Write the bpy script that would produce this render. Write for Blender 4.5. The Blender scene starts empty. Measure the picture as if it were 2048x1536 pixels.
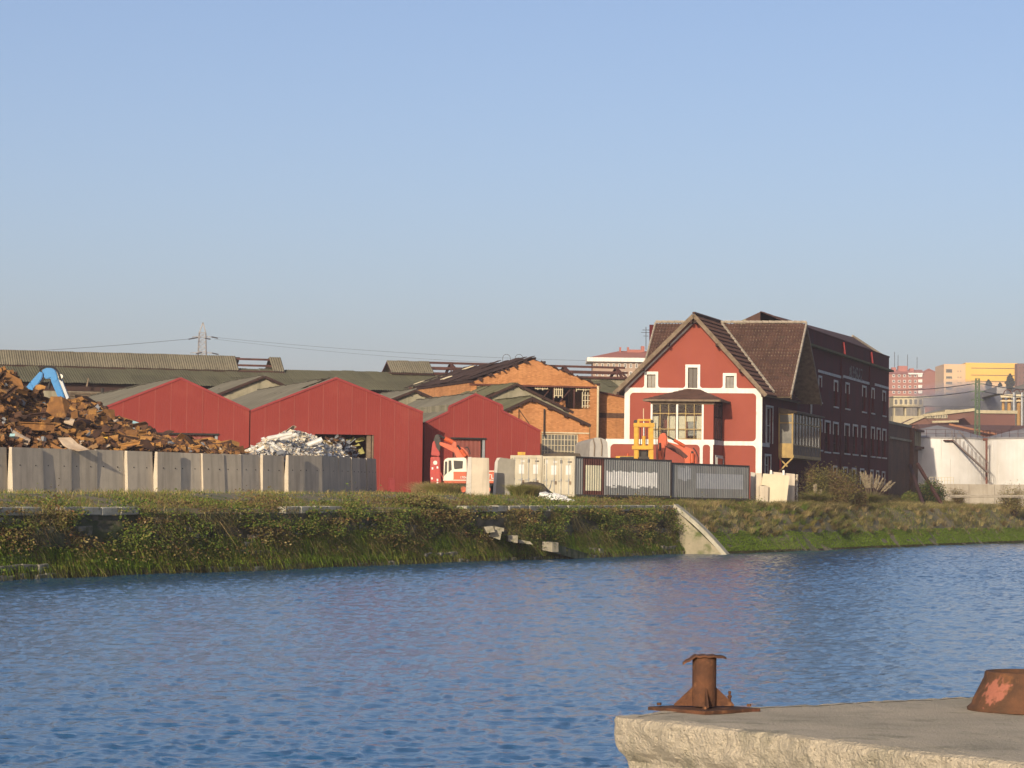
import bpy, bmesh, math, random
import numpy as np
from mathutils import Vector, Matrix, noise
random.seed(7); rng = np.random.default_rng(7)
sc = bpy.context.scene
col = sc.collection
V = Vector
R = math.radians
sin, cos, pi = math.sin, math.cos, math.pi

# ------------------------------------------------------------------ camera
FPX, CX, CY, EYE = 5700.0, 1024.0, 768.0, 3.2      # focal length in photo pixels, eye height above the water
PITCH, ROLL = math.atan(238 / FPX), 0.012
_f = V((0, cos(PITCH), sin(PITCH))); _u0 = V((0, -sin(PITCH), cos(PITCH))); _r0 = V((1, 0, 0))
_r = _r0 * cos(ROLL) + _u0 * sin(ROLL); _u = _u0 * cos(ROLL) - _r0 * sin(ROLL)
CAM = V((0, 0, EYE))
cd = bpy.data.cameras.new('camera'); cam = bpy.data.objects.new('camera', cd); col.objects.link(cam)
cd.sensor_width = 36; cd.lens = FPX / 2048 * 36; cd.clip_start = 1; cd.clip_end = 12000
m = Matrix.Identity(4)
for i, a in enumerate((_r, _u, -_f)):
    for j in range(3): m[j][i] = a[j]
m.translation = CAM; cam.matrix_world = m
sc.camera = cam

# ------------------------------------------------------------------ world, sun, exposure
SUN_AZ = math.atan2(-0.31, -0.95)                  # direction towards the sun: behind the camera, to its left
SUN_EL = R(17)
tosun = V((sin(SUN_AZ) * cos(SUN_EL), cos(SUN_AZ) * cos(SUN_EL), sin(SUN_EL)))
w = bpy.data.worlds.new('World'); sc.world = w; w.use_nodes = True
nt = w.node_tree; bg = nt.nodes['Background']
sky = nt.nodes.new('ShaderNodeTexSky'); sky.sky_type = 'NISHITA'; sky.sun_disc = False
sky.sun_elevation = SUN_EL; sky.sun_rotation = math.atan2(tosun.x, tosun.y)
sky.altitude = 0; sky.air_density = 0.8; sky.dust_density = 2.0; sky.ozone_density = 1.9
wb = nt.nodes.new('ShaderNodeMix'); wb.data_type = 'RGBA'; wb.blend_type = 'MULTIPLY'; wb.inputs[0].default_value = 1; wb.inputs[7].default_value = (1.025, .98, 1.05, 1)   # the camera's white balance
nt.links.new(sky.outputs[0], wb.inputs[6]); nt.links.new(wb.outputs[2], bg.inputs[0]); bg.inputs[1].default_value = 0.132
sd = bpy.data.lights.new('sun', 'SUN'); sd.energy = 5.0; sd.angle = R(0.5); sd.color = (1, 0.85, 0.64)
so = bpy.data.objects.new('sun', sd); col.objects.link(so)
so.rotation_euler = (-tosun).to_track_quat('-Z', 'Y').to_euler(); so.location = (0, -50, 80)
sc.view_settings.view_transform = 'Standard'; sc.view_settings.look = 'None'
sc.view_settings.exposure = 0.0; sc.view_settings.gamma = 1; sc.view_settings.use_curve_mapping = False
sc.render.engine = 'CYCLES'
sc.cycles.use_denoising = True; sc.cycles.max_bounces = 5; sc.cycles.transparent_max_bounces = 8
sc.cycles.diffuse_bounces = 2; sc.cycles.glossy_bounces = 3; sc.cycles.volume_bounces = 0
sc.cycles.sample_clamp_indirect = 4

# ------------------------------------------------------------------ pixels to places
def ray(px, py): return _r * ((px - CX) / FPX) - _u * ((py - CY) / FPX) + _f
def at(px, py, Y):
    d = ray(px, py); return CAM + d * (Y / d.y)
def on_z(px, py, z):
    d = ray(px, py); return CAM + d * ((z - EYE) / d.z)
def pix(P):
    d = V(P) - CAM; k = d.dot(_f); return CX + FPX * d.dot(_r) / k, CY - FPX * d.dot(_u) / k
class Fr:                                           # a vertical plane: P0 on it, direction in degrees, outward normal towards the camera side
    def __init__(s, P0, ang):
        s.o = V((P0[0], P0[1], 0)); s.a = R(ang); s.d = V((cos(s.a), sin(s.a), 0)); s.n = V((sin(s.a), -cos(s.a), 0))
    def uz(s, px, py):
        d = ray(px, py); t = (s.o - CAM).dot(s.n) / d.dot(s.n); P = CAM + d * t
        return (P - s.o).dot(s.d), P.z
    def u(s, px, py=900): return s.uz(px, py)[0]
    def z(s, px, py): return s.uz(px, py)[1]
    def p(s, u, z, off=0.0): return s.o + s.d * u + s.n * off + V((0, 0, z))
    def rect(s, x0, y0, x1, y1):
        xm, ym = (x0 + x1) / 2, (y0 + y1) / 2
        return s.u(x0, ym), s.u(x1, ym), s.z(xm, y1), s.z(xm, y0)

# ------------------------------------------------------------------ mesh builder
class MB:
    def __init__(s): s.v = []; s.f = []; s.mi = []
    def poly(s, pts, mi=0):
        b = len(s.v); s.v += [tuple(p) for p in pts]; s.f.append(tuple(range(b, b + len(pts)))); s.mi.append(mi); return s
    def hexa(s, p, mi=0):                           # 8 points: bottom ring 0-3, top ring 4-7
        b = len(s.v); s.v += [tuple(q) for q in p]
        for f in ((0, 3, 2, 1), (4, 5, 6, 7), (0, 1, 5, 4), (1, 2, 6, 5), (2, 3, 7, 6), (3, 0, 4, 7)):
            s.f.append(tuple(b + i for i in f)); s.mi.append(mi)
        return s
    def box(s, x0, x1, y0, y1, z0, z1, mi=0):
        return s.hexa([(x0, y0, z0), (x1, y0, z0), (x1, y1, z0), (x0, y1, z0), (x0, y0, z1), (x1, y0, z1), (x1, y1, z1), (x0, y1, z1)], mi)
    def fb(s, fr, u0, u1, z0, z1, o0, o1, mi=0):    # box on a frame between offsets o0 (back) and o1 (front)
        return s.hexa([fr.p(u0, z0, o1), fr.p(u1, z0, o1), fr.p(u1, z0, o0), fr.p(u0, z0, o0),
                       fr.p(u0, z1, o1), fr.p(u1, z1, o1), fr.p(u1, z1, o0), fr.p(u0, z1, o0)], mi)
    def prism(s, pts, vec, mi=0):
        vec = V(vec); b = len(s.v); n = len(pts)
        s.v += [tuple(p) for p in pts] + [tuple(V(p) + vec) for p in pts]
        s.f.append(tuple(b + i for i in range(n))); s.f.append(tuple(b + n + i for i in reversed(range(n)))); s.mi += [mi, mi]
        for i in range(n):
            j = (i + 1) % n; s.f.append((b + i, b + j, b + n + j, b + n + i)); s.mi.append(mi)
        return s
    def bar(s, p0, p1, w=0.1, h=0.1, up=V((0, 0, 1)), mi=0):
        p0, p1 = V(p0), V(p1); d = (p1 - p0).normalized(); sd_ = d.cross(up)
        if sd_.length < 1e-4: sd_ = d.cross(V((0, 1, 0)))
        sd_.normalize(); uu = sd_.cross(d).normalized(); a = sd_ * w / 2; b = uu * h / 2
        return s.hexa([p0 - a - b, p0 + a - b, p1 + a - b, p1 - a - b, p0 - a + b, p0 + a + b, p1 + a + b, p1 - a + b], mi)
    def tube(s, p0, p1, r0, r1=None, n=8, cap=True, mi=0):
        r1 = r0 if r1 is None else r1
        p0, p1 = V(p0), V(p1); d = (p1 - p0).normalized(); a = d.cross(V((0, 0, 1)))
        if a.length < 1e-4: a = V((1, 0, 0))
        a.normalize(); c = a.cross(d); b = len(s.v)
        for P, r in ((p0, r0), (p1, r1)):
            for i in range(n):
                t = 2 * pi * i / n; s.v.append(tuple(P + (a * cos(t) + c * sin(t)) * r))
        for i in range(n):
            j = (i + 1) % n; s.f.append((b + i, b + j, b + n + j, b + n + i)); s.mi.append(mi)
        if cap:
            s.f.append(tuple(b + i for i in reversed(range(n)))); s.f.append(tuple(b + n + i for i in range(n))); s.mi += [mi, mi]
        return s
    def lathe(s, c, prof, n=24, mi=0, a0=0, a1=2 * pi):
        c = V(c); b = len(s.v); full = abs(a1 - a0 - 2 * pi) < 1e-6; k = n if full else n + 1
        for r, z in prof:
            for i in range(k):
                t = a0 + (a1 - a0) * i / n; s.v.append((c.x + r * cos(t), c.y + r * sin(t), c.z + z))
        for j in range(len(prof) - 1):
            for i in range(n):
                i2 = (i + 1) % k
                s.f.append((b + j * k + i, b + j * k + i2, b + (j + 1) * k + i2, b + (j + 1) * k + i)); s.mi.append(mi)
        return s
    def build(s, name, mats, parent=None, smooth=False, norm=True, **kw):
        me = bpy.data.meshes.new(name)
        org = wloc(parent) if parent else None
        vs = s.v
        if org is None:
            A = np.array(vs); org = V(((A[:, 0].min() + A[:, 0].max()) / 2, (A[:, 1].min() + A[:, 1].max()) / 2, A[:, 2].min()))
        me.from_pydata([(x - org.x, y - org.y, z - org.z) for x, y, z in vs], [], s.f)
        for mm in (mats if isinstance(mats, (list, tuple)) else [mats]): me.materials.append(mm)
        if len(me.materials) > 1: me.polygons.foreach_set('material_index', s.mi)
        if norm:
            bm = bmesh.new(); bm.from_mesh(me); bmesh.ops.recalc_face_normals(bm, faces=bm.faces); bm.to_mesh(me); bm.free()
        if smooth: me.polygons.foreach_set('use_smooth', [True] * len(me.polygons))
        o = bpy.data.objects.new(name, me); col.objects.link(o)
        if parent: o.parent = parent
        else: o.location = org
        for k, x in kw.items(): o[k] = x
        return o
_wl = {}
def wloc(o):
    if o is None: return V((0, 0, 0))
    return V(o.location) + (wloc(o.parent) if o.parent else V((0, 0, 0)))
def tag(o, label=None, cat=None, group=None, kind=None):
    if label: o['label'] = label
    if cat: o['category'] = cat
    if group: o['group'] = group
    if kind: o['kind'] = kind
    return o
def thing(name, loc, label, cat, group=None, rz=0):
    o = bpy.data.objects.new(name, None); col.objects.link(o); o.location = loc; o.rotation_euler = (0, 0, rz); o.empty_display_size = .3
    return tag(o, label, cat, group)
def inst(src, parent, mat4, name=None):             # a copy of a mesh object sharing its data, placed in world space under a parent
    c = src.copy(); col.objects.link(c); c.parent = parent; mm = mat4.copy(); mm.translation = mm.translation - wloc(parent); c.matrix_local = mm
    return c
def axes(o, x, y, z):
    mm = Matrix.Identity(4)
    for i, a in enumerate((x, y, z)):
        for j in range(3): mm[j][i] = a[j]
    mm.translation = o; return mm
def copy_tree(o, parent=None):
    c = o.copy(); col.objects.link(c); c.parent = parent
    for ch in o.children: copy_tree(ch, c)
    return c
def fast(name, verts, faces, mat, cols=None, parent=None, smooth=False, **kw):   # numpy mesh, faces (N,k)
    me = bpy.data.meshes.new(name); n, k = faces.shape
    me.vertices.add(len(verts)); me.vertices.foreach_set('co', verts.astype(np.float32).ravel())
    me.loops.add(n * k); me.loops.foreach_set('vertex_index', faces.astype(np.int32).ravel())
    me.polygons.add(n); me.polygons.foreach_set('loop_start', np.arange(0, n * k, k, dtype=np.int32))
    me.update(calc_edges=True)
    if cols is not None:
        at_ = me.color_attributes.new('Col', 'FLOAT_COLOR', 'POINT')
        c4 = np.ones((len(verts), 4), np.float32); c4[:, :3] = cols; at_.data.foreach_set('color', c4.ravel())
    if smooth: me.polygons.foreach_set('use_smooth', np.ones(n, bool))
    me.materials.append(mat); o = bpy.data.objects.new(name, me); col.objects.link(o)
    if parent: o.parent = parent; o.location = -wloc(parent)
    for kk, x in kw.items(): o[kk] = x
    return o
def vn(x, y, seed=0):                               # value noise, numpy
    x = np.asarray(x, float); y = np.asarray(y, float)
    xi = np.floor(x).astype(np.int64); yi = np.floor(y).astype(np.int64); xf = x - xi; yf = y - yi
    def h(a, b):
        n = (a * 374761393 + b * 668265263 + seed * 1442695041) & 0x7fffffff; n = ((n ^ (n >> 13)) * 1274126177) & 0x7fffffff
        return ((n ^ (n >> 16)) & 0xffff) / 65535.0
    sx = xf * xf * (3 - 2 * xf); sy = yf * yf * (3 - 2 * yf)
    return (h(xi, yi) * (1 - sx) + h(xi + 1, yi) * sx) * (1 - sy) + (h(xi, yi + 1) * (1 - sx) + h(xi + 1, yi + 1) * sx) * sy

# ------------------------------------------------------------------ materials
def M(name, c1, c2=None, scale=1.0, rough=0.85, bump=0.0, bscale=12.0, streak=0.0, scol=(.05, .04, .03), sstretch=(2.5, 2.5, .18),
      spots=None, metal=0.0, spec=0.3, stretch=(1, 1, 1), rnd=0.0, rib=None, contrast=(.35, .65), detail=6):
    mt = bpy.data.materials.new(name); mt.use_nodes = True; N = mt.node_tree.nodes; L = mt.node_tree.links.new
    bs = N['Principled BSDF']; bs.inputs['Roughness'].default_value = rough; bs.inputs['Metallic'].default_value = metal
    bs.inputs['Specular IOR Level'].default_value = spec
    tc = N.new('ShaderNodeTexCoord'); co = tc.outputs['Object']
    def nz(sc_, st=(1, 1, 1), det=detail, rg=.6):
        mp = N.new('ShaderNodeMapping'); mp.inputs['Scale'].default_value = st; L(co, mp.inputs[0])
        t = N.new('ShaderNodeTexNoise'); t.inputs['Scale'].default_value = sc_; t.inputs['Detail'].default_value = det; t.inputs['Roughness'].default_value = rg
        L(mp.outputs[0], t.inputs['Vector']); return t.outputs['Fac']
    def ramp(x, a, b):
        r = N.new('ShaderNodeMapRange'); r.inputs[1].default_value = a; r.inputs[2].default_value = b; L(x, r.inputs[0]); return r.outputs[0]
    def mix(fac, a, b, bt='MIX'):
        mx = N.new('ShaderNodeMix'); mx.data_type = 'RGBA'; mx.blend_type = bt
        for i, x in ((0, fac), (6, a), (7, b)):
            if isinstance(x, tuple): mx.inputs[i].default_value = (*x, 1)
            elif isinstance(x, (int, float)): mx.inputs[i].default_value = x
            else: L(x, mx.inputs[i])
        return mx.outputs[2]
    c2 = c2 or tuple(x * .75 for x in c1)
    c = mix(ramp(nz(scale, stretch), *contrast), c1, c2)
    if spots:
        for (sc_, ss, a, b) in spots: c = mix(ramp(nz(ss), a, b), c, sc_)
    if streak:
        k = ramp(nz(1.0, sstretch), .48, .75); mm = N.new('ShaderNodeMath'); mm.operation = 'MULTIPLY'; L(k, mm.inputs[0]); mm.inputs[1].default_value = streak
        c = mix(mm.outputs[0], c, scol)
    if rnd:
        oi = N.new('ShaderNodeObjectInfo'); r = N.new('ShaderNodeMapRange'); r.inputs[3].default_value = 1 - rnd; r.inputs[4].default_value = 1 + rnd
        L(oi.outputs['Random'], r.inputs[0]); cb = N.new('ShaderNodeCombineColor')
        for i in range(3): L(r.outputs[0], cb.inputs[i])
        c = mix(1.0, c, cb.outputs[0], 'MULTIPLY')
    L(c, bs.inputs['Base Color'])
    hgt = None
    if bump: hgt = (nz(bscale), bump, .05)
    nrm = None
    if rib:                                          # fine pressed ribs: (direction vector as scale, strength)
        mp = N.new('ShaderNodeMapping'); mp.inputs['Scale'].default_value = rib[0]; L(co, mp.inputs[0])
        wv = N.new('ShaderNodeTexWave'); wv.inputs['Scale'].default_value = 1.0; L(mp.outputs[0], wv.inputs['Vector'])
        b = N.new('ShaderNodeBump'); b.inputs['Strength'].default_value = rib[1]; b.inputs['Distance'].default_value = .05; L(wv.outputs['Fac'], b.inputs['Height']); nrm = b.outputs[0]
    if hgt:
        b = N.new('ShaderNodeBump'); b.inputs['Strength'].default_value = hgt[1]; b.inputs['Distance'].default_value = hgt[2]; L(hgt[0], b.inputs['Height'])
        if nrm: L(nrm, b.inputs['Normal'])
        nrm = b.outputs[0]
    if nrm: L(nrm, bs.inputs['Normal'])
    mt['_c'] = 1
    return mt
def brickmat(name, c1, c2, mortar, ang=0, streak=.4):
    mt = M(name, c1, c2, scale=.5, rough=.9, streak=streak, scol=tuple(x * .45 for x in c1)); N = mt.node_tree.nodes; L = mt.node_tree.links.new
    bs = N['Principled BSDF']; src = bs.inputs['Base Color'].links[0].from_socket
    g = N.new('ShaderNodeTexCoord'); sp = N.new('ShaderNodeSeparateXYZ'); L(g.outputs['Object'], sp.inputs[0])
    ad = N.new('ShaderNodeMath'); ad.operation = 'ADD'; L(sp.outputs[0], ad.inputs[0]); L(sp.outputs[1], ad.inputs[1])
    cb = N.new('ShaderNodeCombineXYZ'); L(ad.outputs[0], cb.inputs[0]); L(sp.outputs[2], cb.inputs[1])
    bt = N.new('ShaderNodeTexBrick'); bt.inputs['Scale'].default_value = 1.0; bt.inputs['Brick Width'].default_value = .30; bt.inputs['Row Height'].default_value = .10
    bt.inputs['Mortar Size'].default_value = .012; bt.inputs['Color1'].default_value = (1, 1, 1, 1); bt.inputs['Color2'].default_value = (.72, .68, .62, 1); bt.inputs['Mortar'].default_value = (*mortar, 1)
    L(cb.outputs[0], bt.inputs['Vector'])
    mx = N.new('ShaderNodeMix'); mx.data_type = 'RGBA'; mx.blend_type = 'MULTIPLY'; mx.inputs[0].default_value = 1; L(src, mx.inputs[6]); L(bt.outputs['Color'], mx.inputs[7]); L(mx.outputs[2], bs.inputs['Base Color'])
    b = N.new('ShaderNodeBump'); b.inputs['Strength'].default_value = .5; b.inputs['Distance'].default_value = .02; b.invert = True; L(bt.outputs['Fac'], b.inputs['Height']); L(b.outputs[0], bs.inputs['Normal'])
    return mt
def vegmat(name, rough=.9, sheen=.0):
    mt = bpy.data.materials.new(name); mt.use_nodes = True; N = mt.node_tree.nodes; L = mt.node_tree.links.new
    bs = N['Principled BSDF']; bs.inputs['Roughness'].default_value = rough; bs.inputs['Specular IOR Level'].default_value = .15
    a = N.new('ShaderNodeAttribute'); a.attribute_name = 'Col'; L(a.outputs['Color'], bs.inputs['Base Color'])
    tr = N.new('ShaderNodeBsdfTranslucent'); L(a.outputs['Color'], tr.inputs[0]); mx = N.new('ShaderNodeMixShader'); mx.inputs[0].default_value = .25
    L(bs.outputs[0], mx.inputs[1]); L(tr.outputs[0], mx.inputs[2]); L(mx.outputs[0], N['Material Output'].inputs[0])
    return mt
def glassmat(name, tint=(.5, .55, .55), see=.5, rough=.05):
    mt = bpy.data.materials.new(name); mt.use_nodes = True; N = mt.node_tree.nodes; L = mt.node_tree.links.new
    bs = N['Principled BSDF']; bs.inputs['Base Color'].default_value = (.05, .06, .065, 1); bs.inputs['Roughness'].default_value = rough; bs.inputs['Specular IOR Level'].default_value = .6
    tr = N.new('ShaderNodeBsdfTransparent'); tr.inputs[0].default_value = (*tint, 1); mx = N.new('ShaderNodeMixShader'); mx.inputs[0].default_value = see
    L(bs.outputs[0], mx.inputs[1]); L(tr.outputs[0], mx.inputs[2]); L(mx.outputs[0], N['Material Output'].inputs[0])
    return mt
RUST = (.21, .098, .03); RUST2 = (.085, .042, .018)
m_red = M('red_cladding', (.235, .04, .031), (.21, .034, .027), scale=.3, rough=.65, streak=.22, spots=[((.26, .058, .043), .45, .56, .8)], scol=(.24, .055, .045), rib=((1.9, 1.9, 0), .10), rnd=.02, spec=.12)
m_redtrim = M('red_flashing', (.28, .04, .038), (.22, .034, .032), scale=2, rough=.5)
m_roofgrey = M('fibre_cement_roof', (.165, .152, .118), (.10, .096, .07), scale=.5, rough=.95, streak=.3, scol=(.06, .065, .045), rnd=.12, spots=[((.10, .115, .06), 1.2, .6, .72)])
m_roofgreen = M('mossy_fibre_roof', (.125, .118, .068), (.085, .082, .045), scale=.6, rough=.95, rnd=.12, streak=.3, scol=(.05, .055, .035))
m_rooflight = M('weathered_monitor_roof', (.20, .178, .12), (.125, .112, .075), scale=.6, rough=.95, rnd=.1, streak=.35, scol=(.07, .06, .05))
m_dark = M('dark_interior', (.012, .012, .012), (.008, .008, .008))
m_plaster = M('stained_render', (.30, .27, .19), (.20, .185, .12), scale=.8, streak=.6, scol=(.09, .085, .05), bump=.2)
m_brick = brickmat('orange_brick', (.60, .285, .115), (.50, .225, .09), (.8, .77, .68))
m_brickdark = brickmat('old_red_brick', (.20, .07, .045), (.14, .055, .04), (.6, .58, .5))
m_brickgone = brickmat('ruined_brick', (.17, .085, .055), (.10, .065, .045), (.7, .66, .55), streak=.8)
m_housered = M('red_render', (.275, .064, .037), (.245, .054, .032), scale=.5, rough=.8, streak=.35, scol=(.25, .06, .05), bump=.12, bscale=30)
m_housedark = M('shaded_red_render', (.10, .016, .018), (.07, .013, .014), scale=.4, rough=.85, streak=.75, scol=(.03, .02, .02), bump=.15, spots=[((.035, .027, .027), .35, .58, .78)], spec=.1)  # red for the walls in shade, their darkness put into the colour
m_white = M('white_render', (.76, .73, .66), (.66, .63, .56), scale=1.2, rough=.8, streak=.5, scol=(.42, .38, .31), bump=.08, spots=[((.52, .48, .40), 1.6, .62, .78)])
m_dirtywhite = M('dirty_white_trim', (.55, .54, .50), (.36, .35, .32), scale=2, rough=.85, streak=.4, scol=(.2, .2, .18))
m_tile = M('brown_roof_tile', (.10, .052, .036), (.068, .036, .026), scale=1.2, rough=.85, spots=[((.055, .05, .033), 1.5, .62, .75), ((.135, .07, .045), 6, .6, .75)], contrast=(.4, .6))
m_tiledark = M('dark_roof_tile', (.10, .05, .038), (.07, .036, .03), scale=1.2, rough=.85, spots=[((.055, .05, .035), 1.5, .6, .75)])
m_wood = M('weathered_wood', (.22, .165, .11), (.13, .095, .06), scale=3, rough=.85, streak=.4, scol=(.07, .05, .03))
m_woodyellow = M('ochre_painted_wood', (.42, .29, .10), (.30, .20, .08), scale=2, rough=.7, streak=.5, scol=(.14, .10, .05))
m_darkwood = M('charred_timber', (.035, .02, .016), (.05, .025, .018), scale=3, rough=.9)
m_steelrust = M('rusty_steel_section', (.10, .04, .03), (.055, .025, .02), scale=2, rough=.8)
m_concrete = M('grey_precast_concrete', (.55, .475, .36), (.45, .385, .29), scale=.9, rough=.9, streak=.5, scol=(.14, .12, .10), bump=.15, rnd=.10, spots=[((.30, .20, .12), 1.3, .70, .8)])
m_concretelight = M('pale_precast_concrete', (.52, .49, .42), (.44, .41, .35), scale=.9, rough=.9, streak=.3, scol=(.3, .26, .2), bump=.12, rnd=.05)
m_stone = M('quay_limestone', (.30, .27, .20), (.18, .165, .12), scale=2, rough=.95, bump=.5, bscale=8, rnd=.25, spots=[((.07, .085, .03), 1.6, .5, .65)])
m_stonepale = M('pale_cut_stone', (.42, .39, .30), (.30, .28, .21), scale=2, rough=.95, bump=.4, bscale=8, rnd=.12, spots=[((.12, .12, .05), 2.5, .58, .7)])
m_glassdark = M('dark_window_glass', (.018, .02, .022), (.03, .034, .036), scale=1, rough=.12, spec=.5)
m_glassgrey = M('dusty_window_glass', (.16, .15, .125), (.09, .09, .08), scale=1.5, rough=.25, spec=.5)
m_glass = glassmat('clear_pane', (.95, .96, .94), .86)
m_glassgreen = glassmat('greenish_pane', (.45, .52, .48), .45)
m_cream = M('cream_paint', (.62, .54, .36), (.5, .43, .28), scale=2, rough=.6, streak=.4, scol=(.25, .17, .09))
m_orange = M('orange_machine_paint', (.56, .088, .016), (.44, .07, .016), scale=2.4, rough=.45, streak=.5, scol=(.22, .06, .02), spec=.5)
m_redmach = M('red_machine_paint', (.42, .045, .035), (.33, .045, .035), scale=3, rough=.5, spots=[((.45, .28, .2), 5, .66, .72)])
m_cab = M('cream_cab_paint', (.72, .68, .55), (.64, .6, .48), scale=2, rough=.4, streak=.2, scol=(.4, .33, .2))
m_yellow = M('yellow_machine_paint', (.60, .33, .022), (.46, .25, .025), scale=3, rough=.5, streak=.55, scol=(.25, .15, .04), spots=[((.16, .09, .03), 5, .68, .75)])
m_blue = M('blue_machine_paint', (.012, .20, .48), (.012, .165, .4), scale=2, rough=.4, streak=.3, scol=(.05, .15, .25))
m_black = M('black_rubber', (.02, .02, .02), (.03, .028, .026), scale=3, rough=.8)
m_darkmetal = M('dark_greasy_metal', (.045, .04, .035), (.03, .028, .025), scale=3, rough=.5, metal=.4)
m_chrome = M('piston_chrome', (.6, .6, .58), (.5, .5, .5), rough=.2, metal=.9)
m_rust = M('orange_rust', RUST, RUST2, scale=1.6, rough=.92, rnd=.45, bump=.25, spots=[((.30, .15, .042), 2.2, .55, .7)])
m_rustdark = M('brown_rust', (.085, .04, .02), (.035, .02, .014), scale=2, rough=.92, rnd=.5, bump=.2)
m_rustbol = M('bollard_rust', (.13, .055, .026), (.055, .028, .018), scale=6, rough=.9, bump=.35, bscale=45, spots=[((.22, .10, .045), 9, .58, .7), ((.27, .09, .05), 3.5, .66, .74)], streak=.3, scol=(.05, .025, .015))
m_alu = M('crumpled_aluminium', (.78, .75, .68), (.60, .58, .52), scale=3, rough=.45, metal=.15, rnd=.2)
m_greyscrap = M('grey_scrap', (.30, .31, .31), (.18, .18, .18), scale=2, rough=.6, rnd=.4, metal=.2)
m_tealscrap = M('teal_scrap', (.30, .48, .50), (.2, .36, .4), scale=2, rough=.6)
m_yelscrap = M('yellow_scrap', (.60, .36, .04), (.4, .22, .03), scale=2, rough=.6)
m_text = M('white_lettering', (.8, .78, .72), (.7, .68, .62), scale=4, rough=.6)
m_galv = M('galvanised_steel', (.36, .37, .37), (.28, .29, .29), scale=3, rough=.5, metal=.3)
m_tank = M('white_tank_paint', (.64, .62, .58), (.56, .54, .5), scale=.5, rough=.5, streak=.4, scol=(.55, .5, .42), sstretch=(1.8, 1.8, .06))
m_tankroof = M('grey_tank_roof', (.30, .28, .27), (.22, .21, .2), scale=.8, rough=.7)
# ================================================================== the setting: water, ground, quay, bank, dock
# quay line in plan
QA = on_z(0, 1160, 0); QB = on_z(1345, 1109, 0); QA.z = QB.z = 0
qd = (QB - QA).normalized(); qn = V((-qd.y, qd.x, 0))      # along the quay, inland
QL = (QB - QA).length
QANG = math.degrees(math.atan2(qd.y, qd.x))
FQ = Fr(QA, QANG)
BK = -3.3                                                  # the earth bank's toe lies this far out from the quay line
def qp(u, v, z=0): return QA + qd * u + qn * v + V((0, 0, z))
def sstep(x, a, b):
    t = np.clip((np.asarray(x, float) - a) / (b - a), 0, 1); return t * t * (3 - 2 * t)
def coping_z(u): return 2.80 + 0.37 * np.clip(np.asarray(u, float) / QL, -.3, 1.05)
def ground_z(u, v):
    u = np.asarray(u, float); v = np.asarray(v, float)
    X = QA.x + qd.x * u + qn.x * v; Y = QA.y + qd.y * u + qn.y * v
    yard = 3.30 + 0.32 * sstep(u, 0, 60) - 0.12 * sstep(u, 78, 88)
    left = coping_z(u) - .08 + (yard - coping_z(u) + .08) * sstep(v, .4, 5.5)
    e_ = .5 - 1.5 * sstep(u, QL + 15, QL + 20) * (1 - sstep(u, QL + 30, QL + 36))
    bank = -0.45 + 3.6 * sstep(v, BK - .8, e_) * (0.6 + .4 * sstep(v, BK - 1, e_)) + 1.05 * sstep(v, 1.5, 14) + (vn(u * .7, v * .9, 3) - .5) * .35 * sstep(v, BK, 0) * (1 - sstep(v, 14, 22))
    bank = np.minimum(bank, yard + .6 * sstep(u, 88, 120) + .9 * sstep(v, 10, 40))
    left = np.where(v < .25, -1.2, left)
    t = (u > QL + .1)
    z = np.where(t, bank, left)
    z = z + 46 * sstep(Y, 620, 1500) + 60 * sstep(Y, 1900, 3500) * 0 + (18 * sstep(X / np.maximum(Y, 1), .135, .19) * sstep(Y, 620, 1300))
    return z
us = np.unique(np.concatenate([np.linspace(-900, -80, 8), np.linspace(-80, QL + .05, 70), [QL + .15], np.linspace(QL + .7, QL + 130, 110), np.linspace(QL + 135, 600, 30), np.linspace(650, 6000, 40)]))
vs_ = np.unique(np.concatenate([[-6, -4.5], np.linspace(-4.2, .2, 20), [.3], np.linspace(.5, 16, 34), np.linspace(17, 120, 36), np.linspace(130, 900, 30), np.linspace(1000, 4000, 16)]))
UU, VV = np.meshgrid(us, vs_); ZZ = ground_z(UU, VV)
gx = QA.x + qd.x * UU + qn.x * VV; gy = QA.y + qd.y * UU + qn.y * VV
gv = np.stack([gx, gy, ZZ], -1).reshape(-1, 3); nU = len(us); nV = len(vs_)
idx = np.arange(nU * nV).reshape(nV, nU)
gf = np.stack([idx[:-1, :-1], idx[:-1, 1:], idx[1:, 1:], idx[1:, :-1]], -1).reshape(-1, 4)
m_ground = M('yard_soil', (.23, .185, .115), (.14, .125, .065), scale=.35, rough=.95, bump=.5, bscale=3, spots=[((.10, .115, .035), .5, .5, .62), ((.28, .235, .15), 1.1, .6, .72)])
fast('ground', gv, gf, m_ground, smooth=True, kind='structure')
def gz(x, y):
    d = V((x, y, 0)) - QA; return float(ground_z(d.dot(qd), d.dot(qn)))
def gq(px, v):
    f = Fr(qp(0, v), QANG); P = f.p(f.u(px, 1000), 0); P.z = gz(P.x, P.y); return P
def gpt(px, Y, py=980):
    P = at(px, py, Y); return V((P.x, P.y, gz(P.x, P.y)))

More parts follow.
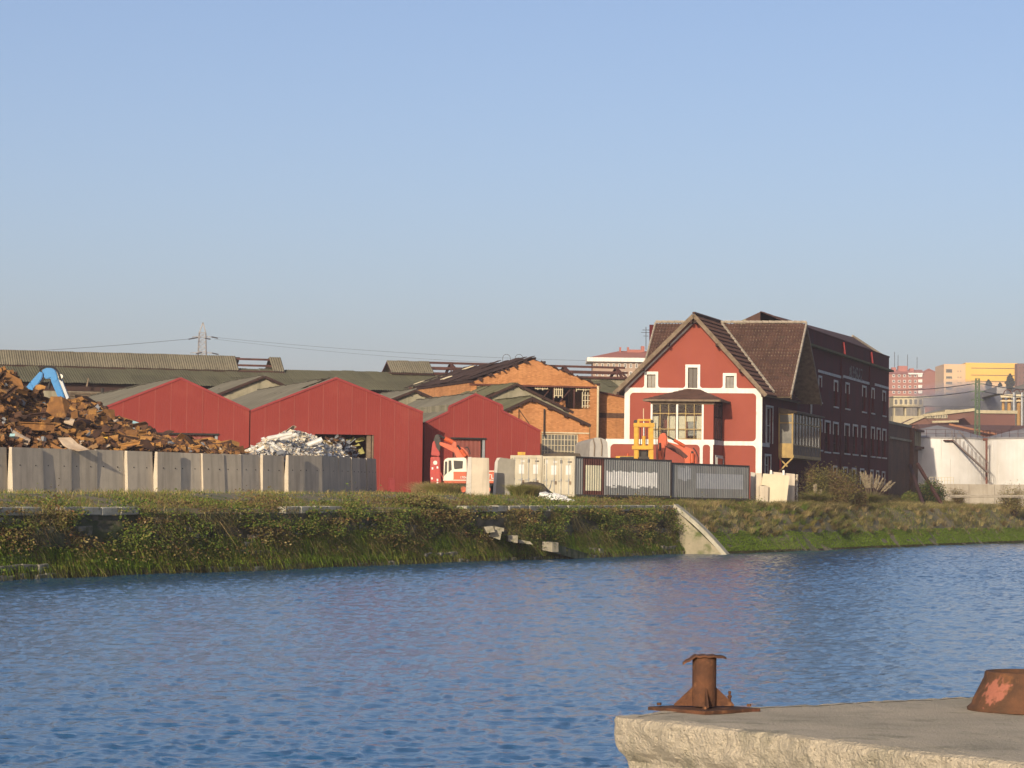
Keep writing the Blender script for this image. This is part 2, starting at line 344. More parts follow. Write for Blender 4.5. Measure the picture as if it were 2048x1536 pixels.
# ---- water: a fan of fine ripples, wide enough to run past both edges of the view
rr = np.concatenate([[2, 6, 10, 14, 18, 22], 1 / np.linspace(1 / 26., 1 / 62., 230), np.arange(62.3, 262, .33), [265, 270, 280, 300, 420, 700, 1500, 4000]])
aa = np.radians(np.concatenate([np.linspace(-75, -14, 24), np.linspace(-13.2, 13.2, 560), np.linspace(14, 75, 24)]))
RR, AA = np.meshgrid(rr, aa, indexing='ij'); wx = RR * np.sin(AA); wy = RR * np.cos(AA)
fade = (1 - sstep(RR, 250, 420)) * (1.1 + .75 * sstep(RR, 55, 150))
def ridged(a): return 1 - np.abs(2 * a - 1)
wz = (.015 * vn(wx / 2.4 + wy * .05, wy / 1.7, 1) + .024 * ridged(vn(wx / .95, wy / .62 + wx * .1, 2)) + .03 * ridged(vn(wx / .42, wy / .33, 4)) + .034 * ridged(vn(wx / .2, wy / .24, 6)) + .03 * vn(wx / 7, wy / 5, 5)) * fade - .1
wv = np.stack([wx, wy, wz], -1).reshape(-1, 3); n1, n2 = RR.shape; idx = np.arange(n1 * n2).reshape(n1, n2)
wf = np.stack([idx[:-1, :-1], idx[1:, :-1], idx[1:, 1:], idx[:-1, 1:]], -1).reshape(-1, 4)
m_water = bpy.data.materials.new('river_water'); m_water.use_nodes = True
N = m_water.node_tree.nodes; L = m_water.node_tree.links.new; bs = N['Principled BSDF']
bs.inputs['Base Color'].default_value = (.012, .09, .19, 1); bs.inputs['Roughness'].default_value = .13; bs.inputs['IOR'].default_value = 1.33
tc = N.new('ShaderNodeTexCoord'); b1 = N.new('ShaderNodeTexNoise'); b1.inputs['Scale'].default_value = 3.2; b1.inputs['Detail'].default_value = 5; L(tc.outputs['Object'], b1.inputs['Vector'])
bb = N.new('ShaderNodeBump'); bb.inputs['Strength'].default_value = .4; bb.inputs['Distance'].default_value = .1; L(b1.outputs['Fac'], bb.inputs['Height']); L(bb.outputs[0], bs.inputs['Normal'])
fast('water', wv, wf, m_water, smooth=True, kind='structure')

# ---- quay wall
quay = thing('quay_wall', qp(QL / 2 - 15, 0, -.5), 'overgrown old stone river quay wall with broken coping along the water', 'quay wall')
U0 = -45
uu = np.arange(U0, QL + .01, .25); hh = np.linspace(0, 1, 22)
UQ, HQ = np.meshgrid(uu, hh); top = coping_z(UQ) - .3
zq = -.6 + (top + .6) * HQ
lay = np.floor(HQ * 9)
dsp = .7 * (1 - HQ) - .05 + (vn(UQ / 1.0 + lay * 1.7, HQ * 9, 11) - .5) * .34 + (vn(UQ / 4, HQ * 3, 12) - .5) * .55 * sstep(HQ, 0, .2) + .28 * (1 - sstep(HQ, .12, .30))
dsp = np.where(UQ > QL - .3, dsp * .3 + .1, dsp)
X = QA.x + qd.x * UQ - qn.x * dsp; Y = QA.y + qd.y * UQ - qn.y * dsp
qv = np.stack([X, Y, zq], -1).reshape(-1, 3); idx = np.arange(UQ.size).reshape(UQ.shape)
qf = np.stack([idx[:-1, :-1], idx[:-1, 1:], idx[1:, 1:], idx[1:, :-1]], -1).reshape(-1, 4)
m_quay = M('mossy_masonry', (.13, .115, .075), (.06, .058, .035), scale=1.4, rough=.95, bump=.9, bscale=4, spots=[((.045, .06, .02), .7, .45, .6), ((.17, .10, .055), .9, .64, .76)], contrast=(.3, .7))
N = m_quay.node_tree.nodes; L = m_quay.node_tree.links.new; bs = N['Principled BSDF']; src = bs.inputs['Base Color'].links[0].from_socket
g = N.new('ShaderNodeNewGeometry'); sp = N.new('ShaderNodeSeparateXYZ'); L(g.outputs['Position'], sp.inputs[0]); mr = N.new('ShaderNodeMapRange'); mr.inputs[1].default_value = .9; mr.inputs[2].default_value = .35; L(sp.outputs[2], mr.inputs[0])
mx = N.new('ShaderNodeMix'); mx.data_type = 'RGBA'; L(mr.outputs[0], mx.inputs[0]); L(src, mx.inputs[6]); mx.inputs[7].default_value = (.05, .062, .022, 1); L(mx.outputs[2], bs.inputs['Base Color'])
fast('wall_face', qv, qf, m_quay, parent=quay)
# body behind the face, and end return
b = MB(); b.hexa([qp(U0, .05, -.6), qp(QL - .02, .05, -.6), qp(QL - .02, .9, -.6), qp(U0, .9, -.6), qp(U0, .05, 2.4), qp(QL - .02, .05, 2.75), qp(QL - .02, .9, 2.75), qp(U0, .9, 2.4)])
b.build('core', m_quay, quay)
def rough_block(lx, ly, lz, seed, j=.06):
    b = MB(); rs = random.Random(seed)
    def jj(x, y, z): return (x + rs.uniform(-j, j) * lx, y + rs.uniform(-j, j) * ly, z + rs.uniform(-j, j) * lz)
    b.hexa([jj(-lx / 2, -ly / 2, -lz / 2), jj(lx / 2, -ly / 2, -lz / 2), jj(lx / 2, ly / 2, -lz / 2), jj(-lx / 2, ly / 2, -lz / 2), jj(-lx / 2, -ly / 2, lz / 2), jj(lx / 2, -ly / 2, lz / 2), jj(lx / 2, ly / 2, lz / 2), jj(-lx / 2, ly / 2, lz / 2)])
    me = bpy.data.meshes.new('stone'); me.from_pydata(b.v, [], b.f)
    bm = bmesh.new(); bm.from_mesh(me); bmesh.ops.recalc_face_normals(bm, faces=bm.faces); bmesh.ops.bevel(bm, geom=bm.edges[:], offset=.035, segments=1, affect='EDGES'); bm.to_mesh(me); bm.free(); me.materials.append(m_stone)
    return me
stones = [rough_block(*s, i) for i, s in enumerate([(.8, .4, .38), (.6, .4, .34), (1.05, .4, .4), (.5, .4, .42), (.7, .4, .3), (.9, .4, .32)])]
def put(me, name, parent, P, ax, rx=0, ry=0, rz=0, mat=None, s=1):
    o = bpy.data.objects.new(name, me); col.objects.link(o); o.parent = parent
    mm = axes(V((0, 0, 0)), ax, V((-ax.y, ax.x, 0)), V((0, 0, 1))) @ Matrix.Rotation(rz, 4, 'Z') @ Matrix.Rotation(ry, 4, 'Y') @ Matrix.Rotation(rx, 4, 'X') @ Matrix.Scale(s, 4)
    mm.translation = V(P) - wloc(parent); o.matrix_local = mm; return o
cnt = 0; rs = random.Random(5)
for row in range(8):
    u = -20 + rs.uniform(0, 1)
    while u < QL - .6 and cnt < 290:
        k = rs.randrange(6); ln = [.8, .6, 1.05, .5, .7, .9][k]
        h = .05 + row * .36
        vis = vn(u * .22, row * .4, 21)
        if (row < 1 and vis > .25) or vis > .62:
            d = float(.7 * (1 - (h + .6) / 3.2) + (.28 if row < 2 else .05))
            put(stones[k], 'stone', quay, qp(u + ln / 2, -d + .12 + rs.uniform(-.06, .06), h), qd, rs.uniform(-.07, .07), rs.uniform(-.05, .05), rs.uniform(-.08, .08)); cnt += 1
        u += ln + rs.uniform(.02, .06)
cop = [rough_block(1.5, .6, .34, 50 + i, .015) for i in range(3)]
for me in cop: me.materials.clear(); me.materials.append(m_stonepale)
u = -20.0
while u < QL - .8:
    px = pix(qp(u + .75, 0, coping_z(u)))[0]
    gap = (292 < px < 560) or (692 < px < 940) or (20 < px < 120 and rs.random() < .5)
    if not gap:
        put(cop[rs.randrange(3)], 'coping_stone', quay, qp(u + .75, .22 + rs.uniform(-.03, .03), float(coping_z(u + .75)) - .17 + rs.uniform(-.015, .015)), qd, rs.uniform(-.02, .02), rs.uniform(-.012, .012), 0)
    elif rs.random() < .3:
        put(stones[rs.randrange(6)], 'stone', quay, qp(u + .5, .1, float(coping_z(u)) - .45), qd, rs.uniform(-.3, .3), rs.uniform(-.2, .2), rs.uniform(-.3, .3))
    u += 1.53
# end wall of the quay facing across the river, with a sloping pale coping
we = thing('quay_end_wall', qp(QL + 1.5, -.9, -.4), 'triangular concrete wing wall with sloping coping at the end of the stone quay', 'wing wall')
WT = qp(QL - .3, -.12, 3.2); WB1 = qp(QL - .3, -.12, -.5); WB2 = qp(QL - .3, BK - .45, -.05); WB3 = WB2 - V((0, 0, .5))
m_wing = M('stained_concrete', (.34, .295, .20), (.25, .22, .145), scale=1.2, rough=.95, bump=.4, bscale=6, spots=[((.09, .11, .035), .9, .52, .66), ((.30, .19, .10), 1.6, .64, .75)], streak=.4, scol=(.12, .11, .06))
N0 = m_wing
b = MB(); b.prism([WB1, WB3, WB2 - V((0, 0, .1)), WT + V((0, 0, -.2))], qd * .5); b.build('wall_body', m_wing, we)
b = MB(); o_ = qd * -.06; ct = []
for i in range(9): t = i / 8; ct.append(WT.lerp(WB2, t) + V((0, 0, .22 * sin(pi * t))) + o_)
b.prism([p - V((0, 0, .22)) + qn * .0 for p in ct] + [p + V((0, 0, .06)) - qn * .08 for p in reversed(ct)], qd * .75); b.build('sloping_coping', m_stonepale, we)

# fallen stones of the broken water stair
m_fallen = M('grimy_cut_stone', (.30, .27, .20), (.2, .18, .13), scale=2.5, rough=.95, bump=.5, bscale=8, spots=[((.10, .105, .04), 2.5, .55, .68)])
def slab_stone(name, pts, Y, depth, label, mat=m_fallen, group=None, dz=0):
    b = MB(); b.prism([at(x, y, Y) for x, y in pts], V((-.15, depth, dz))); o = b.build(name, mat); return tag(o, label, 'stone', group)
def wallY(px, back=.5):
    u = FQ.u(px, 1100); return qp(u, 0).y - back
fs = [([(968, 1054), (985, 1052), (990, 1064), (974, 1066)], 'small pale block lodged in weeds at the top of the fallen stones'),
      ([(984, 1058), (1004, 1062), (1000, 1080), (978, 1072)], 'tilted pale stone block resting against its neighbour on the quay face'),
      ([(990, 1053), (1008, 1056), (1008, 1063), (990, 1061)], 'flat pale stone lying on top of the fallen blocks'),
      ([(1016, 1071), (1036, 1071), (1035, 1086), (1017, 1083)], 'squarish pale stone block standing alone below the tumbled ones'),
      ([(1036, 1079), (1060, 1083), (1066, 1089), (1038, 1086)], 'thin flat stone between the square block and the long slab')]
for i, (pts, lab) in enumerate(fs): slab_stone('fallen_stone', pts, wallY(pts[0][0], 2.6 + .3 * (i % 2)), 1.4, lab, group=None)
sl = thing('stone_slab', at(1150, 1112, wallY(1150, .9)), 'long mossy stone slab slanting down into the water', 'stone slab')
Ys = wallY(1090, 3.0)
b = MB(); P = [at(1085, 1084, Ys), at(1104, 1086, Ys - .1), at(1104, 1104, Ys - .1), at(1085, 1100, Ys)]
E = at(1252, 1119, wallY(1252, 1.2)) - P[1]
b.hexa([P[3], P[2], P[2] + E * .86 + V((0, 0, -.28)), P[3] + E + V((0, .7, -.25)), P[0], P[1], P[1] + E * .9 + V((0, 0, -.3)), P[0] + E + V((0, .7, -.1))])
b.build('slab_body', M('mossy_slab', (.20, .18, .10), (.10, .11, .04), scale=1.2, rough=.95, bump=.4, spots=[((.06, .08, .02), 1.1, .48, .6)]), sl)
b = MB(); k = V((0, -.02, 0)); b.prism([P[0] + k + V((-.02, 0, .03)), P[1] + k + V((.02, 0, .03)), P[2] + k + V((.02, 0, 0)), P[3] + k + V((-.02, 0, 0))], V((.35, .35, 0))); b.build('slab_head', m_fallen, sl)

# ---- foreground dock (a crumbling concrete quay corner)
DZ = 1.6
dc = on_z(1216, 1428, DZ); dN = (on_z(2048, 1527, DZ) - dc); dN.z = 0; dN.normalize(); dF = (on_z(2048, 1390, DZ) - on_z(1500, 1417, DZ)); dF.z = 0; dF.normalize()
perim = []
def walk(n0, n1, step):
    out = []; x = n0
    while x < n1: out.append(x); x += step * (1 + max(0, x - 5) * .35)
    return out
near = [dc + dN * x for x in walk(.16, 40, .045)][::-1]; far_ = [dc + dF * x for x in walk(.16, 60, .045)]
corner = []
for i in range(1, 8):
    t = i / 8; corner.append((dc + dN * .16) * (1 - t) ** 2 + dc * 2 * t * (1 - t) + (dc + dF * .16) * t * t)
perim = near + corner + far_
nn = len(perim); nrmN = V((dN.y, -dN.x, 0)); nrmF = V((-dF.y, dF.x, 0))
if nrmN.dot(dF) > 0: nrmN = -nrmN
if nrmF.dot(dN) > 0: nrmF = -nrmF
lev = [(0, -.13), (0, -.08), (0.0, -.04), (-.015, 0), (-.04, .01), (-.07, .01), (-.11, .005), (-.15, 0), (-.19, .0), (-.23, -.01), (-.27, -.03), (-.31, -.06), (-.35, -.08), (-.4, -.085), (-.46, -.09), (-.52, -.09), (-.6, -.09), (-.7, -.09), (-.85, -.09), (-1.0, -.09), (-1.3, -.09), (-1.8, -.09), (-2.6, -.09)]
vs, fs_ = [], []
for li, (dz, off) in enumerate(lev):
    for i, P in enumerate(perim):
        if i < len(near): n = nrmN
        elif i >= len(near) + 7: n = nrmF
        else:
            t = (i - len(near) + 1) / 8; n = (nrmN * (1 - t) + nrmF * t).normalized()
        q = P + n * off
        am = .032 if -.45 < dz <= 0 and off > -.1 else (.02 if dz < -.4 else 0)
        nzv = noise.fractal(V((q.x * 3, q.y * 3, dz * 5)), 1, 2, 4) * am + noise.noise(V((q.x * 14, q.y * 14, dz * 18))) * am * .5 + noise.noise(V((q.x * 27, q.y * 27, dz * 30))) * am * .3
        dcorn = (P - dc).length
        brk = .09 * max(0, noise.noise(V((q.x * 2.2, q.y * 2.2, dz * 3 + 7)))) * max(0, 1 - dcorn / 1.4) * (1 if dz < -.02 and off > -.1 else .5 if off > -.05 else 0)
        q = q + n * (nzv - brk)
        zt = noise.fractal(V((q.x * 1.3, q.y * 1.3, 3)), 1, 2, 3) * .006 + (noise.noise(V((q.x * 9, q.y * 9, 1))) * .008 if off > -.15 and dz > -.05 else 0) - (.03 * max(0, 1 - dcorn / .5) if off > -.2 and dz == 0 else 0)
        vs.append((q.x, q.y, DZ + dz + zt))
for li in range(len(lev) - 1):
    for i in range(nn - 1):
        a = li * nn + i; fs_.append((a, a + 1, a + nn + 1, a + nn))
# inner top
m_dock = M('weathered_dock_concrete', (.53, .455, .335), (.44, .38, .28), scale=1.1, rough=.95, bump=.9, bscale=38, spots=[((.36, .315, .23), .8, .5, .68), ((.31, .28, .20), 2.3, .54, .68), ((.55, .49, .36), 22, .62, .68), ((.17, .145, .10), 34, .63, .69)], detail=8)
bm_ = MB(); bm_.v = vs; bm_.f = fs_; bm_.mi = [0] * len(fs_)
tops = [vs[i] for i in range(nn)]
bm_.poly([(x, y, z - .004) for x, y, z in tops])
dock = bm_.build('dock', m_dock, None, smooth=False, norm=True); tag(dock, kind='structure')
# ================================================================== building helpers
def interp(o, u):
    for (a, za), (b, zb) in zip(o, o[1:]):
        if a <= u <= b: return za if b == a else za + (zb - za) * (u - a) / (b - a)
    return o[0][1] if u < o[0][0] else o[-1][1]
def wall(mb, fr, outline, z0, holes=(), reveal=.2, off=0.0, u0=None, u1=None, extra=()):
    lo = outline[0][0] if u0 is None else u0; hi = outline[-1][0] if u1 is None else u1
    us = sorted({round(x, 4) for x in [lo, hi] + [o[0] for o in outline if lo < o[0] < hi] + [x for h in holes for x in h[:2] if lo < x < hi] + [x for x in extra if lo < x < hi]})
    for a, b in zip(us, us[1:]):
        if b - a < 1e-4: continue
        ta, tb = interp(outline, a + 1e-4), interp(outline, b - 1e-4); m_ = (a + b) / 2; z = z0
        for h in sorted([h for h in holes if h[0] < m_ < h[1]], key=lambda h: h[2]):
            if h[2] > z: mb.poly([fr.p(a, z, off), fr.p(b, z, off), fr.p(b, h[2], off), fr.p(a, h[2], off)])
            z = h[3]
        mb.poly([fr.p(a, z, off), fr.p(b, z, off), fr.p(b, tb, off), fr.p(a, ta, off)])
    for h in holes:
        a, b, c, d = h[:4]
        if b < lo or a > hi: continue
        q = [(a, c), (b, c), (b, d), (a, d)]
        for i in range(4):
            (x0, y0), (x1, y1) = q[i], q[(i + 1) % 4]
            mb.poly([fr.p(x0, y0, off), fr.p(x1, y1, off), fr.p(x1, y1, off - reveal), fr.p(x0, y0, off - reveal)])
    return mb
def window(fr, r, parent, fm, gm, depth=.14, nx=2, nz=3, fw=.06, name='window', proud=0.0):
    a, b, c, d = r; f = MB(); o0, o1 = -depth - .04 + proud, -depth + .04 + proud
    f.fb(fr, a, a + fw, c, d, o0, o1); f.fb(fr, b - fw, b, c, d, o0, o1); f.fb(fr, a + fw, b - fw, c, c + fw, o0, o1); f.fb(fr, a + fw, b - fw, d - fw, d, o0, o1)
    bw = fw * .6
    for i in range(1, nx): x = a + (b - a) * i / nx; f.fb(fr, x - bw / 2, x + bw / 2, c + fw, d - fw, o0 + .01, o1 - .01)
    for i in range(1, nz): z = c + (d - c) * i / nz; f.fb(fr, a + fw, b - fw, z - bw / 2, z + bw / 2, o0 + .015, o1 - .015)
    wo = f.build(name, fm, parent)
    g = MB(); g.fb(fr, a + fw * .5, b - fw * .5, c + fw * .5, d - fw * .5, -depth - .02 + proud, -depth - .005 + proud); g.build('pane', gm, wo)
    return wo
def surround(fr, r, parent, mat, wd=.18, sides='LRT', proud=.04, name='window_surround', legs=1.0):
    a, b, c, d = r; f = MB(); lo = d - (d - c) * legs
    if 'L' in sides: f.fb(fr, a - wd, a, lo, d, -.02, proud)
    if 'R' in sides: f.fb(fr, b, b + wd, lo, d, -.02, proud)
    if 'T' in sides: f.fb(fr, a - wd, b + wd, d, d + wd * 1.1, -.02, proud + .003)
    if 'B' in sides: f.fb(fr, a - wd, b + wd, c - wd * .7, c, -.02, proud + .05)
    return f.build(name, mat, parent)
def text(s, fr, u, z, size, parent, mat, off=.03, sx=1.0, name='lettering', align='LEFT'):
    cu = bpy.data.curves.new('t', 'FONT'); cu.body = s; cu.size = size; cu.extrude = .012; cu.align_x = align
    o = bpy.data.objects.new('t', cu); col.objects.link(o); dg = bpy.context.evaluated_depsgraph_get()
    me = bpy.data.meshes.new_from_object(o.evaluated_get(dg)); bpy.data.objects.remove(o); me.materials.clear(); me.materials.append(mat); me.name = name
    t = bpy.data.objects.new(name, me); col.objects.link(t); t.parent = parent
    mm = axes(fr.p(u, z, off) - wloc(parent), fr.d * sx, V((0, 0, 1)), fr.n); t.matrix_local = mm
    return t
def sheet_mesh(wd, ln, mat, waves=6, amp=.028, name='roof_sheet'):   # corrugated sheet, x across, y up the slope, z normal
    n = waves * 2; b = MB()
    for i in range(n):
        x0, x1 = wd * i / n - wd / 2, wd * (i + 1) / n - wd / 2; z0 = amp if i % 2 else -amp
        b.poly([(x0, 0, z0), (x1, 0, -z0), (x1, ln, -z0), (x0, ln, z0)])
    me = bpy.data.meshes.new(name); me.from_pydata(b.v, [], b.f); me.materials.append(mat); return me
_sheets = {}
def roof_sheets(parent, P, U, W, mat, sw=1.1, sl=2.2, skip=None, jit=.02, waves=6, amp=.028, name='roof_sheet', seed=1, drop=0.0):
    U, W = V(U), V(W); nc = max(1, round(U.length / sw)); nr = max(1, round(W.length / sl)); cw = U.length / nc; rl = W.length / nr
    x = U.normalized(); y0 = W.normalized(); z = x.cross(y0); 
    if z.z < 0: z = -z
    y = z.cross(x); y = y if y.dot(y0) > 0 else -y
    key = (mat.name, round(cw, 2), round(rl, 2))
    if key not in _sheets: _sheets[key] = sheet_mesh(cw * 1.03, rl * 1.06, mat, waves, amp, name)
    rs = random.Random(seed)
    for j in range(nr):
        for i in range(nc):
            if skip and skip((i + .5) / nc, (j + .5) / nr): continue
            if rs.random() < drop: continue
            o = bpy.data.objects.new(name, _sheets[key]); col.objects.link(o); o.parent = parent
            q = V(P) + U * ((i + .5) / nc) + y0 * (rl * j) + z * (.02 * ((i + j) % 2) + rs.uniform(0, jit))
            sk = U.normalized(); yy = y0                       # follow a skewed slope
            mm = axes(q - wloc(parent), sk, yy, z) @ Matrix.Rotation(rs.uniform(-.012, .012), 4, 'X') @ Matrix.Rotation(rs.uniform(-.006, .006), 4, 'Z')
            mm.translation = q - wloc(parent); o.matrix_local = mm
def tiles(mb, P, U, W, course=.34, pitch=.24, amp=.035, step=.05):   # overlapping tile courses: P eave corner, U along eave, W up the slope
    P, U, W = V(P), V(U), V(W); n = U.cross(W).normalized(); n = n if n.z > 0 else -n
    nc = max(2, int(U.length / pitch)); nr = max(1, int(W.length / course))
    for j in range(nr):
        w0 = W * (j / nr); w1 = W * ((j + 1.05) / nr); b = len(mb.v); wob = random.uniform(-.01, .01)
        for i in range(nc * 2 + 1):
            q = P + U * (i / (nc * 2)); h = amp if i % 2 else -amp; h += random.uniform(-.012, .012) + wob
            mb.v.append(tuple(q + w0 + n * (h + step))); mb.v.append(tuple(q + w1 + n * (h))); mb.v.append(tuple(q + w0 + n * (h - .03)))
        for i in range(nc * 2):
            a = b + 3 * i; c = a + 3
            mb.f.append((a, c, c + 1, a + 1)); mb.mi.append(0); mb.f.append((a + 2, c + 2, c, a)); mb.mi.append(0)
    return mb

# ================================================================== red corrugated sheds and the halls behind them
SA = 17.0                                           # the works stand at this angle to the picture plane
sd_ = V((cos(R(SA)), sin(R(SA)), 0)); sb = V((-sin(R(SA)), cos(R(SA)), 0))
m_seam = M('faded_seam', (.30, .08, .06), (.25, .06, .045), scale=1, rough=.6)
P2 = at(500, 900, 197.0); F2 = Fr(P2, SA)
def shed(name, label, fr, outpx, basepx, depth, doors=(), panelw=1.05, roofmat=m_roofgrey, skip=None, roofdepth=None, seed=1):
    out = [fr.uz(*p) for p in outpx]; z0 = fr.z(*basepx)
    root = thing(name, fr.p((out[0][0] + out[-1][0]) / 2, z0 - .3, -2), label, 'shed')
    holes = [fr.rect(*d) for d in doors]
    u = out[0][0]; n = max(1, round((out[-1][0] - out[0][0]) / panelw)); rs = random.Random(seed)
    for i in range(n):
        a = out[0][0] + (out[-1][0] - out[0][0]) * i / n; b = out[0][0] + (out[-1][0] - out[0][0]) * (i + 1) / n
        mb = MB(); wall(mb, fr, out, z0 - .4, holes, .06, rs.uniform(-.008, .012), a + .004, b - .004); mb.build('cladding_panel', m_red, root)
    for i in range(1, n):
        a = out[0][0] + (out[-1][0] - out[0][0]) * i / n
        if any(h[0] < a < h[1] for h in holes): zlo = max(h[3] for h in holes if h[0] < a < h[1])
        else: zlo = z0
        mb = MB(); mb.fb(fr, a - .016, a + .016, zlo, interp(out, a) - .05, 0, .022); mb.build('seam_strip', m_seam, root)
    mb = MB(); wall(mb, fr, out, z0 - .4, holes, .1, -.07); mb.build('backing', m_rustdark, root)
    mb = MB()
    for (a, za), (b, zb) in zip(out, out[1:]):
        if abs(a - b) < .02: mb.fb(fr, a - .05, a + .05, min(za, zb), max(za, zb), -.1, .05)
        else: mb.bar(fr.p(a, za + .03, .02), fr.p(b, zb + .03, .02), .12, .14)
    mb.build('edge_flashing', m_redtrim, root)
    # side and back walls
    back = sb * depth; mb = MB()
    for (u_, z_) in (out[0], out[-1]):
        A = fr.p(u_, z0 - .4, -.06); T = fr.p(u_, z_ - .05, -.06); mb.poly([A, A + back, T + back, T])
    A = [fr.p(o[0], z0 - .4, 0) + back for o in (out[0], out[-1])]; mb.poly([A[0], A[1]] + [fr.p(u_, z_ - .05, 0) + back for u_, z_ in reversed(out)])
    mb.build('side_wall', m_redtrim, root)
    return root, out, z0, holes
def gable_roof(root, fr, out, i, j, depth, mat, skip=None, lift=.06, over=.3, rows=None, seed=1, drop=0):
    (a, za), (b, zb) = out[i], out[j]
    lo, hi = ((a, za), (b, zb)) if za < zb else ((b, zb), (a, za))
    A = fr.p(lo[0], lo[1] + lift, -.12); W = fr.p(hi[0], hi[1] + lift, -.12) - A
    roof_sheets(root, A, sb * depth, W, mat, sw=1.1, sl=2.3, skip=skip, seed=seed, drop=drop)
# shed 2 (the big one, with the torn door)
def clear(o): return o
s2, o2, z2, h2 = shed('corrugated_shed', 'large red corrugated shed with a torn open doorway behind pale scrap', F2, [(501, 823), (672, 757), (846, 826)], (800, 992), 26, doors=[(629, 869, 747, 1000)], seed=2)
gable_roof(s2, F2, o2, 0, 1, 26, m_roofgrey, skip=lambda x, y: .03 < x < .5 and y > .62 and vn(x * 14, y * 5, 8) > .5, seed=3)
gable_roof(s2, F2, o2, 2, 1, 26, m_roofgrey, seed=4)
# purlins seen through the torn roof, torn sheet lining and jamb posts of the door
b = MB()
for k in range(6):
    t = .5 + k * .09; P = F2.p(o2[0][0] + (o2[1][0] - o2[0][0]) * t, o2[0][1] + (o2[1][1] - o2[0][1]) * t - .12, -.2); b.bar(P, P + sb * 25, .1, .16)
b.build('purlin', m_woodyellow, s2)
m_lining = M('torn_yellow_lining', (.33, .31, .10), (.22, .2, .07), scale=2, rough=.9)
rs = random.Random(3)
for (x0, y0, x1, y1) in [(690, 878, 702, 900), (705, 872, 716, 884), (719, 873, 738, 885), (720, 893, 736, 911), (694, 898, 700, 909), (712, 886, 728, 893)]:
    b = MB(); c = F2.rect(x0, y0, x1, y1); k = [(c[0] + rs.uniform(-.1, .1), c[2]), (c[1], c[2] + rs.uniform(0, .25)), (c[1] - rs.uniform(0, .2), c[3]), ((c[0] + c[1]) / 2, c[3] - rs.uniform(0, .2)), (c[0] - .1, c[3] - .2)]
    b.prism([F2.p(u_, z_, -.8 - rs.uniform(0, .3)) for u_, z_ in k], F2.n * -.05); b.build('torn_lining', m_lining, s2)
b = MB(); u_, z_ = F2.uz(742, 900); b.fb(F2, u_ - .25, u_ + .02, z2 - .3, h2[0][3], -.45, -.15); b.fb(F2, u_ + .1, u_ + .2, z2 - .3, h2[0][3], -.4, -.1); b.build('door_post', m_wood, s2)
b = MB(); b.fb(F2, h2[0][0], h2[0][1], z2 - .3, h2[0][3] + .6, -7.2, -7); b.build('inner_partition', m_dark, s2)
r = F2.rect(776, 956, 790, 990); b = MB(); b.fb(F2, r[0], r[0] + .05, r[2], r[3], .01, .04); b.fb(F2, r[0], r[1], r[3] - .05, r[3], .01, .045); b.fb(F2, r[0] + .08, r[1] - .02, r[2], r[3] - .1, .012, .03); b.build('wicket_door', m_redtrim, s2)
# shed 1
s1, o1, z1, h1 = shed('corrugated_shed', 'red corrugated shed with a closed brown sliding door behind the rusty scrap heap', F2, [(214, 814), (361, 757), (499, 821)], (300, 990), 40, doors=[(320, 869, 435, 1000)], seed=5)
gable_roof(s1, F2, o1, 0, 1, 40, m_roofgrey, seed=6); gable_roof(s1, F2, o1, 2, 1, 40, m_roofgrey, seed=7)
m_doorred = M('brown_red_sliding_door', (.24, .07, .05), (.19, .055, .04), scale=.6, rough=.6, streak=.4, scol=(.12, .05, .04), rib=((1.0, 1.0, 0), .35))
def slide_door(fr, r, root):
    b = MB(); b.fb(fr, r[0], r[1] - .3, r[2], r[3], -.3, -.2); d = b.build('sliding_door', m_doorred, root)
    b = MB(); b.fb(fr, r[1] - .2, r[1] - .02, r[2], r[3], -.18, -.04); b.build('door_post', m_galv, root)
    b = MB(); b.fb(fr, r[0] - .2, r[1] + .05, r[3] - .02, r[3] + .10, -.02, .10); b.build('door_track', m_darkmetal, root)
slide_door(F2, h1[0], s1)
# shed 3 with a raised middle
P3 = at(849, 900, 204.5); F3 = Fr(P3, SA)
pts3 = [(849, 847), (897.5, 824), (898, 814), (951, 789), (1004, 812), (1004.5, 823), (1081, 863)]
s3, o3, z3, h3 = shed('corrugated_shed', 'small red corrugated shed with stepped roofline and grey door post behind the excavator', F3, pts3, (950, 992), 14, doors=[(905, 878, 970, 1000)], seed=8)
slide_door(F3, h3[0], s3)
gable_roof(s3, F3, o3, 0, 1, 14, m_roofgrey, seed=9); gable_roof(s3, F3, o3, 2, 3, 30, m_roofgrey, seed=10); gable_roof(s3, F3, o3, 4, 3, 30, m_roofgrey, seed=11); gable_roof(s3, F3, o3, 6, 5, 14, m_roofgrey, seed=12)
b = MB(); A = F3.p(o3[2][0], o3[1][1], -.1); b.poly([A, A + sb * 30, A + sb * 30 + V((0, 0, .55)), A + V((0, 0, .55))]); A = F3.p(o3[4][0], o3[5][1], -.1); b.poly([A, A + sb * 30, A + sb * 30 + V((0, 0, .5)), A + V((0, 0, .5))]); b.build('clerestory_side', m_plaster, s3)

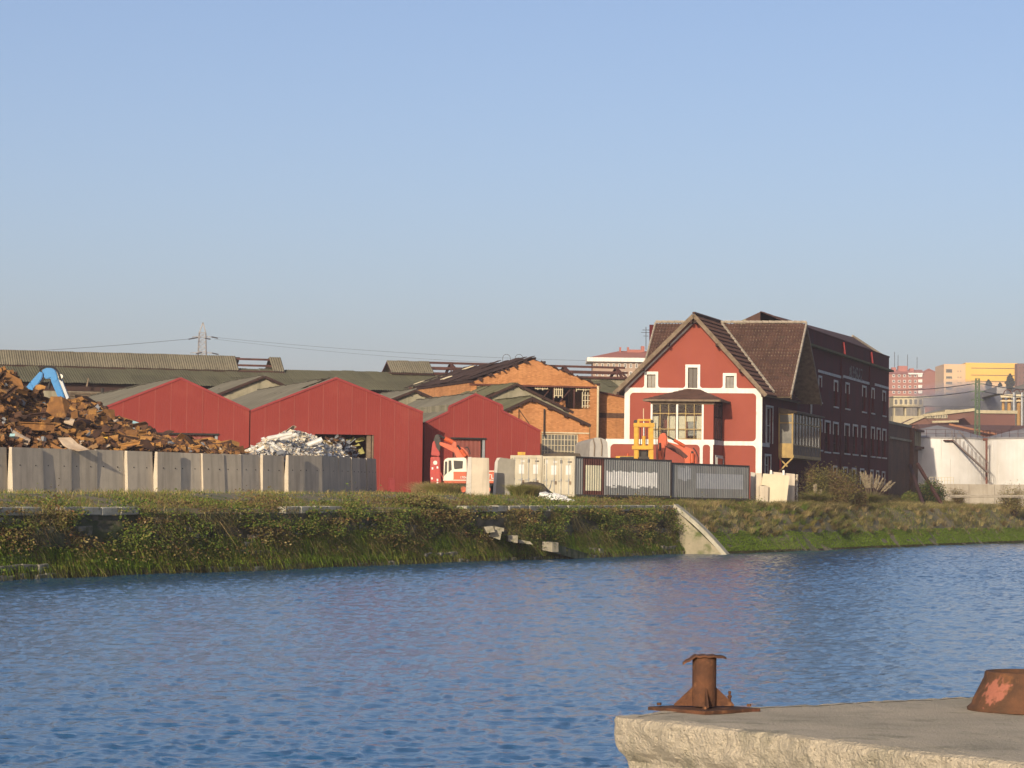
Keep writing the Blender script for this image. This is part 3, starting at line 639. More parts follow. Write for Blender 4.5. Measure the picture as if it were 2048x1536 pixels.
# rear sheds: grey roofs and stained gable walls between the red fronts
def rear_shed(px_apex, py_apex, Y, halfw, rise, depth, label, mat, eave_h=4.0, seed=1, drop=.02):
    P = at(px_apex, py_apex, Y); fr = Fr(P, SA); zt = P.z
    root = thing('rear_shed', V((P.x, P.y, 3.4)), label, 'shed')
    out = [(-halfw, zt - rise), (0, zt), (halfw, zt - rise)]
    mb = MB(); wall(mb, fr, out, 3.2, (), .1, 0); mb.build('gable_wall', m_plaster, root)
    mb = MB()
    for s in (-1, 1):
        A = fr.p(s * halfw, 3.2, 0); T = fr.p(s * halfw, zt - rise, 0); mb.poly([A, A + sb * depth, T + sb * depth, T])
    mb.poly([fr.p(-halfw, 3.2) + sb * depth, fr.p(halfw, 3.2) + sb * depth, fr.p(halfw, zt - rise) + sb * depth, fr.p(0, zt) + sb * depth, fr.p(-halfw, zt - rise) + sb * depth])
    mb.build('side_wall', m_plaster, root)
    for i in (0, 2):
        e = .35; (a, za) = out[i]; A = fr.p(a * (1 + .06), za - rise * .06 + .1, .35); W = fr.p(0, zt + .1, .35) - A
        roof_sheets(root, A, sb * (depth + .35), W, mat, sl=2.0, seed=seed + i, drop=drop)
    mb = MB()
    for s in (-1, 1): mb.bar(fr.p(0, zt + .02, .32), fr.p(s * halfw * 1.06, zt - rise * 1.06 + .02, .32), .08, .2)
    mb.build('barge_board', m_darkwood, root)
    for s in (-1, 1):
        for t in (.1, .5, .9):
            mb = MB(); Q = fr.p(s * halfw * t, zt - rise * t - .02, 0); mb.bar(Q + fr.n * .42, Q - fr.n * .3, .12, .2); mb.build('purlin_end', m_darkwood, root)
    return root
rear_shed(527, 754, 226, 5.6, 2.3, 16, 'grey roofed rear shed with stained gable showing between the two biggest red sheds', m_roofgrey, seed=20)
rear_shed(828, 782, 221, 4.2, 1.7, 20, 'grey roofed rear shed with stained gable right behind the biggest red shed', m_roofgrey, seed=23)
rear_shed(1031, 769, 221, 4.4, 2.0, 12, 'mossy green roofed rear shed in front of the burnt brick hall', m_roofgreen, seed=26, drop=.12)

# ---- long hall with ridge monitors
PH = at(0, 800, 246); FH = Fr(PH, SA)
uL, uR = FH.u(-40), FH.u(1262)
ez = FH.z(140, 766); hall = thing('long_hall', FH.p((uL + uR) / 2, 3.4, -6), 'long low factory hall with mossy grey roof, ridge monitors and bare steel frames', 'factory hall')
RUN, RISE = 7.0, FH.z(600, 742) * (253.0 / 246) - ez
FHr = Fr(PH - FH.n * 7.0, SA); rz = FHr.z(600, 741); 
b = MB(); wall(b, FH, [(uL, ez - .7), (uR, ez - .7)], 3.2, (), .1, -.5); b.build('front_wall', m_plaster, hall)
b = MB(); b.fb(FH, uL, uR, ez - .75, ez - .1, -.6, -.55); b.build('painted_eave_shadow', m_darkwood, hall)  # dark strip painted in for the shadow beneath the eave
wv = FHr.p(0, rz) - FH.p(0, ez); 
roof_sheets(hall, FH.p(uL, ez, .2), FH.d * (uR - uL), wv, m_roofgreen, sw=1.12, sl=3.7, waves=5, seed=30)
b = MB(); b.hexa([FHr.p(uL, 3.2, -9), FHr.p(uR, 3.2, -9), FHr.p(uR, 3.2, -8.8), FHr.p(uL, 3.2, -8.8), FHr.p(uL, ez, -9), FHr.p(uR, ez, -9), FHr.p(uR, ez, -8.8), FHr.p(uL, ez, -8.8)]); b.poly([FHr.p(uL, rz - .1), FHr.p(uR, rz - .1), FHr.p(uR, ez, -9), FHr.p(uL, ez, -9)])
for uq in (uL + .1, uR - .1): b.poly([FH.p(uq, 3.2, -.5), FHr.p(uq, 3.2, -9), FHr.p(uq, ez, -9), FHr.p(uq, rz - .1, 0), FH.p(uq, ez - .2, -.5)])
b.build('back_roof', m_roofgreen, hall)
FM = Fr(PH - FH.n * 5.6, SA)                         # monitor front plane
def monitor(x0, x1, ytop0, ytop1, ybot, gapx=None, seed=1):
    a0, a1 = FM.u(x0, 735), FM.u(x1, 735); zb = FM.z((x0 + x1) / 2, ybot); FMt = Fr(PH - FH.n * 7.4, SA); zt = FMt.z((x0 + x1) / 2, (ytop0 + ytop1) / 2)
    b = MB(); wall(b, FM, [(a0, zb), (a1, zb)], rz - 1.2, (), .1, -.25); b.build('monitor_wall', m_plaster, hall)
    b = MB(); b.fb(FM, a0, a1, zb - .14, zb - .02, -.2, .05); b.build('monitor_fascia', m_darkwood, hall)
    wv_ = FMt.p(0, zt) - FM.p(0, zb)
    def sk(x, y):
        if not gapx: return False
        u_ = a0 + (a1 - a0) * x; return FM.u(gapx[0], 730) < u_ < FM.u(gapx[1], 730)
    roof_sheets(hall, FM.p(a0, zb, .12), FM.d * (a1 - a0), wv_, m_rooflight, sw=1.05, sl=3.4, waves=5, amp=.04, skip=sk, seed=seed)
    back = FM.n * -3.8
    segs = [(a0, a1)] if not gapx else [(a0, FM.u(gapx[0], 730)), (FM.u(gapx[1], 730), a1)]
    for q0, q1 in segs:
        b = MB(); b.poly([FMt.p(q0, zt), FMt.p(q1, zt), FM.p(q1, zb) + back, FM.p(q0, zb) + back]); b.build('monitor_back_slope', m_rooflight, hall)
    for uu_ in (a0 + .05, a1 - .05):
        b = MB(); b.bar(FM.p(uu_, zb), FMt.p(uu_, zt - .06), .12, .12); b.bar(FMt.p(uu_, zt - .06), FM.p(uu_, zb) + back, .12, .12); b.bar(FM.p(uu_, zb), FM.p(uu_, zb) + back, .1, .1); b.build('monitor_truss', m_steelrust, hall)
    for t in (.06, .5, .96):
        b = MB(); A = FM.p(a0, zb) * (1 - t) + FMt.p(a0, zt) * t - V((0, 0, .12)); B = FM.p(a1, zb) * (1 - t) + FMt.p(a1, zt) * t - V((0, 0, .12)); b.bar(A, B, .14, .18); b.build('monitor_purlin', m_steelrust, hall)
    return zb, zt, FMt
monitor(-40, 569, 702, 715, 736, gapx=(488, 545), seed=31)
zb, zt, FMt = monitor(783, 868, 723, 725, 746, seed=33)
# bare steel frame of the stripped monitor
a0, a1 = FM.u(868, 740), FM.u(1262, 740)
for t in (.02, .52, .98):
    for s in (0, 1):
        b = MB(); A = FM.p(a0, zb) * (1 - t) + FMt.p(a0, zt) * t; B = FM.p(a1, zb) * (1 - t) + FMt.p(a1, zt) * t
        if s:
            A = A - FM.n * (3.8 * (1 - t)) ; B = B - FM.n * (3.8 * (1 - t))
            if t > .9: continue
        b.bar(A, B, .16, .2); b.build('bare_purlin', m_steelrust, hall)
for px in (912, 1140, 1245):
    uu_ = FM.u(px, 740); b = MB(); bk = FM.n * -3.8; b.bar(FM.p(uu_, zb), FMt.p(uu_, zt), .2, .2); b.bar(FMt.p(uu_, zt), FM.p(uu_, zb) + bk, .2, .2)
    b.bar(FM.p(uu_ - .45, zb), FMt.p(uu_, zt), .12, .12); b.bar(FM.p(uu_ + .5, zb), FMt.p(uu_, zt), .12, .12); b.build('bare_truss', m_steelrust, hall)
b = MB(); wall(b, FM, [(a0, zb - .05), (a1, zb - .05)], rz - 1.2, (), .1, -.25); b.build('monitor_wall', m_plaster, hall)
# louvred planking below the eave on the left
for k in range(6):
    b = MB(); ua, ub = FH.u(128), FH.u(262 - (k > 3) * 90 - k * 4); z = ez - .95 - k * .22; b.hexa([FH.p(ua, z, .1), FH.p(ub, z, .1), FH.p(ub, z + .08, -.1), FH.p(ua, z + .08, -.1), FH.p(ua, z + .09, .16), FH.p(ub, z + .09, .16), FH.p(ub, z + .19, -.04), FH.p(ua, z + .19, -.04)]); b.build('louvre_plank', m_wood, hall)
b = MB(); P = FH.p(FH.u(201), ez - 1.6, .4); b.tube(P, P + V((0, 0, 1.2)), .14); b.build('vent_pipe', m_darkmetal, hall)
b = MB(); P = FH.p(FH.u(170), ez - .3, .3); b.bar(P, P + V((.15, 0, .75)), .12, .12); b.build('stay', m_wood, hall)
b = MB(); P = FH.p(FH.u(817), ez - .4, .3); b.tube(P, P + V((0, 0, .75)), .11); b.build('vent_pipe', m_steelrust, hall)

# ---- burnt brick hall
PB = at(944, 780, 231); FB = Fr(PB, SA)
bo = [FB.uz(942, 765), FB.uz(1068, 719), FB.uz(1196, 771)]
bh = thing('brick_hall', FB.p((bo[0][0] + bo[2][0]) / 2, 3.4, -6), 'burnt out orange brick gabled hall with charred rafters and shattered glazing', 'brick hall')
wh = FB.rect(953, 771, 1181, 816)
b = MB(); wall(b, FB, bo, 3.2, [wh], .3); b.build('gable_wall', m_brick, bh)
b = MB(); A = FB.p(bo[0][0], 3.2, -.01); T = FB.p(bo[0][0], bo[0][1], -.01); D = sb * 22; b.poly([A, A + D, T + D, T]); A = FB.p(bo[2][0], 3.2, -.01); T = FB.p(bo[2][0], bo[2][1], -.01); b.poly([A, A + D, T + D, T]); b.build('side_wall', m_brick, bh)
b = MB(); b.poly([FB.p(bo[0][0], 3.2) + D, FB.p(bo[2][0], 3.2) + D, FB.p(bo[2][0], bo[2][1]) + D, FB.p(bo[1][0], bo[1][1]) + D, FB.p(bo[0][0], bo[0][1]) + D]); b.build('back_wall', m_brick, bh)
b = MB(); b.fb(FB, bo[0][0] - .1, bo[2][0] + .15, bo[0][1] - .22, bo[0][1] - .08, -.1, .10); b.build('string_course', m_brickdark, bh)
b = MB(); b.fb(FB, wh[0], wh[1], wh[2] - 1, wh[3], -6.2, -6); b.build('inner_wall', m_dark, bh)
ap = bo[1]
for s, (e0) in ((0, bo[0]), (1, bo[2])):
    for k in range(18):
        b = MB(); Q = sb * (1.2 * k + .2); b.bar(FB.p(e0[0] * 1.0, e0[1] - .05) + Q, FB.p(ap[0], ap[1] - .05) + Q, .14, .2); b.build('charred_rafter', m_darkwood, bh)
    for t in (.0, .14, .28, .42, .56, .70, .85, 1.0):
        b = MB(); A = FB.p(e0[0] + (ap[0] - e0[0]) * t, e0[1] + (ap[1] - e0[1]) * t + .08, .35); b.bar(A, A + sb * 21, .14, .18); b.build('charred_purlin', m_darkwood, bh)
A = FB.p(bo[0][0], bo[0][1] + .2, 0)
m_char = M('scorched_roof_sheet', (.045, .026, .022), (.03, .02, .018), scale=1.5, rough=.9, rnd=.3)
roof_sheets(bh, A, sb * 21, FB.p(ap[0], ap[1] + .2) - A, m_char, sw=1.05, sl=1.8, drop=.22, seed=40, jit=.1, name='scorched_sheet')
A2 = FB.p(bo[0][0], bo[0][1] + .32, 0) + sb * 11
roof_sheets(bh, A2, sb * 10, FB.p(ap[0], ap[1] + .32) - FB.p(bo[0][0], bo[0][1] + .32), m_cream, sw=1.0, sl=.8, drop=.93, seed=44, jit=.12, name='pale_batten')
for k, px in enumerate((1013, 1038)):
    b = MB(); Pq = at(px, 718, 243); 
    for i in range(8): b.bar(Pq + V((.32 * cos(pi * i / 8), 0, .3 * sin(pi * i / 8) + .1)), Pq + V((.32 * cos(pi * (i + 1) / 8), 0, .3 * sin(pi * (i + 1) / 8) + .1)), .035, .035)
    b.bar(Pq + V((-.32, 0, -.7)), Pq + V((-.32, 0, .1)), .035, .035); b.bar(Pq + V((.32, 0, -.7)), Pq + V((.32, 0, .1)), .035, .035); b.build('bent_hoop', m_darkmetal, bh)
# glazing bars: broken
for (x0, x1, ya, yb, nx, nz) in [(1072, 1096, 772, 781, 5, 1), (1110, 1126, 772, 796, 4, 2), (1154, 1182, 772, 784, 6, 1), (1166, 1182, 784, 816, 3, 3), (955, 990, 771, 775, 8, 1)]:
    r = FB.rect(x0, ya, x1, yb); b = MB()
    for i in range(nx + 1): u_ = r[0] + (r[1] - r[0]) * i / nx; b.fb(FB, u_ - .035, u_ + .035, r[2] + random.uniform(0, .35) * (nz < 3), r[3], -.2, -.12)
    for i in range(nz): z_ = r[3] - (r[3] - r[2]) * (i + .6) / nz; b.fb(FB, r[0], r[1], z_ - .03, z_ + .03, -.205, -.125)
    b.build('broken_glazing_bar', m_cream, bh)
for px in (1109, 1150):
    r = FB.rect(px - 1, 772, px + 1, 816); b = MB(); b.fb(FB, r[0], r[1], r[2], r[3], -.35, -.2); b.bar(FB.p(r[0] - 1.4, r[2] + .1, -.5), FB.p(r[0], r[3], -.5), .08, .08); b.build('window_post', m_steelrust, bh)
for (x0, y0, x1, y1) in [(1120, 803, 1133, 816), (1085, 800, 1104, 812), (1134, 800, 1140, 811)]:
    r = FB.rect(x0, y0, x1, y1); b = MB(); b.fb(FB, r[0], r[1], r[2] - .6, r[3], -1.6, -1.2); b.build('rubble_pier', m_brick, bh)
b = MB(); u_ = FB.u(1194); b.tube(FB.p(u_, FB.z(1194, 885), .12), FB.p(u_, FB.z(1196, 772), .12), .1); b.build('down_pipe', m_cream, bh)
b = MB()
for t in (.12, .32, .5, .68, .88):
    for e0 in (bo[0], bo[2]): Q = FB.p(e0[0] + (ap[0] - e0[0]) * t, e0[1] + (ap[1] - e0[1]) * t + .03, .28); b.bar(Q + V((-.16, 0, .1)), Q + V((.16, 0, -.12)), .1, .12)
b.build('purlin_stub', m_darkwood, bh)

# ---- low brick workshop with the gridded window
PW = at(1060, 850, 212); FW = Fr(PW, SA)
wo_ = [FW.uz(985, 832), FW.uz(1061, 797), FW.uz(1179, 852)]
wk = thing('brick_workshop', FW.p(1, 3.4, -4), 'low orange brick workshop with a large cream gridded window', 'workshop')
wr = FW.rect(1083, 868, 1156, 925)
b = MB(); wall(b, FW, wo_, 3.2, [wr], .2); b.build('gable_wall', m_brick, wk)
b = MB(); D = sb * 14
for q in (0, 2): A = FW.p(wo_[q][0], 3.2, -.02); T = FW.p(wo_[q][0], wo_[q][1], -.02); b.poly([A, A + D, T + D, T])
b.build('side_wall', m_brick, wk)
window(FW, wr, wk, m_cream, m_glassgrey, .1, 11, 5, .07, 'grid_window')
b = MB(); l = FW.rect(1083, 864.5, 1178, 867); b.fb(FW, l[0], l[1], l[2], l[3], -.05, .06); b.build('lintel', m_cream, wk)
for q in (0, 2):
    (a, za) = wo_[q]; A = FW.p(a, za + .12, .3); W_ = FW.p(wo_[1][0], wo_[1][1] + .12, .3) - A
    roof_sheets(wk, A, sb * 14, W_, m_roofgreen, sl=2.1, seed=50 + q)
    b = MB(); b.bar(FW.p(a, za, .3), FW.p(wo_[1][0], wo_[1][1], .3), .07, .2); b.build('barge_board', m_darkwood, wk)
    for t in (.15, .42, .7, .97):
        b = MB(); Q = FW.p(a + (wo_[1][0] - a) * t, za + (wo_[1][1] - za) * t - .1, 0); b.bar(Q + FW.n * .4, Q - FW.n * .2, .14, .22); b.build('purlin_end', m_darkwood, wk)
b = MB(); u_ = FW.u(1086); b.tube(FW.p(u_, FW.z(1086, 872), .2), FW.p(u_, FW.z(1086, 818), .2), .055); b.build('stove_pipe', m_darkmetal, wk)
b = MB(); u_ = FW.u(1036); b.tube(FW.p(u_, FW.z(1036, 845), .1), FW.p(u_, FW.z(1036, 818), .1), .025); b.bar(FW.p(u_, FW.z(1036, 819), .1), FW.p(FW.u(1060), FW.z(1060, 852), .1), .04, .04); b.build('cable_stay', m_darkmetal, wk)
b = MB(); r = FW.rect(1180, 850, 1192, 878); b.fb(FW, r[0], r[1], r[2] - 1, r[3], -1.6, -1.4); b.build('green_side_panel', M('pale_green_panel', (.33, .36, .14), (.26, .28, .12)), wk)

# ---- brick range glimpsed beside the red house
PG = at(1197, 850, 236); FG = Fr(PG, SA); g0 = FG.uz(1192, 784); g1 = FG.uz(1262, 798)
bg_ = thing('brick_annex', FG.p(1.5, 3.4, -3), 'plain orange brick wall in shadow between the burnt hall and the red house', 'brick building')
b = MB(); wall(b, FG, [g0, g1], 3.2); A = FG.p(g1[0], 3.2); T = FG.p(*g1); b.poly([A, A + sb * 6, T + sb * 6, T]); b.build('wall', m_brick, bg_)
b = MB(); r = FG.rect(1192, 826, 1262, 836); b.fb(FG, r[0], r[1], r[2], r[3], -.05, .05); b.build('concrete_band', m_brickgone, bg_)
b = MB(); b.bar(FG.p(g0[0], g0[1] + .05, .02), FG.p(g1[0], g1[1] + .05, .02), .3, .12); b.build('coping', m_brickdark, bg_)

# ---- tarpaulin covered load
PT = at(1197, 912, 206)
td = thing('covered_load', V((PT.x, PT.y, 3.6)), 'rounded load under pale grey tarpaulin beside the brick workshop', 'covered load')
b = MB(); pr = []
prof = [(1178, 930), (1180, 884), (1184, 878), (1192, 875), (1202, 876), (1211, 879), (1215, 885), (1216, 930)]
b.prism([at(x, y, 206) for x, y in prof], V((-1.0, 4, -.2))); b.build('tarpaulin', M('grey_tarpaulin', (.36, .34, .30), (.28, .265, .24), scale=1.5, rough=.8, bump=.5, bscale=3), td)
for x in (1188, 1203):
    b = MB(); q = [at(xx, yy, 205.9) for xx, yy in ((x, 912), (x + 1, 890), (x - 2, 877))]; 
    for i in range(2): b.bar(q[i], q[i + 1], .06, .06)
    b.build('rope', m_wood, td)
# ================================================================== the red gabled house and the long dark building
HA, HB_ = -8.0, 74.0
PF = at(1248, 850, 216.8); FF = Fr(PF, HA); ha = FF.d; hb = V((cos(R(HB_)), sin(R(HB_)), 0))
house = thing('gabled_house', FF.p(5, 3.4, -6), 'red rendered house with white trim and steep brown tiled cross gables', 'house')
GZ = 3.3
# roof points on the overhang plane
FO = Fr(PF - hb * .95, HA); rL, rA, rR = FO.uz(1228, 786), FO.uz(1387, 630), FO.uz(1532, 790)
ez_ = (rL[1] + rR[1]) / 2; uL_, uR_ = FF.u(1249), FF.u(1523)
sl_l = (rA[1] - rL[1]) / (rA[0] - rL[0]); sl_r = (rA[1] - rR[1]) / (rR[0] - rA[0])
def roofz(u): return rA[1] - .22 - (sl_l * (rA[0] - u) if u < rA[0] else sl_r * (u - rA[0]))
ow = [(uL_, roofz(uL_)), (rA[0], roofz(rA[0])), (uR_, roofz(uR_))]
gw = [FF.rect(1294, 749, 1311, 776), FF.rect(1376, 735, 1395, 777), FF.rect(1451, 752, 1468, 779)]
b = MB(); wall(b, FF, ow, GZ, gw, .22); b.build('front_wall', m_housered, house)
# white trim: corner pilasters, string courses, rake line
def trim(fr, px, name='white_trim', proud=.05, mat=m_white):
    b = MB()
    for (x0, y0, x1, y1) in px: r = fr.rect(x0, y0, x1, y1); b.fb(fr, r[0], r[1], r[2], r[3], -.02, proud)
    return b.build(name, mat, house)
zb1 = (FF.z(1380, 776), FF.z(1380, 786)); zb2 = (FF.z(1480, 882.5), FF.z(1480, 891))
b = MB(); b.fb(FF, uL_ - .03, uL_ + .38, GZ, zb1[1], -.02, .06); b.build('corner_pilaster', m_white, house)
b = MB(); b.fb(FF, uR_ - .43, uR_ + .03, GZ, zb1[1], -.02, .06); b.build('corner_pilaster', m_white, house)
b = MB(); b.fb(FF, uL_ - .02, uR_ + .02, zb1[1], zb1[0], -.02, .055); b.build('string_course', m_white, house)
b = MB(); b.fb(FF, FF.u(1430), uR_ - .43, zb2[1], zb2[0], -.02, .053); b.build('string_course', m_white, house)
# rounded white fillets in the panel corners
def fillet(fr, u, z, su, sz, r, parent, proud=.05, mat=m_white):
    b = MB(); pts = [fr.p(u, z, proud)]
    for i in range(7):
        t = pi / 2 * i / 6; pts.append(fr.p(u + su * r * (1 - sin(t)), z + sz * r * (1 - cos(t)), proud))
    b.prism(pts, fr.n * -.06); b.build('corner_fillet', mat, parent)
for (u, z, su, sz) in [(uL_ + .38, zb1[1], 1, -1), (uR_ - .43, zb1[1], -1, -1), (uR_ - .43, zb2[0], -1, 1), (uR_ - .43, zb2[1], -1, -1)]: fillet(FF, u, z, su, sz, .3, house)
for s, e in ((0, ow[0]), (1, ow[2])):
    b = MB(); b.bar(FF.p(e[0], e[1] - .06, .03), FF.p(rA[0], ow[1][1] - .06, .03), .07, .16, up=V((0, 0, 1))); b.build('rake_trim', m_white, house)
for r in gw:
    surround(FF, r, house, m_white, .2, 'LRT', .06); window(FF, r, house, m_wood if r is not gw[1] else m_darkwood, m_glassdark if r is gw[1] else m_glassgrey, .16, 2, 1, .05)
    fillet(FF, r[0] - .2, zb1[0], -1, 1, .22, house, .052); fillet(FF, r[1] + .2, zb1[0], 1, 1, .22, house, .052)
# side wall (shaded), cross gable, and the left and back walls
PS = FF.p(uR_, 0); FS = Fr(PS, HB_)
tL = 14.8
Rr = at(1613, 648, 223.3); Rl = at(1311, 647, 225.2); Ff = at(1582, 793, 218.0); Fb = at(1643, 806, 229.4)
tr_ = (Rr - PS).dot(hb); tf_ = (Ff - PS).dot(hb); tb_ = (Fb - PS).dot(hb); cz = Rr.z
def crossz(t): return cz - .25 - (cz - Ff.z) * (abs(t - tr_) / (tr_ - tf_ if t < tr_ else tb_ - tr_))
so_ = [(0, rR[1] - .1), (tf_ + .6, crossz(tf_ + .6)), (tr_, crossz(tr_)), (tb_ - .5, crossz(tb_ - .5)), (tL, 11.2)]
sw = [FS.rect(1532, 815, 1545, 887), FS.rect(1530, 912, 1541, 948), FS.rect(1592, 745, 1601, 794)]
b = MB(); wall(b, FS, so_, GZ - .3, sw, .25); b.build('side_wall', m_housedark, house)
for i, r in enumerate(sw):
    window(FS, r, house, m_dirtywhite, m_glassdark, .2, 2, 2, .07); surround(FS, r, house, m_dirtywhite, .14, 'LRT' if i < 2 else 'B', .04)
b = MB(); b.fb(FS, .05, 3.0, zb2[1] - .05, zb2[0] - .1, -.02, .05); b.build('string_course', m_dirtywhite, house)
b = MB(); u_ = FS.u(1558); b.tube(FS.p(u_, GZ, .12), FS.p(u_, FS.z(1558, 828), .12), .07); b.build('down_pipe', m_redmach, house)
b = MB(); u_ = FS.u(1620, 800); b.tube(FS.p(u_, FS.z(1620, 830), .1), FS.p(u_, FS.z(1620, 782), .1), .09); b.build('down_pipe', m_dirtywhite, house)
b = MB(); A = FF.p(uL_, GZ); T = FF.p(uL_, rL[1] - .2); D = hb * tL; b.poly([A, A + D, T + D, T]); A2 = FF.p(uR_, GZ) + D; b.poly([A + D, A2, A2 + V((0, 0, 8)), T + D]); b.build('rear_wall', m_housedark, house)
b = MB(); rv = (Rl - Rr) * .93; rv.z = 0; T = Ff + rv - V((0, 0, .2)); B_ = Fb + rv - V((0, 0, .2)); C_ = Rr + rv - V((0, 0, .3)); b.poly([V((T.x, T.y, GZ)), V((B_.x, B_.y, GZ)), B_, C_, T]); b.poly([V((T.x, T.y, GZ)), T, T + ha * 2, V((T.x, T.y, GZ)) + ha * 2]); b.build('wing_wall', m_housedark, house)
# roofs: solid slabs with tile courses
m_tilemain = M('shaded_plain_tile', (.085, .044, .032), (.06, .031, .024), scale=1.4, rough=.85, spots=[((.06, .05, .035), 1.5, .6, .75)])  # main slope faces off the sun; its dimmer light is put into the colour
def slope(P, U, W, mat, th=.16, name='roof_slope', course=.34, step=.05):
    n = V(U).cross(V(W)).normalized(); n = n if n.z > 0 else -n
    b = MB(); P = V(P); b.hexa([P - n * th, P + U - n * th, P + U + W - n * th, P + W - n * th, P, P + U, P + U + W, P + W]); o = b.build(name, m_wood, house)
    t = MB(); tiles(t, P + n * .02, U, W, course, step=step); tl = t.build('roof_tiles', mat, o, norm=False); tl['kind'] = 'stuff'
    return o
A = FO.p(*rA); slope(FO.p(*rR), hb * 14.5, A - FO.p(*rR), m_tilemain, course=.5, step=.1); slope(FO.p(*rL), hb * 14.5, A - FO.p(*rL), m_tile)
ridge = Rl - Rr; ridge.z = 0
slope(Ff, ridge * 1.0, Rr - Ff, m_tile); slope(Fb, ridge * 1.0, Rr - Fb, m_tile)
# ridge and valley cappings, bargeboards, eave brackets
m_cap = M('mortar_capping', (.36, .31, .24), (.26, .22, .17), scale=3, rough=.9)
def cap(P, Q, w=.18, mat=m_cap, name='ridge_capping', n=14):
    b = MB(); P, Q = V(P), V(Q)
    for i in range(n):
        a, c = P + (Q - P) * (i / n), P + (Q - P) * ((i + .96) / n); b.tube(a + V((0, 0, .03)), c + V((0, 0, .05)), w * .55, w * .6, 6)
    b.build(name, mat, house)
up3 = V((0, 0, .12))
cap(A + up3, A + hb * 12 + up3, .2, m_tile, n=24); cap(Rr + up3, Rr + ridge + up3, .2, m_cap, n=24)
cap(Rr + up3 * .6, Ff + up3 * .6, .14); cap(Rr + ridge + up3 * .6, Ff + ridge + up3 * .6, .14)
ss = A + hb * ((Rr - A).dot(hb) ) ; ss.z = A.z
# valley between the main right slope and the cross front slope
def pl(P, a_, c_): n_ = a_.cross(c_).normalized(); return n_, n_.dot(P)
n1_, d1_ = pl(A, hb, FO.p(*rR) - A); n2_, d2_ = pl(Rr, ridge, Ff - Rr)
def online(z_):
    (a1_, b1_, c1_), (a2_, b2_, c2_) = n1_, n2_; e1_, e2_ = d1_ - c1_ * z_, d2_ - c2_ * z_; D_ = a1_ * b2_ - a2_ * b1_; return V(((e1_ * b2_ - e2_ * b1_) / D_, (a1_ * e2_ - a2_ * e1_) / D_, z_))
cap(online(cz - .2) + V((0, -.12, .14)), online(Ff.z + .15) + V((0, -.12, .14)), .2, m_cap, 'valley_mortar', 24)
for e in (rL, rR):
    b = MB(); b.bar(FO.p(e[0], e[1] - .06, .05), FO.p(rA[0], rA[1] - .02, .05), .1, .30); b.build('barge_board', m_wood, house)
    for t in (.05, .36, .68, .97):
        b = MB(); u_ = e[0] + (rA[0] - e[0]) * t; z_ = e[1] + (rA[1] - e[1]) * t - .32; b.bar(FO.p(u_, z_, .1), FO.p(u_, z_, -1.1), .16, .22); b.build('eave_bracket', m_darkwood, house)
for q in (Ff, Fb):
    b = MB(); b.bar(q - up3, Rr - up3, .1, .28); b.build('barge_board', m_wood, house)
# ground annex and the glazed bay in front of the facade
bd = -hb * 3.4; FY = Fr(PF + bd, HA)
ya, yb = FY.u(1213), FY.u(1427); yt = FY.z(1300, 880)
b = MB(); wall(b, FY, [(ya, yt), (yb, yt)], GZ); A = FY.p(ya, GZ); b.poly([A, A - bd, A - bd + V((0, 0, yt - GZ)), A + V((0, 0, yt - GZ))]); A = FY.p(yb, GZ); b.poly([A, A - bd, A - bd + V((0, 0, yt - GZ)), A + V((0, 0, yt - GZ))]); b.poly([FY.p(ya, yt), FY.p(yb, yt), FY.p(yb, yt) - bd, FY.p(ya, yt) - bd]); b.build('annex_wall', m_housered, house)
b = MB(); b.fb(FY, ya - .05, yb + .05, yt - .32, yt + .06, -.1, .06); b.build('annex_cornice', m_white, house)
b = MB(); b.fb(FY, ya - .03, ya + .3, GZ, yt - .32, -.05, .055); b.build('annex_pilaster', m_white, house)
for x in (1402.5, 1423): r = FY.rect(x - 3, 885, x + 3, 960); b = MB(); b.fb(FY, r[0], r[1], GZ, yt - .32, -.02, .05); b.build('annex_pilaster', m_white, house)
fillet(FY, ya + .3, yt - .32, 1, -1, .3, house); fillet(FY, FY.u(1399.5), yt - .32, -1, -1, .3, house); fillet(FY, FY.u(1405.5), yt - .32, 1, -1, .22, house); fillet(FY, FY.u(1420), yt - .32, -1, -1, .22, house)
FX = Fr(FY.p(yb, 0), HB_)                                 # the bay's shaded right flank
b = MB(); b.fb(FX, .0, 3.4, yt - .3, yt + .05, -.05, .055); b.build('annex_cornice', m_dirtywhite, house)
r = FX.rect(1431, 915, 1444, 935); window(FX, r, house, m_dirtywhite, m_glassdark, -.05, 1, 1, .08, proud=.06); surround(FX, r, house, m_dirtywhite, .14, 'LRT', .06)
bx0, bx1, bxe = FY.u(1303, 840), FY.u(1404, 840), FY.u(1427, 840); bz1 = FY.z(1360, 801)
b = MB(); b.fb(FY, bx1 + .05, bxe, yt + .06, bz1, -.25, 0); bay = b.build('bay_window', m_housered, house)
gl = (bx0, bx1 + .05, yt + .06, bz1); fr_ = MB()
n = 6
wz = bz1 - yt
win = MB()
for i in range(n + 1):
    u_ = gl[0] + (gl[1] - gl[0]) * i / n; ww = .05
    win = MB(); win.fb(FY, u_ - ww / 2, u_ + ww / 2, gl[2], gl[3], -.12, -.02); win.build('mullion', m_woodyellow if i not in (0, 3, 6) else m_white, bay)
    if i in (0, 3, 6): q = MB(); q.fb(FY, u_ - .07, u_ + .07, gl[2], gl[3] - .05, -.1, .01); q.build('white_post', m_white, bay)
for z_ in (gl[2] + wz * .0 + .04, gl[2] + wz * .26, gl[2] + wz * .65, gl[3] - .08):
    q = MB(); q.fb(FY, gl[0], gl[1], z_ - .03, z_ + .03, -.11, -.03); q.build('transom', m_woodyellow, bay)
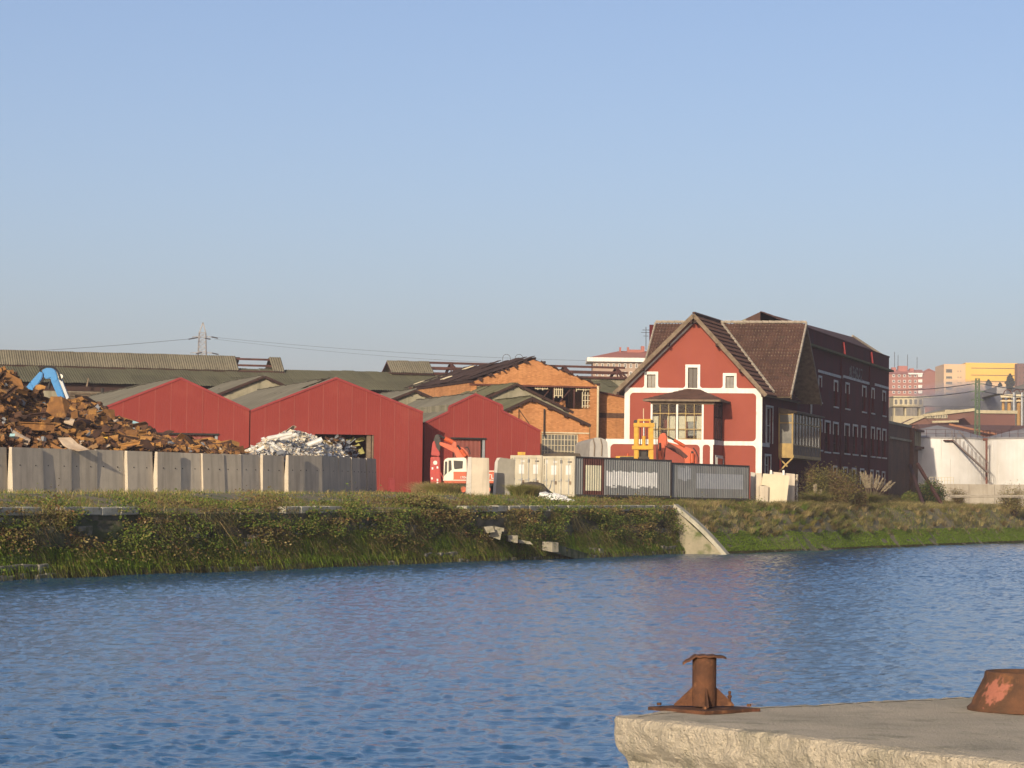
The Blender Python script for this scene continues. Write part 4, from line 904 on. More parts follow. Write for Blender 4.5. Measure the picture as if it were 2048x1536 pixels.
for i in range(n):
    a = gl[0] + (gl[1] - gl[0]) * i / n; c = gl[0] + (gl[1] - gl[0]) * (i + 1) / n; q = MB(); q.fb(FY, a + .02, c - .02, gl[2], gl[3], -.075, -.065); q.build('pane', m_glass, bay)
# flank glazing, left flank, floor, back curtains
for i in range(5):
    t = .35 + i * .72; q = MB(); q.fb(FX, t - .05, t + .05, yt + .05, bz1, -.12, -.02); q.build('mullion', m_darkwood, bay)
for z_ in (yt + .1, yt + wz * .6, bz1 - .08): q = MB(); q.fb(FX, .3, 3.3, z_ - .04, z_ + .04, -.11, -.03); q.build('transom', m_darkwood, bay)
for i in range(4):
    t = .35 + i * .72; q = MB(); q.fb(FX, t + .05, t + .67, yt + .05, bz1, -.075, -.065); q.build('pane', m_glassgrey, bay)
FXl = Fr(FY.p(bx0, 0), HB_); q = MB(); q.fb(FXl, 0, 3.3, yt + .05, bz1, -.05, .02); q.build('left_flank', m_housered, bay)
m_curt = M('pale_blind', (.8, .74, .58), (.7, .64, .5), scale=2, rough=.9)
for (x0, y0, x1, y1) in [(1304, 832, 1316, 878), (1334, 832, 1350, 878), (1353, 832, 1372, 878), (1373, 832, 1391, 843), (1393, 832, 1403, 878)]:
    r = FY.rect(x0, y0, x1, y1); q = MB(); q.fb(FY, r[0], r[1], r[2], r[3], -.3, -.27); q.build('blind', m_curt, bay)
q = MB(); r = FY.rect(1375, 842, 1396, 871); q.fb(FY, r[0], r[1], r[2], r[3], -.4, -.35); q.build('cabinet', m_greyscrap, bay)
# bay roof: hip against the wall with gutter
e0 = FY.p(bx0 - .55, bz1 + .05, .45); e1 = FY.p(bxe + .45, bz1 + .05, .45); e2 = e1 - bd * 1.10; e3 = e0 - bd * 1.10
pk0 = FF.p(FF.u(1376, 778), FF.z(1380, 778), .05); pk1 = FF.p(FF.u(1399, 778), FF.z(1390, 779), .05)
b = MB(); b.poly([e0, e1, pk1, pk0]); b.poly([e1, e2, pk1]); b.poly([e3, e0, pk0]); b.poly([e0, e1, e2, e3]); br = b.build('bay_roof', m_tile, house)
t = MB(); NR = 9
for k in range(NR):
    f0, f1 = k / NR, (k + 1.1) / NR; a0_, a1_ = e0 + (pk0 - e0) * f0, e1 + (pk1 - e1) * f0; b0, b1_ = e0 + (pk0 - e0) * min(1, f1), e1 + (pk1 - e1) * min(1, f1)
    h = V((0, 0, .06)); t.hexa([a0_ + V((0, 0, .01)), a1_ + V((0, 0, .01)), b1_, b0, a0_ + h, a1_ + h, b1_ + V((0, 0, .02)), b0 + V((0, 0, .02))])
t.build('tile_courses', m_tile, br, kind='stuff')
b = MB(); b.bar(e0 - V((0, 0, .06)), e1 - V((0, 0, .06)), .16, .14); b.bar(e1 - V((0, 0, .06)), e2 - V((0, 0, .06)), .16, .14); b.bar(e0 - V((0, 0, .06)), e3 - V((0, 0, .06)), .16, .14); b.build('gutter', m_wood, bay)
b = MB(); b.fb(FY, bx0 - .05, bxe + .05, bz1 - .28, bz1, -.1, .04); b.build('frieze_board', m_wood, bay)
# ochre enclosed balcony on the shaded side
FSb = Fr(PS + FS.n * 1.15, HB_); m0, m1 = FSb.u(1586), FSb.u(1641); mz0, mz1 = FSb.z(1590, 913), FSb.z(1590, 827)
b = MB(); b.hexa([FS.p(m0, mz0 - .12, 0), FS.p(m1, mz0 - .12, 0), FS.p(m1, mz0 - .12, 1.2), FS.p(m0, mz0 - .12, 1.2), FS.p(m0, mz0 + .12, 0), FS.p(m1, mz0 + .12, 0), FS.p(m1, mz0 + .12, 1.2), FS.p(m0, mz0 + .12, 1.2)]); mir = b.build('enclosed_balcony', m_woodyellow, house)
b = MB(); b.hexa([FS.p(m0 - .15, mz1, 0), FS.p(m1 + .15, mz1, 0), FS.p(m1 + .15, mz1, 1.45), FS.p(m0 - .15, mz1, 1.45), FS.p(m0 - .15, mz1 + .45, 0), FS.p(m1 + .15, mz1 + .45, 0), FS.p(m1 + .15, mz1 + .12, 1.5), FS.p(m0 - .15, mz1 + .12, 1.5)]); b.build('balcony_roof', m_wood, mir)
for i in range(10):
    t = m0 + (m1 - m0) * i / 9; b = MB(); b.fb(FSb, t - .05, t + .05, mz0, mz1, -.1, 0); b.build('balcony_post', m_woodyellow if i in (0, 9) else m_wood, mir)
for i in range(9):
    t = m0 + (m1 - m0) * i / 9; b = MB(); b.fb(FSb, t + .05, t + (m1 - m0) / 9 - .05, mz0 + .9, mz1, -.06, -.05); b.build('pane', m_glassgreen, mir)
b = MB(); b.fb(FSb, m0, m1, mz0, mz0 + .9, -.07, -.03); b.build('apron_panel', m_wood, mir)
for z_ in (mz0 + .9, mz1 - .75): b = MB(); b.fb(FSb, m0, m1, z_ - .04, z_ + .04, -.08, .01); b.build('balcony_rail', m_woodyellow, mir)
E0 = FS.p(m0, 0, 0); FE = Fr(E0, HB_ - 90)                 # lit end of the balcony
b = MB(); b.fb(FE, 0, 1.15, mz0, mz0 + .95, -.03, .02); b.build('apron_panel', m_woodyellow, mir)
for u_ in (.04, 1.1): b = MB(); b.fb(FE, u_ - .06, u_ + .06, mz0, mz1, -.05, .04); b.build('balcony_post', m_woodyellow, mir)
for z_ in (mz0 + .95, mz1 - .75, mz1 - .08): b = MB(); b.fb(FE, 0, 1.15, z_ - .05, z_ + .05, -.04, .03); b.build('balcony_rail', m_woodyellow, mir)
b = MB(); b.fb(FE, .06, 1.04, mz0 + .95, mz1, -.02, -.01); b.build('pane', m_glassgrey, mir)
for t in (m0 + .15, m1 - .15): b = MB(); b.bar(FS.p(t, mz0 - 1.2, .03), FS.p(t, mz0 - .12, 1.1), .1, .12); b.bar(FS.p(t, mz0 - .15, .05), FS.p(t, mz0 - .8, .7), .08, .1); b.build('bracket', m_woodyellow, mir)

# ---- long dark building
t0, t1 = tL + .02, FS.u(1777)
dk = thing('long_building', FS.p((t0 + t1) / 2, 3.4, -5), 'long three storey dark red building in shade with rows of white headed windows', 'building')
pz = FS.z(1767, 711); lz = (FS.z(1644, 705) + FS.z(1782, 738)) / 2
def zr(x0, y0, x1, y1): return FS.rect(1520 + x0 / 3.88, 620 + y0 / 3.88, 1520 + x1 / 3.88, 620 + y1 / 3.88)
f3 = [zr(*q) for q in [(455, 525, 475, 715), (574, 560, 600, 750), (664, 578, 690, 765), (794, 602, 820, 790), (866, 618, 884, 800), (951, 640, 972, 820)]]
f2 = [zr(*q) for q in [(460, 862, 478, 1085), (503, 872, 541, 1100), (568, 884, 604, 1105), (656, 895, 690, 1113), (721, 903, 754, 1120), (785, 912, 819, 1127), (862, 920, 885, 1135), (907, 928, 930, 1140), (950, 936, 975, 1145)]]
f1 = [zr(*q) for q in [(569, 1222, 593, 1330), (648, 1230, 675, 1340), (714, 1238, 741, 1345), (778, 1243, 804, 1350), (857, 1252, 875, 1350), (902, 1258, 919, 1350), (947, 1265, 966, 1355)]]
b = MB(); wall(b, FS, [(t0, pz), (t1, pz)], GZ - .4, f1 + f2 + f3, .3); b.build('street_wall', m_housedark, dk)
for r in f3 + f2 + f1:
    window(FS, r, dk, m_darkwood, m_glassdark, .24, 2, 3, .07)
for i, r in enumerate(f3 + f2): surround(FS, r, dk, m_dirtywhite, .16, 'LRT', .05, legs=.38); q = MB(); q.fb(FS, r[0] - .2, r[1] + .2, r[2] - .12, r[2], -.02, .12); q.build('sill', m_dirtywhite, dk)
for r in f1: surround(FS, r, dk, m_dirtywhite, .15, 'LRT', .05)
b = MB(); b.fb(FS, t0 + .5, t1 + .25, lz - .1, lz + .08, -.1, .45); b.build('cornice', M('mossy_ledge', (.12, .12, .035), (.08, .075, .04), scale=1.5, rough=.95), dk)
for (x0, y0, x1, y1) in [(450, 478, 640, 500), (645, 520, 850, 548), (890, 570, 995, 597)]:
    xa, xb = 1520 + x0 / 3.88, 1520 + x1 / 3.88; u0_, z0_ = FS.uz(xa, 620 + y0 / 3.88); u1_, z1_ = FS.uz(xb, 620 + y1 / 3.88); zz = (z0_ + z1_) / 2
    b = MB(); b.fb(FS, u0_, u1_, zz - .22, zz, -.02, .06); b.build('string_course', m_dirtywhite, dk)
for x in (625, 845): u_ = FS.u(1520 + x / 3.88); b = MB(); b.fb(FS, u_ - .3, u_ + .3, GZ, lz - .12, -.02, .10); b.build('flat_pilaster', m_housedark, dk)
for x in (642, 858): u_, z_ = FS.uz(1520 + x / 3.88, 620 + (x * .18 + 215) / 3.88); b = MB(); b.tube(FS.p(u_, lz, .2), FS.p(u_, pz - .1, .05), .1); b.build('outlet_pipe', m_redmach, dk)
u_, z_ = FS.uz(1697, 752.5); text('AUNIRAZ', FS, u_, z_ - .1, 1.6, dk, M('flaking_lettering', (.22, .21, .2), (.05, .045, .045), scale=2.2, contrast=(.46, .54)), .05, sx=1.12)
# end wall, roof
D = -ha * 12; FE2 = Fr(FS.p(t1, 0), HA)
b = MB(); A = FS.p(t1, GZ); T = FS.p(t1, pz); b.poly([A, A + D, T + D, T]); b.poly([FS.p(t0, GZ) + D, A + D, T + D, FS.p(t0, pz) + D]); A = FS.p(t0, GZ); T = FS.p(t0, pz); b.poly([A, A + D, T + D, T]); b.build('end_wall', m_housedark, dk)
e0, e1 = FS.p(t0 - .6, pz - .05, -.4), FS.p(t1 - .3, pz - .05, -.4); i0 = -ha * 2.5; 
k0 = FS.p(t0 - .6, at(1618, 657, 1).z * 0 + 0, 0)
z0_ = Fr(PS - ha * 2.9, HB_).z(1618, 658); z1_ = Fr(PS - ha * 2.9, HB_).z(1697, 671)
s0 = FS.p(t0 - .6, z0_) - ha * 2.9; s1 = FS.p(t1 - 4.2, z1_) - ha * 2.9
b = MB(); b.poly([e0, e1, s1, s0]); b.poly([e1, e1 - ha * 11, s1 - ha * 4, s1]); rg0 = at(1492, 637, FS.p(t0 - .6, 0).y + .5); rg1 = rg0 + hb * (t1 - t0 - 7) - V((0, 0, .1))
b.poly([s0, s1, rg1, rg0]); b.poly([rg0, rg1, rg1 - ha * 6 - V((0, 0, 2.5)), rg0 - ha * 6 - V((0, 0, 2.5))]); b.poly([s1, s1 - ha * 4, rg1]); rf = b.build('roof', m_tiledark, dk)
t = MB(); tiles(t, e0 + V((0, 0, .03)), (e1 - e0) * .92, s0 - e0, .33, .26); t.build('roof_tiles', m_tiledark, rf, norm=False, kind='stuff')
t = MB(); t.poly([rg0 - V((0, 0, 2.4)), rg0, rg0 - ha * 3.5 - V((0, 0, 1.6)), rg0 - ha * 3.5 - V((0, 0, 3))]); t.build('roof_gable', m_plaster, rf)
t = MB(); t.poly([rg0 - V((0, 0, 2.4)), rg0, s0, s0 - V((0, 0, 1.2))]); t.build('roof_hip_end', m_tile, rf)
b = MB(); P, Q = s1 + V((0, 0, .1)), e1 + V((0, 0, .12))
for i in range(14): b.tube(P + (Q - P) * (i / 14), P + (Q - P) * ((i + .95) / 14), .12, .13, 6)
b.build('hip_capping', m_cap, rf)
b = MB(); b.fb(FS, t0, t1 + .05, pz - .02, pz + .1, -.3, .06); b.build('parapet_coping', m_housedark, dk)

# ---- ruined brick stub with raking props
r0, r1 = t1 + .05, FS.u(1838)
ru = thing('ruined_building', FS.p((r0 + r1) / 2, 3.4, -3), 'ruined crumbling brick building stub joined to the dark building, shored with props', 'ruin')
rz0, rz1 = FS.z(1779, 842), FS.z(1836, 862)
b = MB(); wall(b, FS, [(r0, rz0), (r1 - 5.5, rz1 + .3), (r1 - 5.3, rz1), (r1, rz1 + .1)], GZ - .3, (), .2, -.1); A = FS.p(r1, GZ - .3, -.1); T = FS.p(r1, rz1, -.1); b.poly([A, A - ha * 8, T - ha * 8, T]); A = FS.p(r0, GZ, -.1) - ha * 8; b.poly([A, FS.p(r1, GZ, -.1) - ha * 8, FS.p(r1, rz1, -.1) - ha * 8, FS.p(r0, rz0, -.1) - ha * 8]); b.build('brick_wall', m_brickgone, ru)
b = MB(); b.fb(FS, r0, r1 - 5.4, rz0 - 1.7, rz0 - 1.5, -.1, .12); b.fb(FS, r0, r1 - 5.4, rz1 - .2 + .4, rz0 + .02, -.12, .02); b.build('render_band', m_plaster, ru)
b = MB(); b.fb(FS, r1 - 5.3, r1 + .5, rz1 - .12, rz1 + .1, -1, .5); b.fb(FS, r1 - 5.3, r1 + .1, rz1 - 2.0, rz1 - 1.75, -.1, .25); b.build('cornice', m_brickgone, ru)
for k in range(5): u_ = r1 - 5.0 + k * 1.2; b = MB(); b.fb(FS, u_ - .2, u_ + .2, rz1 - 1.75, rz1 - .12, -.1, .2); b.build('pillar', m_plaster, ru)
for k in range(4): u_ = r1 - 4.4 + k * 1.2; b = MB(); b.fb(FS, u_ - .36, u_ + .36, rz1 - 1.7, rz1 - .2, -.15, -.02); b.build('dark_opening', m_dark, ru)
b = MB(); b.fb(FS, r1 - 6.2, r1 - 5.4, GZ, rz1 + .2, -.1, .3); b.build('buttress', m_brickgone, ru)
b = MB(); z_ = FS.z(1838, 895); b.fb(FS, r1 - 4, r1 + 1.8, z_ - .1, z_ + .1, .1, .3); b.build('projecting_beam', m_steelrust, ru)
for i, (x0, y0, x1, y1) in enumerate([(1818, 930, 1850, 1006), (1835, 928, 1889, 1001)]):
    Pt = FS.p(FS.u(x0), FS.z(x0, y0), .1) if i == 0 else at(x0, y0, 279); Y_ = 257 if i == 0 else 268; Pg = at(x1, y1, Y_); Pg.z = gz(Pg.x, Pg.y) - .05
    b = MB(); b.bar(Pg, Pt, .26, .26); o = b.build('raking_prop', m_steelrust); tag(o, ['slender rusty steel prop leaning on the ruin, foot in the grass', 'thick rusty raking prop leaning right beside the white tank'][i], 'prop')
# ================================================================== yard: concrete elements, containers, machines, heaps
# ---- row of precast wall elements around the scrap yard
edges = [-118, -52, 13, 78, 140, 195, 250, 302, 352, 400, 446, 482, 518, 560, 593, 635, 676, 700, 716, 731, 744, 753]
def wY(px): return float(np.interp(px, [-120, 0, 480, 640, 700, 753], [137.2, 142, 161.5, 171, 180, 191]))
def wtop(px): return float(np.interp(px, [-120, 0, 140, 250, 400, 520, 640, 753], [890, 894, 898, 901, 906, 910, 912, 918]))
proud = {13: .30, 250: .12, 302: .34, 400: .16, 518: .16, 560: .46, 593: .22, 140: -.12, 195: -.10, 700: .1, 716: .12, 731: .1}
ORD = ['last', 'second last', 'third last', 'fourth last', 'fifth last', 'sixth last', 'seventh last', 'eighth last', 'ninth last', 'tenth last', 'eleventh last', 'twelfth last', 'thirteenth last', 'fourteenth last', 'fifteenth last', 'sixteenth last', 'seventeenth last', 'eighteenth last', 'nineteenth last', 'twentieth last', 'twenty-first last']
wl_lab = {13: 'precast wall element with a bright end face below the highest scrap', 560: 'precast wall element with the widest bright end face, below the pale aluminium heap', 302: 'precast wall element with a bright end edge below the thin tail of rusty scrap', 744: 'last narrow precast wall element, at the end of the row by the red shed'}
for x0, x1 in zip(edges, edges[1:]):
    P0, P1 = at(x0, 950, wY(x0)), at(x1, 950, wY(x1)); P0.z = P1.z = 0
    ang = math.degrees(math.atan2((P1 - P0).y, (P1 - P0).x)); off = proud.get(x0, 0)
    fr = Fr(P0, ang + random.uniform(-1.5, 1.5)); ln = (P1 - P0).length; xm = (x0 + x1) / 2
    zt = at(xm, wtop(xm), wY(xm)).z + random.uniform(-.02, .02); zb_ = float(at(xm, 993, wY(xm)).z) - .15
    root = thing('wall_element', fr.p(ln / 2, zb_, 0), wl_lab.get(x0, '%s grey precast wall element counted from the row end by the red shed' % ORD[len(edges) - 2 - edges.index(x0)]), 'wall element', 'precast wall elements around the scrap yard')
    th = .16; lean = random.uniform(-.05, .06)
    q = [fr.p(.015, zb_, off + .1), fr.p(ln - .015, zb_, off + .1), fr.p(ln - .015, zb_, off - th - .12), fr.p(.015, zb_, off - th - .12), fr.p(.03, zt, off + lean), fr.p(ln - .03, zt, off + lean + random.uniform(-.03, .03)), fr.p(ln - .03, zt, off - th + lean), fr.p(.03, zt, off - th + lean)]
    b = MB(); b.hexa(q); b.build('slab', m_concrete, root)
    b = MB(); b.fb(fr, .0, ln - .02, zb_ - .1, zb_ + .16, off - .9, off - .05); b.build('foot', m_concrete, root)
    for t in (.25, .75):
        b = MB(); P = fr.p(ln * t, zb_ + (zt - zb_) * .66, off + .045 + lean * .66); b.tube(P + fr.n * -.02, P + fr.n * .012, .035, n=6); b.build('lifting_hole', m_black, root)
# two single elements beside the excavator
def slab_px(name, front, Y, vec, label, cat, mat, side=None, group=None):
    b = MB(); b.prism([at(x, y, Y) for x, y in front], vec); o = b.build(name, mat); return tag(o, label, cat, group)
E1 = thing('wall_element', gpt(955, 178), 'single upright precast slab in front of the orange excavator', 'wall element')
b = MB(); A = [at(x, y, 178) for x, y in ((942, 994), (979, 992), (978, 916), (943, 915))]; b.prism(A, V((-.02, .22, 0))); b.build('slab', m_concrete, E1)
b = MB(); b.prism([at(x, y, 177.97) for x, y in ((931, 996), (942, 996), (943, 914), (936, 914))], V((-.02, .24, 0))); b.build('lit_splayed_side', m_concretelight, E1)  # tapered side of the slab, its sunlight painted as paler concrete
E2 = thing('wall_element', gpt(1008, 181), 'chipped brown stained precast slab leaning by the white container doors', 'wall element')
b = MB(); b.prism([at(x, y, 181) for x, y in ((990, 990), (1027, 990), (1031, 919), (1000, 915), (995, 922))], V((-.02, .22, 0))); b.build('slab', M('stained_slab', (.27, .25, .20), (.2, .185, .145), scale=1, rough=.9, bump=.2, spots=[((.30, .18, .08), 1.2, .62, .74)]), E2)
b = MB(); b.prism([at(x, y, 180.97) for x, y in ((986, 990), (991, 990), (996, 922), (1001, 915), (994, 916), (990, 925))], V((-.02, .24, 0))); b.build('lit_splayed_side', m_concretelight, E2)  # sunlit side again painted in paler concrete than the face

# ---- containers
m_corrA = M('worn_grey_container_paint', (.235, .24, .22), (.18, .185, .175), scale=.7, rough=.6, streak=.3, scol=(.11, .05, .035))
m_contrust = M('rust_red_container_paint', (.13, .045, .03), (.08, .03, .022), scale=1.5, rough=.75, streak=.4, scol=(.04, .02, .015))
m_contdark = M('dark_container_frame', (.07, .055, .045), (.045, .04, .035), scale=2, rough=.7)
m_contcream = M('cream_container_paint', (.52, .47, .35), (.43, .385, .28), scale=1.2, rough=.55, streak=.45, scol=(.3, .2, .11))
m_patch = M('pale_repaint_patch', (.66, .65, .60), (.58, .57, .53), scale=2, rough=.6)
m_patchcream = M('cream_repaint_patch', (.62, .56, .38), (.52, .5, .35), scale=1.4, rough=.6, spots=[((.08, .3, .3), .9, .72, .76)])
m_patchgrey = M('faint_grey_patch', (.33, .34, .34), (.28, .29, .3), scale=2, rough=.6)
def container(P, ang, ln, label, doors=True, ht=2.59, zones=(), base=m_corrA, z=None):
    fr = Fr(P, ang); zb_ = z; wd = 2.44; root = thing('shipping_container', fr.p(ln / 2, zb_, -wd / 2), label, 'container')
    zt = zb_ + ht
    b = MB()
    for o_ in (0, -wd + .12):
        b.fb(fr, 0, ln, zb_, zb_ + .15, o_ - .12, o_); b.fb(fr, 0, ln, zt - .09, zt, o_ - .12, o_)
        for u_ in (0, ln - .15): b.fb(fr, u_, u_ + .15, zb_ + .15, zt - .09, o_ - .12, o_ + .002)
    b.fb(fr, 0, .12, zt - .1, zt, -wd + .12, -.12); b.fb(fr, 0, .12, zb_, zb_ + .15, -wd + .12, -.12); b.fb(fr, ln - .12, ln, zb_, zt, -wd + .12, -.12)
    b.build('frame', m_contdark, root)
    def corr(o_, nm, sgn):
        nw = max(4, round((ln - .3) / .285)); pw = (ln - .3) / nw; jr = random.Random(4); b = MB()
        prof = [(0, 0), (.14, 0), (.38, -.06), (.60, -.06), (.84, 0), (1, 0)]
        zs = [zb_ + .15] + sorted({zz for zn in zones for zz in zn[2:4]}) + [zt - .09] if sgn > 0 else [zb_ + .15, zt - .09]
        for i in range(nw):
            zi_ = [(zn[0], zn[1], zn[2] + (jr.uniform(-.09, .09) if len(zn) > 5 else 0), zn[3] + (jr.uniform(-.04, .1) if len(zn) > 5 else 0), zn[4]) for zn in zones]
            if sgn > 0: zs = [zb_ + .15] + sorted({zz for zn in zi_ for zz in zn[2:4]}) + [zt - .09]
            for (a, da), (c, dc_) in zip(prof, prof[1:]):
                u0_, u1_ = .15 + (i + a) * pw, .15 + (i + c) * pw; um = (u0_ + u1_) / 2
                for za, zc in zip(zs, zs[1:]):
                    k = 0; zm = (za + zc) / 2
                    for zi, zn in enumerate(zi_):
                        if sgn > 0 and zn[0] <= um <= zn[1] and zn[2] <= zm <= zn[3]: k = zi + 1
                    b.poly([fr.p(u0_, za, o_ + sgn * (da - .03)), fr.p(u1_, za, o_ + sgn * (dc_ - .03)), fr.p(u1_, zc, o_ + sgn * (dc_ - .03)), fr.p(u0_, zc, o_ + sgn * (da - .03))], k)
        b.build(nm, [base] + [zn[4] for zn in zones], root, norm=False)
    corr(0, 'corrugated_side', 1); corr(-wd, 'corrugated_side', -1)
    b = MB(); b.fb(fr, .05, ln - .05, zt - .05, zt - .02, -wd + .05, -.05); b.build('roof_panel', base, root)
    if doors:
        fd = Fr(fr.p(0, 0, -wd), ang - 90)                 # seen from the front: u runs from the far post to the near post
        b = MB(); b.fb(fd, -.01, wd + .01, zt - .17, zt + .01, -.1, .03); b.fb(fd, -.01, wd + .01, zb_ - .01, zb_ + .13, -.1, .03)
        for u_ in (-.01, wd - .09): b.fb(fd, u_, u_ + .1, zb_ + .13, zt - .17, -.1, .028)
        b.build('door_frame', m_contcream, root)
        for k in range(2):
            u0_ = .1 + k * (wd - .2) / 2; u1_ = u0_ + (wd - .2) / 2 - .015; b = MB(); b.fb(fd, u0_, u1_, zb_ + .14, zt - .18, -.06, -.01)
            for zz in (.72, 1.35, 2.05): b.fb(fd, u0_, u1_, zb_ + zz - .025, zb_ + zz + .025, -.03, .004)
            d_ = b.build('door', m_contcream, root)
            for u_ in (u0_ + .22, u1_ - .3):
                b = MB(); b.tube(fd.p(u_, zb_ + .1, .04), fd.p(u_, zt - .12, .04), .022, n=6); b.fb(fd, u_ - .04, u_ + .04, zb_ + 1.0, zb_ + 1.12, 0, .06); b.fb(fd, u_ - .25, u_ + .04, zb_ + .98, zb_ + 1.02, .03, .055); b.build('locking_bar', m_galv, d_)
            b = MB(); b.fb(fd, u0_ + .55, u0_ + .95 if k == 0 else u0_ + .62 + .3, zb_ + 1.4, zb_ + 2.0, -.01, .008); b.build('white_placard', m_patch, d_)
            b = MB(); b.fb(fd, u0_ + .12, u0_ + .28, zb_ + 2.12, zb_ + 2.34, -.01, .008); b.fb(fd, u0_ + .7, u0_ + 1.0, zb_ + 2.18, zb_ + 2.26, -.01, .007); b.build('marking', m_patch if k == 0 else m_contdark, d_)
            b = MB(); b.fb(fd, u1_ - .28, u1_ - .12, zb_ + .76, zb_ + .98, -.01, .008); b.build('data_plate', m_wood, d_)
    return root, fr, zb_
PA = at(1149, 950, 183.2); cz0 = 3.66
h_ = 2.59
ra, fA, _ = container(PA, 56, 12.19, 'grey corrugated container with pale and cream paint patches and white doors', z=cz0,
    zones=[(1.1, 5.0 - 1.3, cz0 + .15, cz0 + h_ - .09, m_contrust), (1.45, 3.25, cz0 + .4, cz0 + 2.05, m_patchcream), (3.95, 10.4, cz0 + .72, cz0 + 1.68, m_patch, 1), (4.6, 5.2, cz0 + .62, cz0 + .72, m_patch), (7.2, 8.2, cz0 + .60, cz0 + .72, m_patch)])
PB2 = fA.p(.45, 0, -2.44 - .38); container(PB2, 56, 6.06, 'white doored container half hidden behind a stained slab', z=cz0 + .06, base=m_contrust)
PC = fA.p(12.19 + .16, 0, -.12); container(PC, 59.5, 12.19, 'grey corrugated container with a faint pale patch, in line behind the patched one', doors=False, z=cz0 - .08,
    zones=[(1.0, 3.0, cz0 + 1.25, cz0 + 2.1, m_patchgrey, 1), (3.8, 11.2, cz0 + .7, cz0 + 1.75, m_patchgrey)], ht=2.5)
b = MB(); P = at(1043, 909, 187.5); b.box(P.x - .25, P.x + .25, P.y - .2, P.y + .2, P.z - .12, P.z + .16); b.box(P.x - .1, P.x + .1, P.y - .22, P.y - .2, P.z - .05, P.z + .1); o = b.build('yellow_box', m_yellow); tag(o, 'small yellow box lying on top of the half hidden container', 'box')
P = at(1130, 911, 189.5); b = MB(); b.prism([at(x, y, 189.5) for x, y in ((1103, 915), (1105, 907), (1125, 904), (1160, 907), (1163, 915))], V((-.6, 1.0, 0))); o = b.build('folded_sheet', M('dark_folded_tarp', (.10, .075, .05), (.06, .05, .035), scale=2)); tag(o, 'dark folded tarpaulin on the container roof below the gridded window', 'tarpaulin')

# ---- pale concrete panels standing to the right of the containers
pans = [([(1501, 1000), (1512, 1000), (1512, 946), (1502, 944)], 206.5, m_concretelight, 'narrow pale upright panel touching the corner of the grey container'),
        ([(1511, 1008), (1519, 1010), (1525, 972), (1523, 946), (1511, 946)], 206.0, m_concrete, 'dark grey tilted panel beside the narrow pale one'),
        ([(1519, 1012), (1536, 1012), (1537, 972), (1519, 972)], 205.4, m_concrete, 'short grey panel leaning on the large cream slab'),
        ([(1535, 1012), (1572, 1014), (1579, 953), (1577, 951), (1527, 947), (1522, 970), (1536, 972)], 205.8, M('cream_precast', (.62, .55, .38), (.55, .48, .33), scale=1, rough=.9, streak=.2, scol=(.4, .33, .2)), 'large cream precast slab with a notched lower corner'),
        ([(1541, 1005), (1589, 1006), (1590, 948), (1540, 943)], 208.2, m_concrete, 'grey panel standing behind the large cream slab')]
for pts, Y, mt, lab in pans: slab_px('concrete_panel', pts, Y, V((-.02, .2, 0)), lab, 'panel', mt)
for i, x in enumerate((1542, 1567)):
    b = MB(); P = at(x, 948, 207.7); b.hexa([(P.x - .1, P.y, 3.4), (P.x + .1, P.y, 3.4), (P.x + .1, P.y + .2, 3.4), (P.x - .1, P.y + .2, 3.4), (P.x - .07, P.y, P.z + .28), (P.x + .07, P.y, P.z + .28), (P.x + .07, P.y + .15, P.z + .28), (P.x - .07, P.y + .15, P.z + .28)]); tag(b.build('marker_post', m_white), ['white post rising behind the notch of the large cream slab', 'white post rising behind the right half of the large cream slab'][i], 'post')
b = MB(); P = gpt(1593, 210); T = at(1594, 949, 210)
for k in range(9): a, c = P + (T - P) * (k / 9), P + (T - P) * ((k + 1) / 9); b.tube(a, c, .09 + .02 * (k % 2), .10, 7)
tag(b.build('speckled_post', M('speckled_post', (.55, .5, .36), (.2, .15, .1), scale=8, contrast=(.45, .55))), 'peeling whitish post at the edge of the big brown bush', 'post')

# ---- orange excavator
YX = 191.0
ex = thing('excavator', gpt(915, YX), 'orange wheeled excavator with cream cab and a red attachment held low', 'excavator')
def slabx(name, pts, mat, y0=0.0, th=1.0, parent=ex, Y=YX, bev=0):
    b = MB(); b.prism([at(x, y, Y) + V((0, y0, 0)) for x, y in pts], V((0, th, 0))); o = b.build(name, mat, parent)
    if bev:
        bm = bmesh.new(); bm.from_mesh(o.data); bmesh.ops.bevel(bm, geom=bm.edges[:], offset=bev, segments=2, affect='EDGES'); bm.to_mesh(o.data); bm.free()
    return o
slabx('turntable_deck', [(886, 960), (1002, 960), (1003, 966), (890, 967)], m_orange, -.1, 2.6, bev=.03)
slabx('engine_housing', [(933, 941), (1002, 941), (1003, 960), (933, 960)], m_orange, .0, 2.4, bev=.05)
slabx('side_panel', [(906, 942), (934, 942), (934, 960), (906, 960)], m_orange, -.02, 1.1, bev=.03)
cab = slabx('cab', [(887, 961), (906, 961), (934, 944), (933, 918), (930, 915), (894, 916), (888, 920)], m_cab, .0, 1.05, bev=.05)
slabx('windscreen_pane', [(888.5, 952), (894, 946), (894.5, 923), (890, 923)], m_glassdark, -.015, .05, parent=cab)
slabx('door_pane', [(897, 945), (903.5, 939), (902.5, 921), (897, 921)], m_glassdark, -.015, .05, parent=cab)
slabx('side_pane', [(908, 937), (910, 938.5), (925, 937), (926, 922), (907, 921)], m_glassdark, -.015, .05, parent=cab)
slabx('white_stripe', [(906, 942), (938, 942), (938, 943.5), (906, 943.5)], m_cab, -.05, .05); slabx('white_stripe', [(886, 959.5), (938, 959.5), (938, 961.3), (886, 961.3)], m_cab, -.16, .05)
for y in (941.5, 959.5): slabx('white_stripe', [(976, y), (1003, y), (1003, y + 1.7), (976, y + 1.7)], m_cab, -.16 if y > 950 else -.06, .05)
FXc = Fr(at(900, 950, YX), 0)
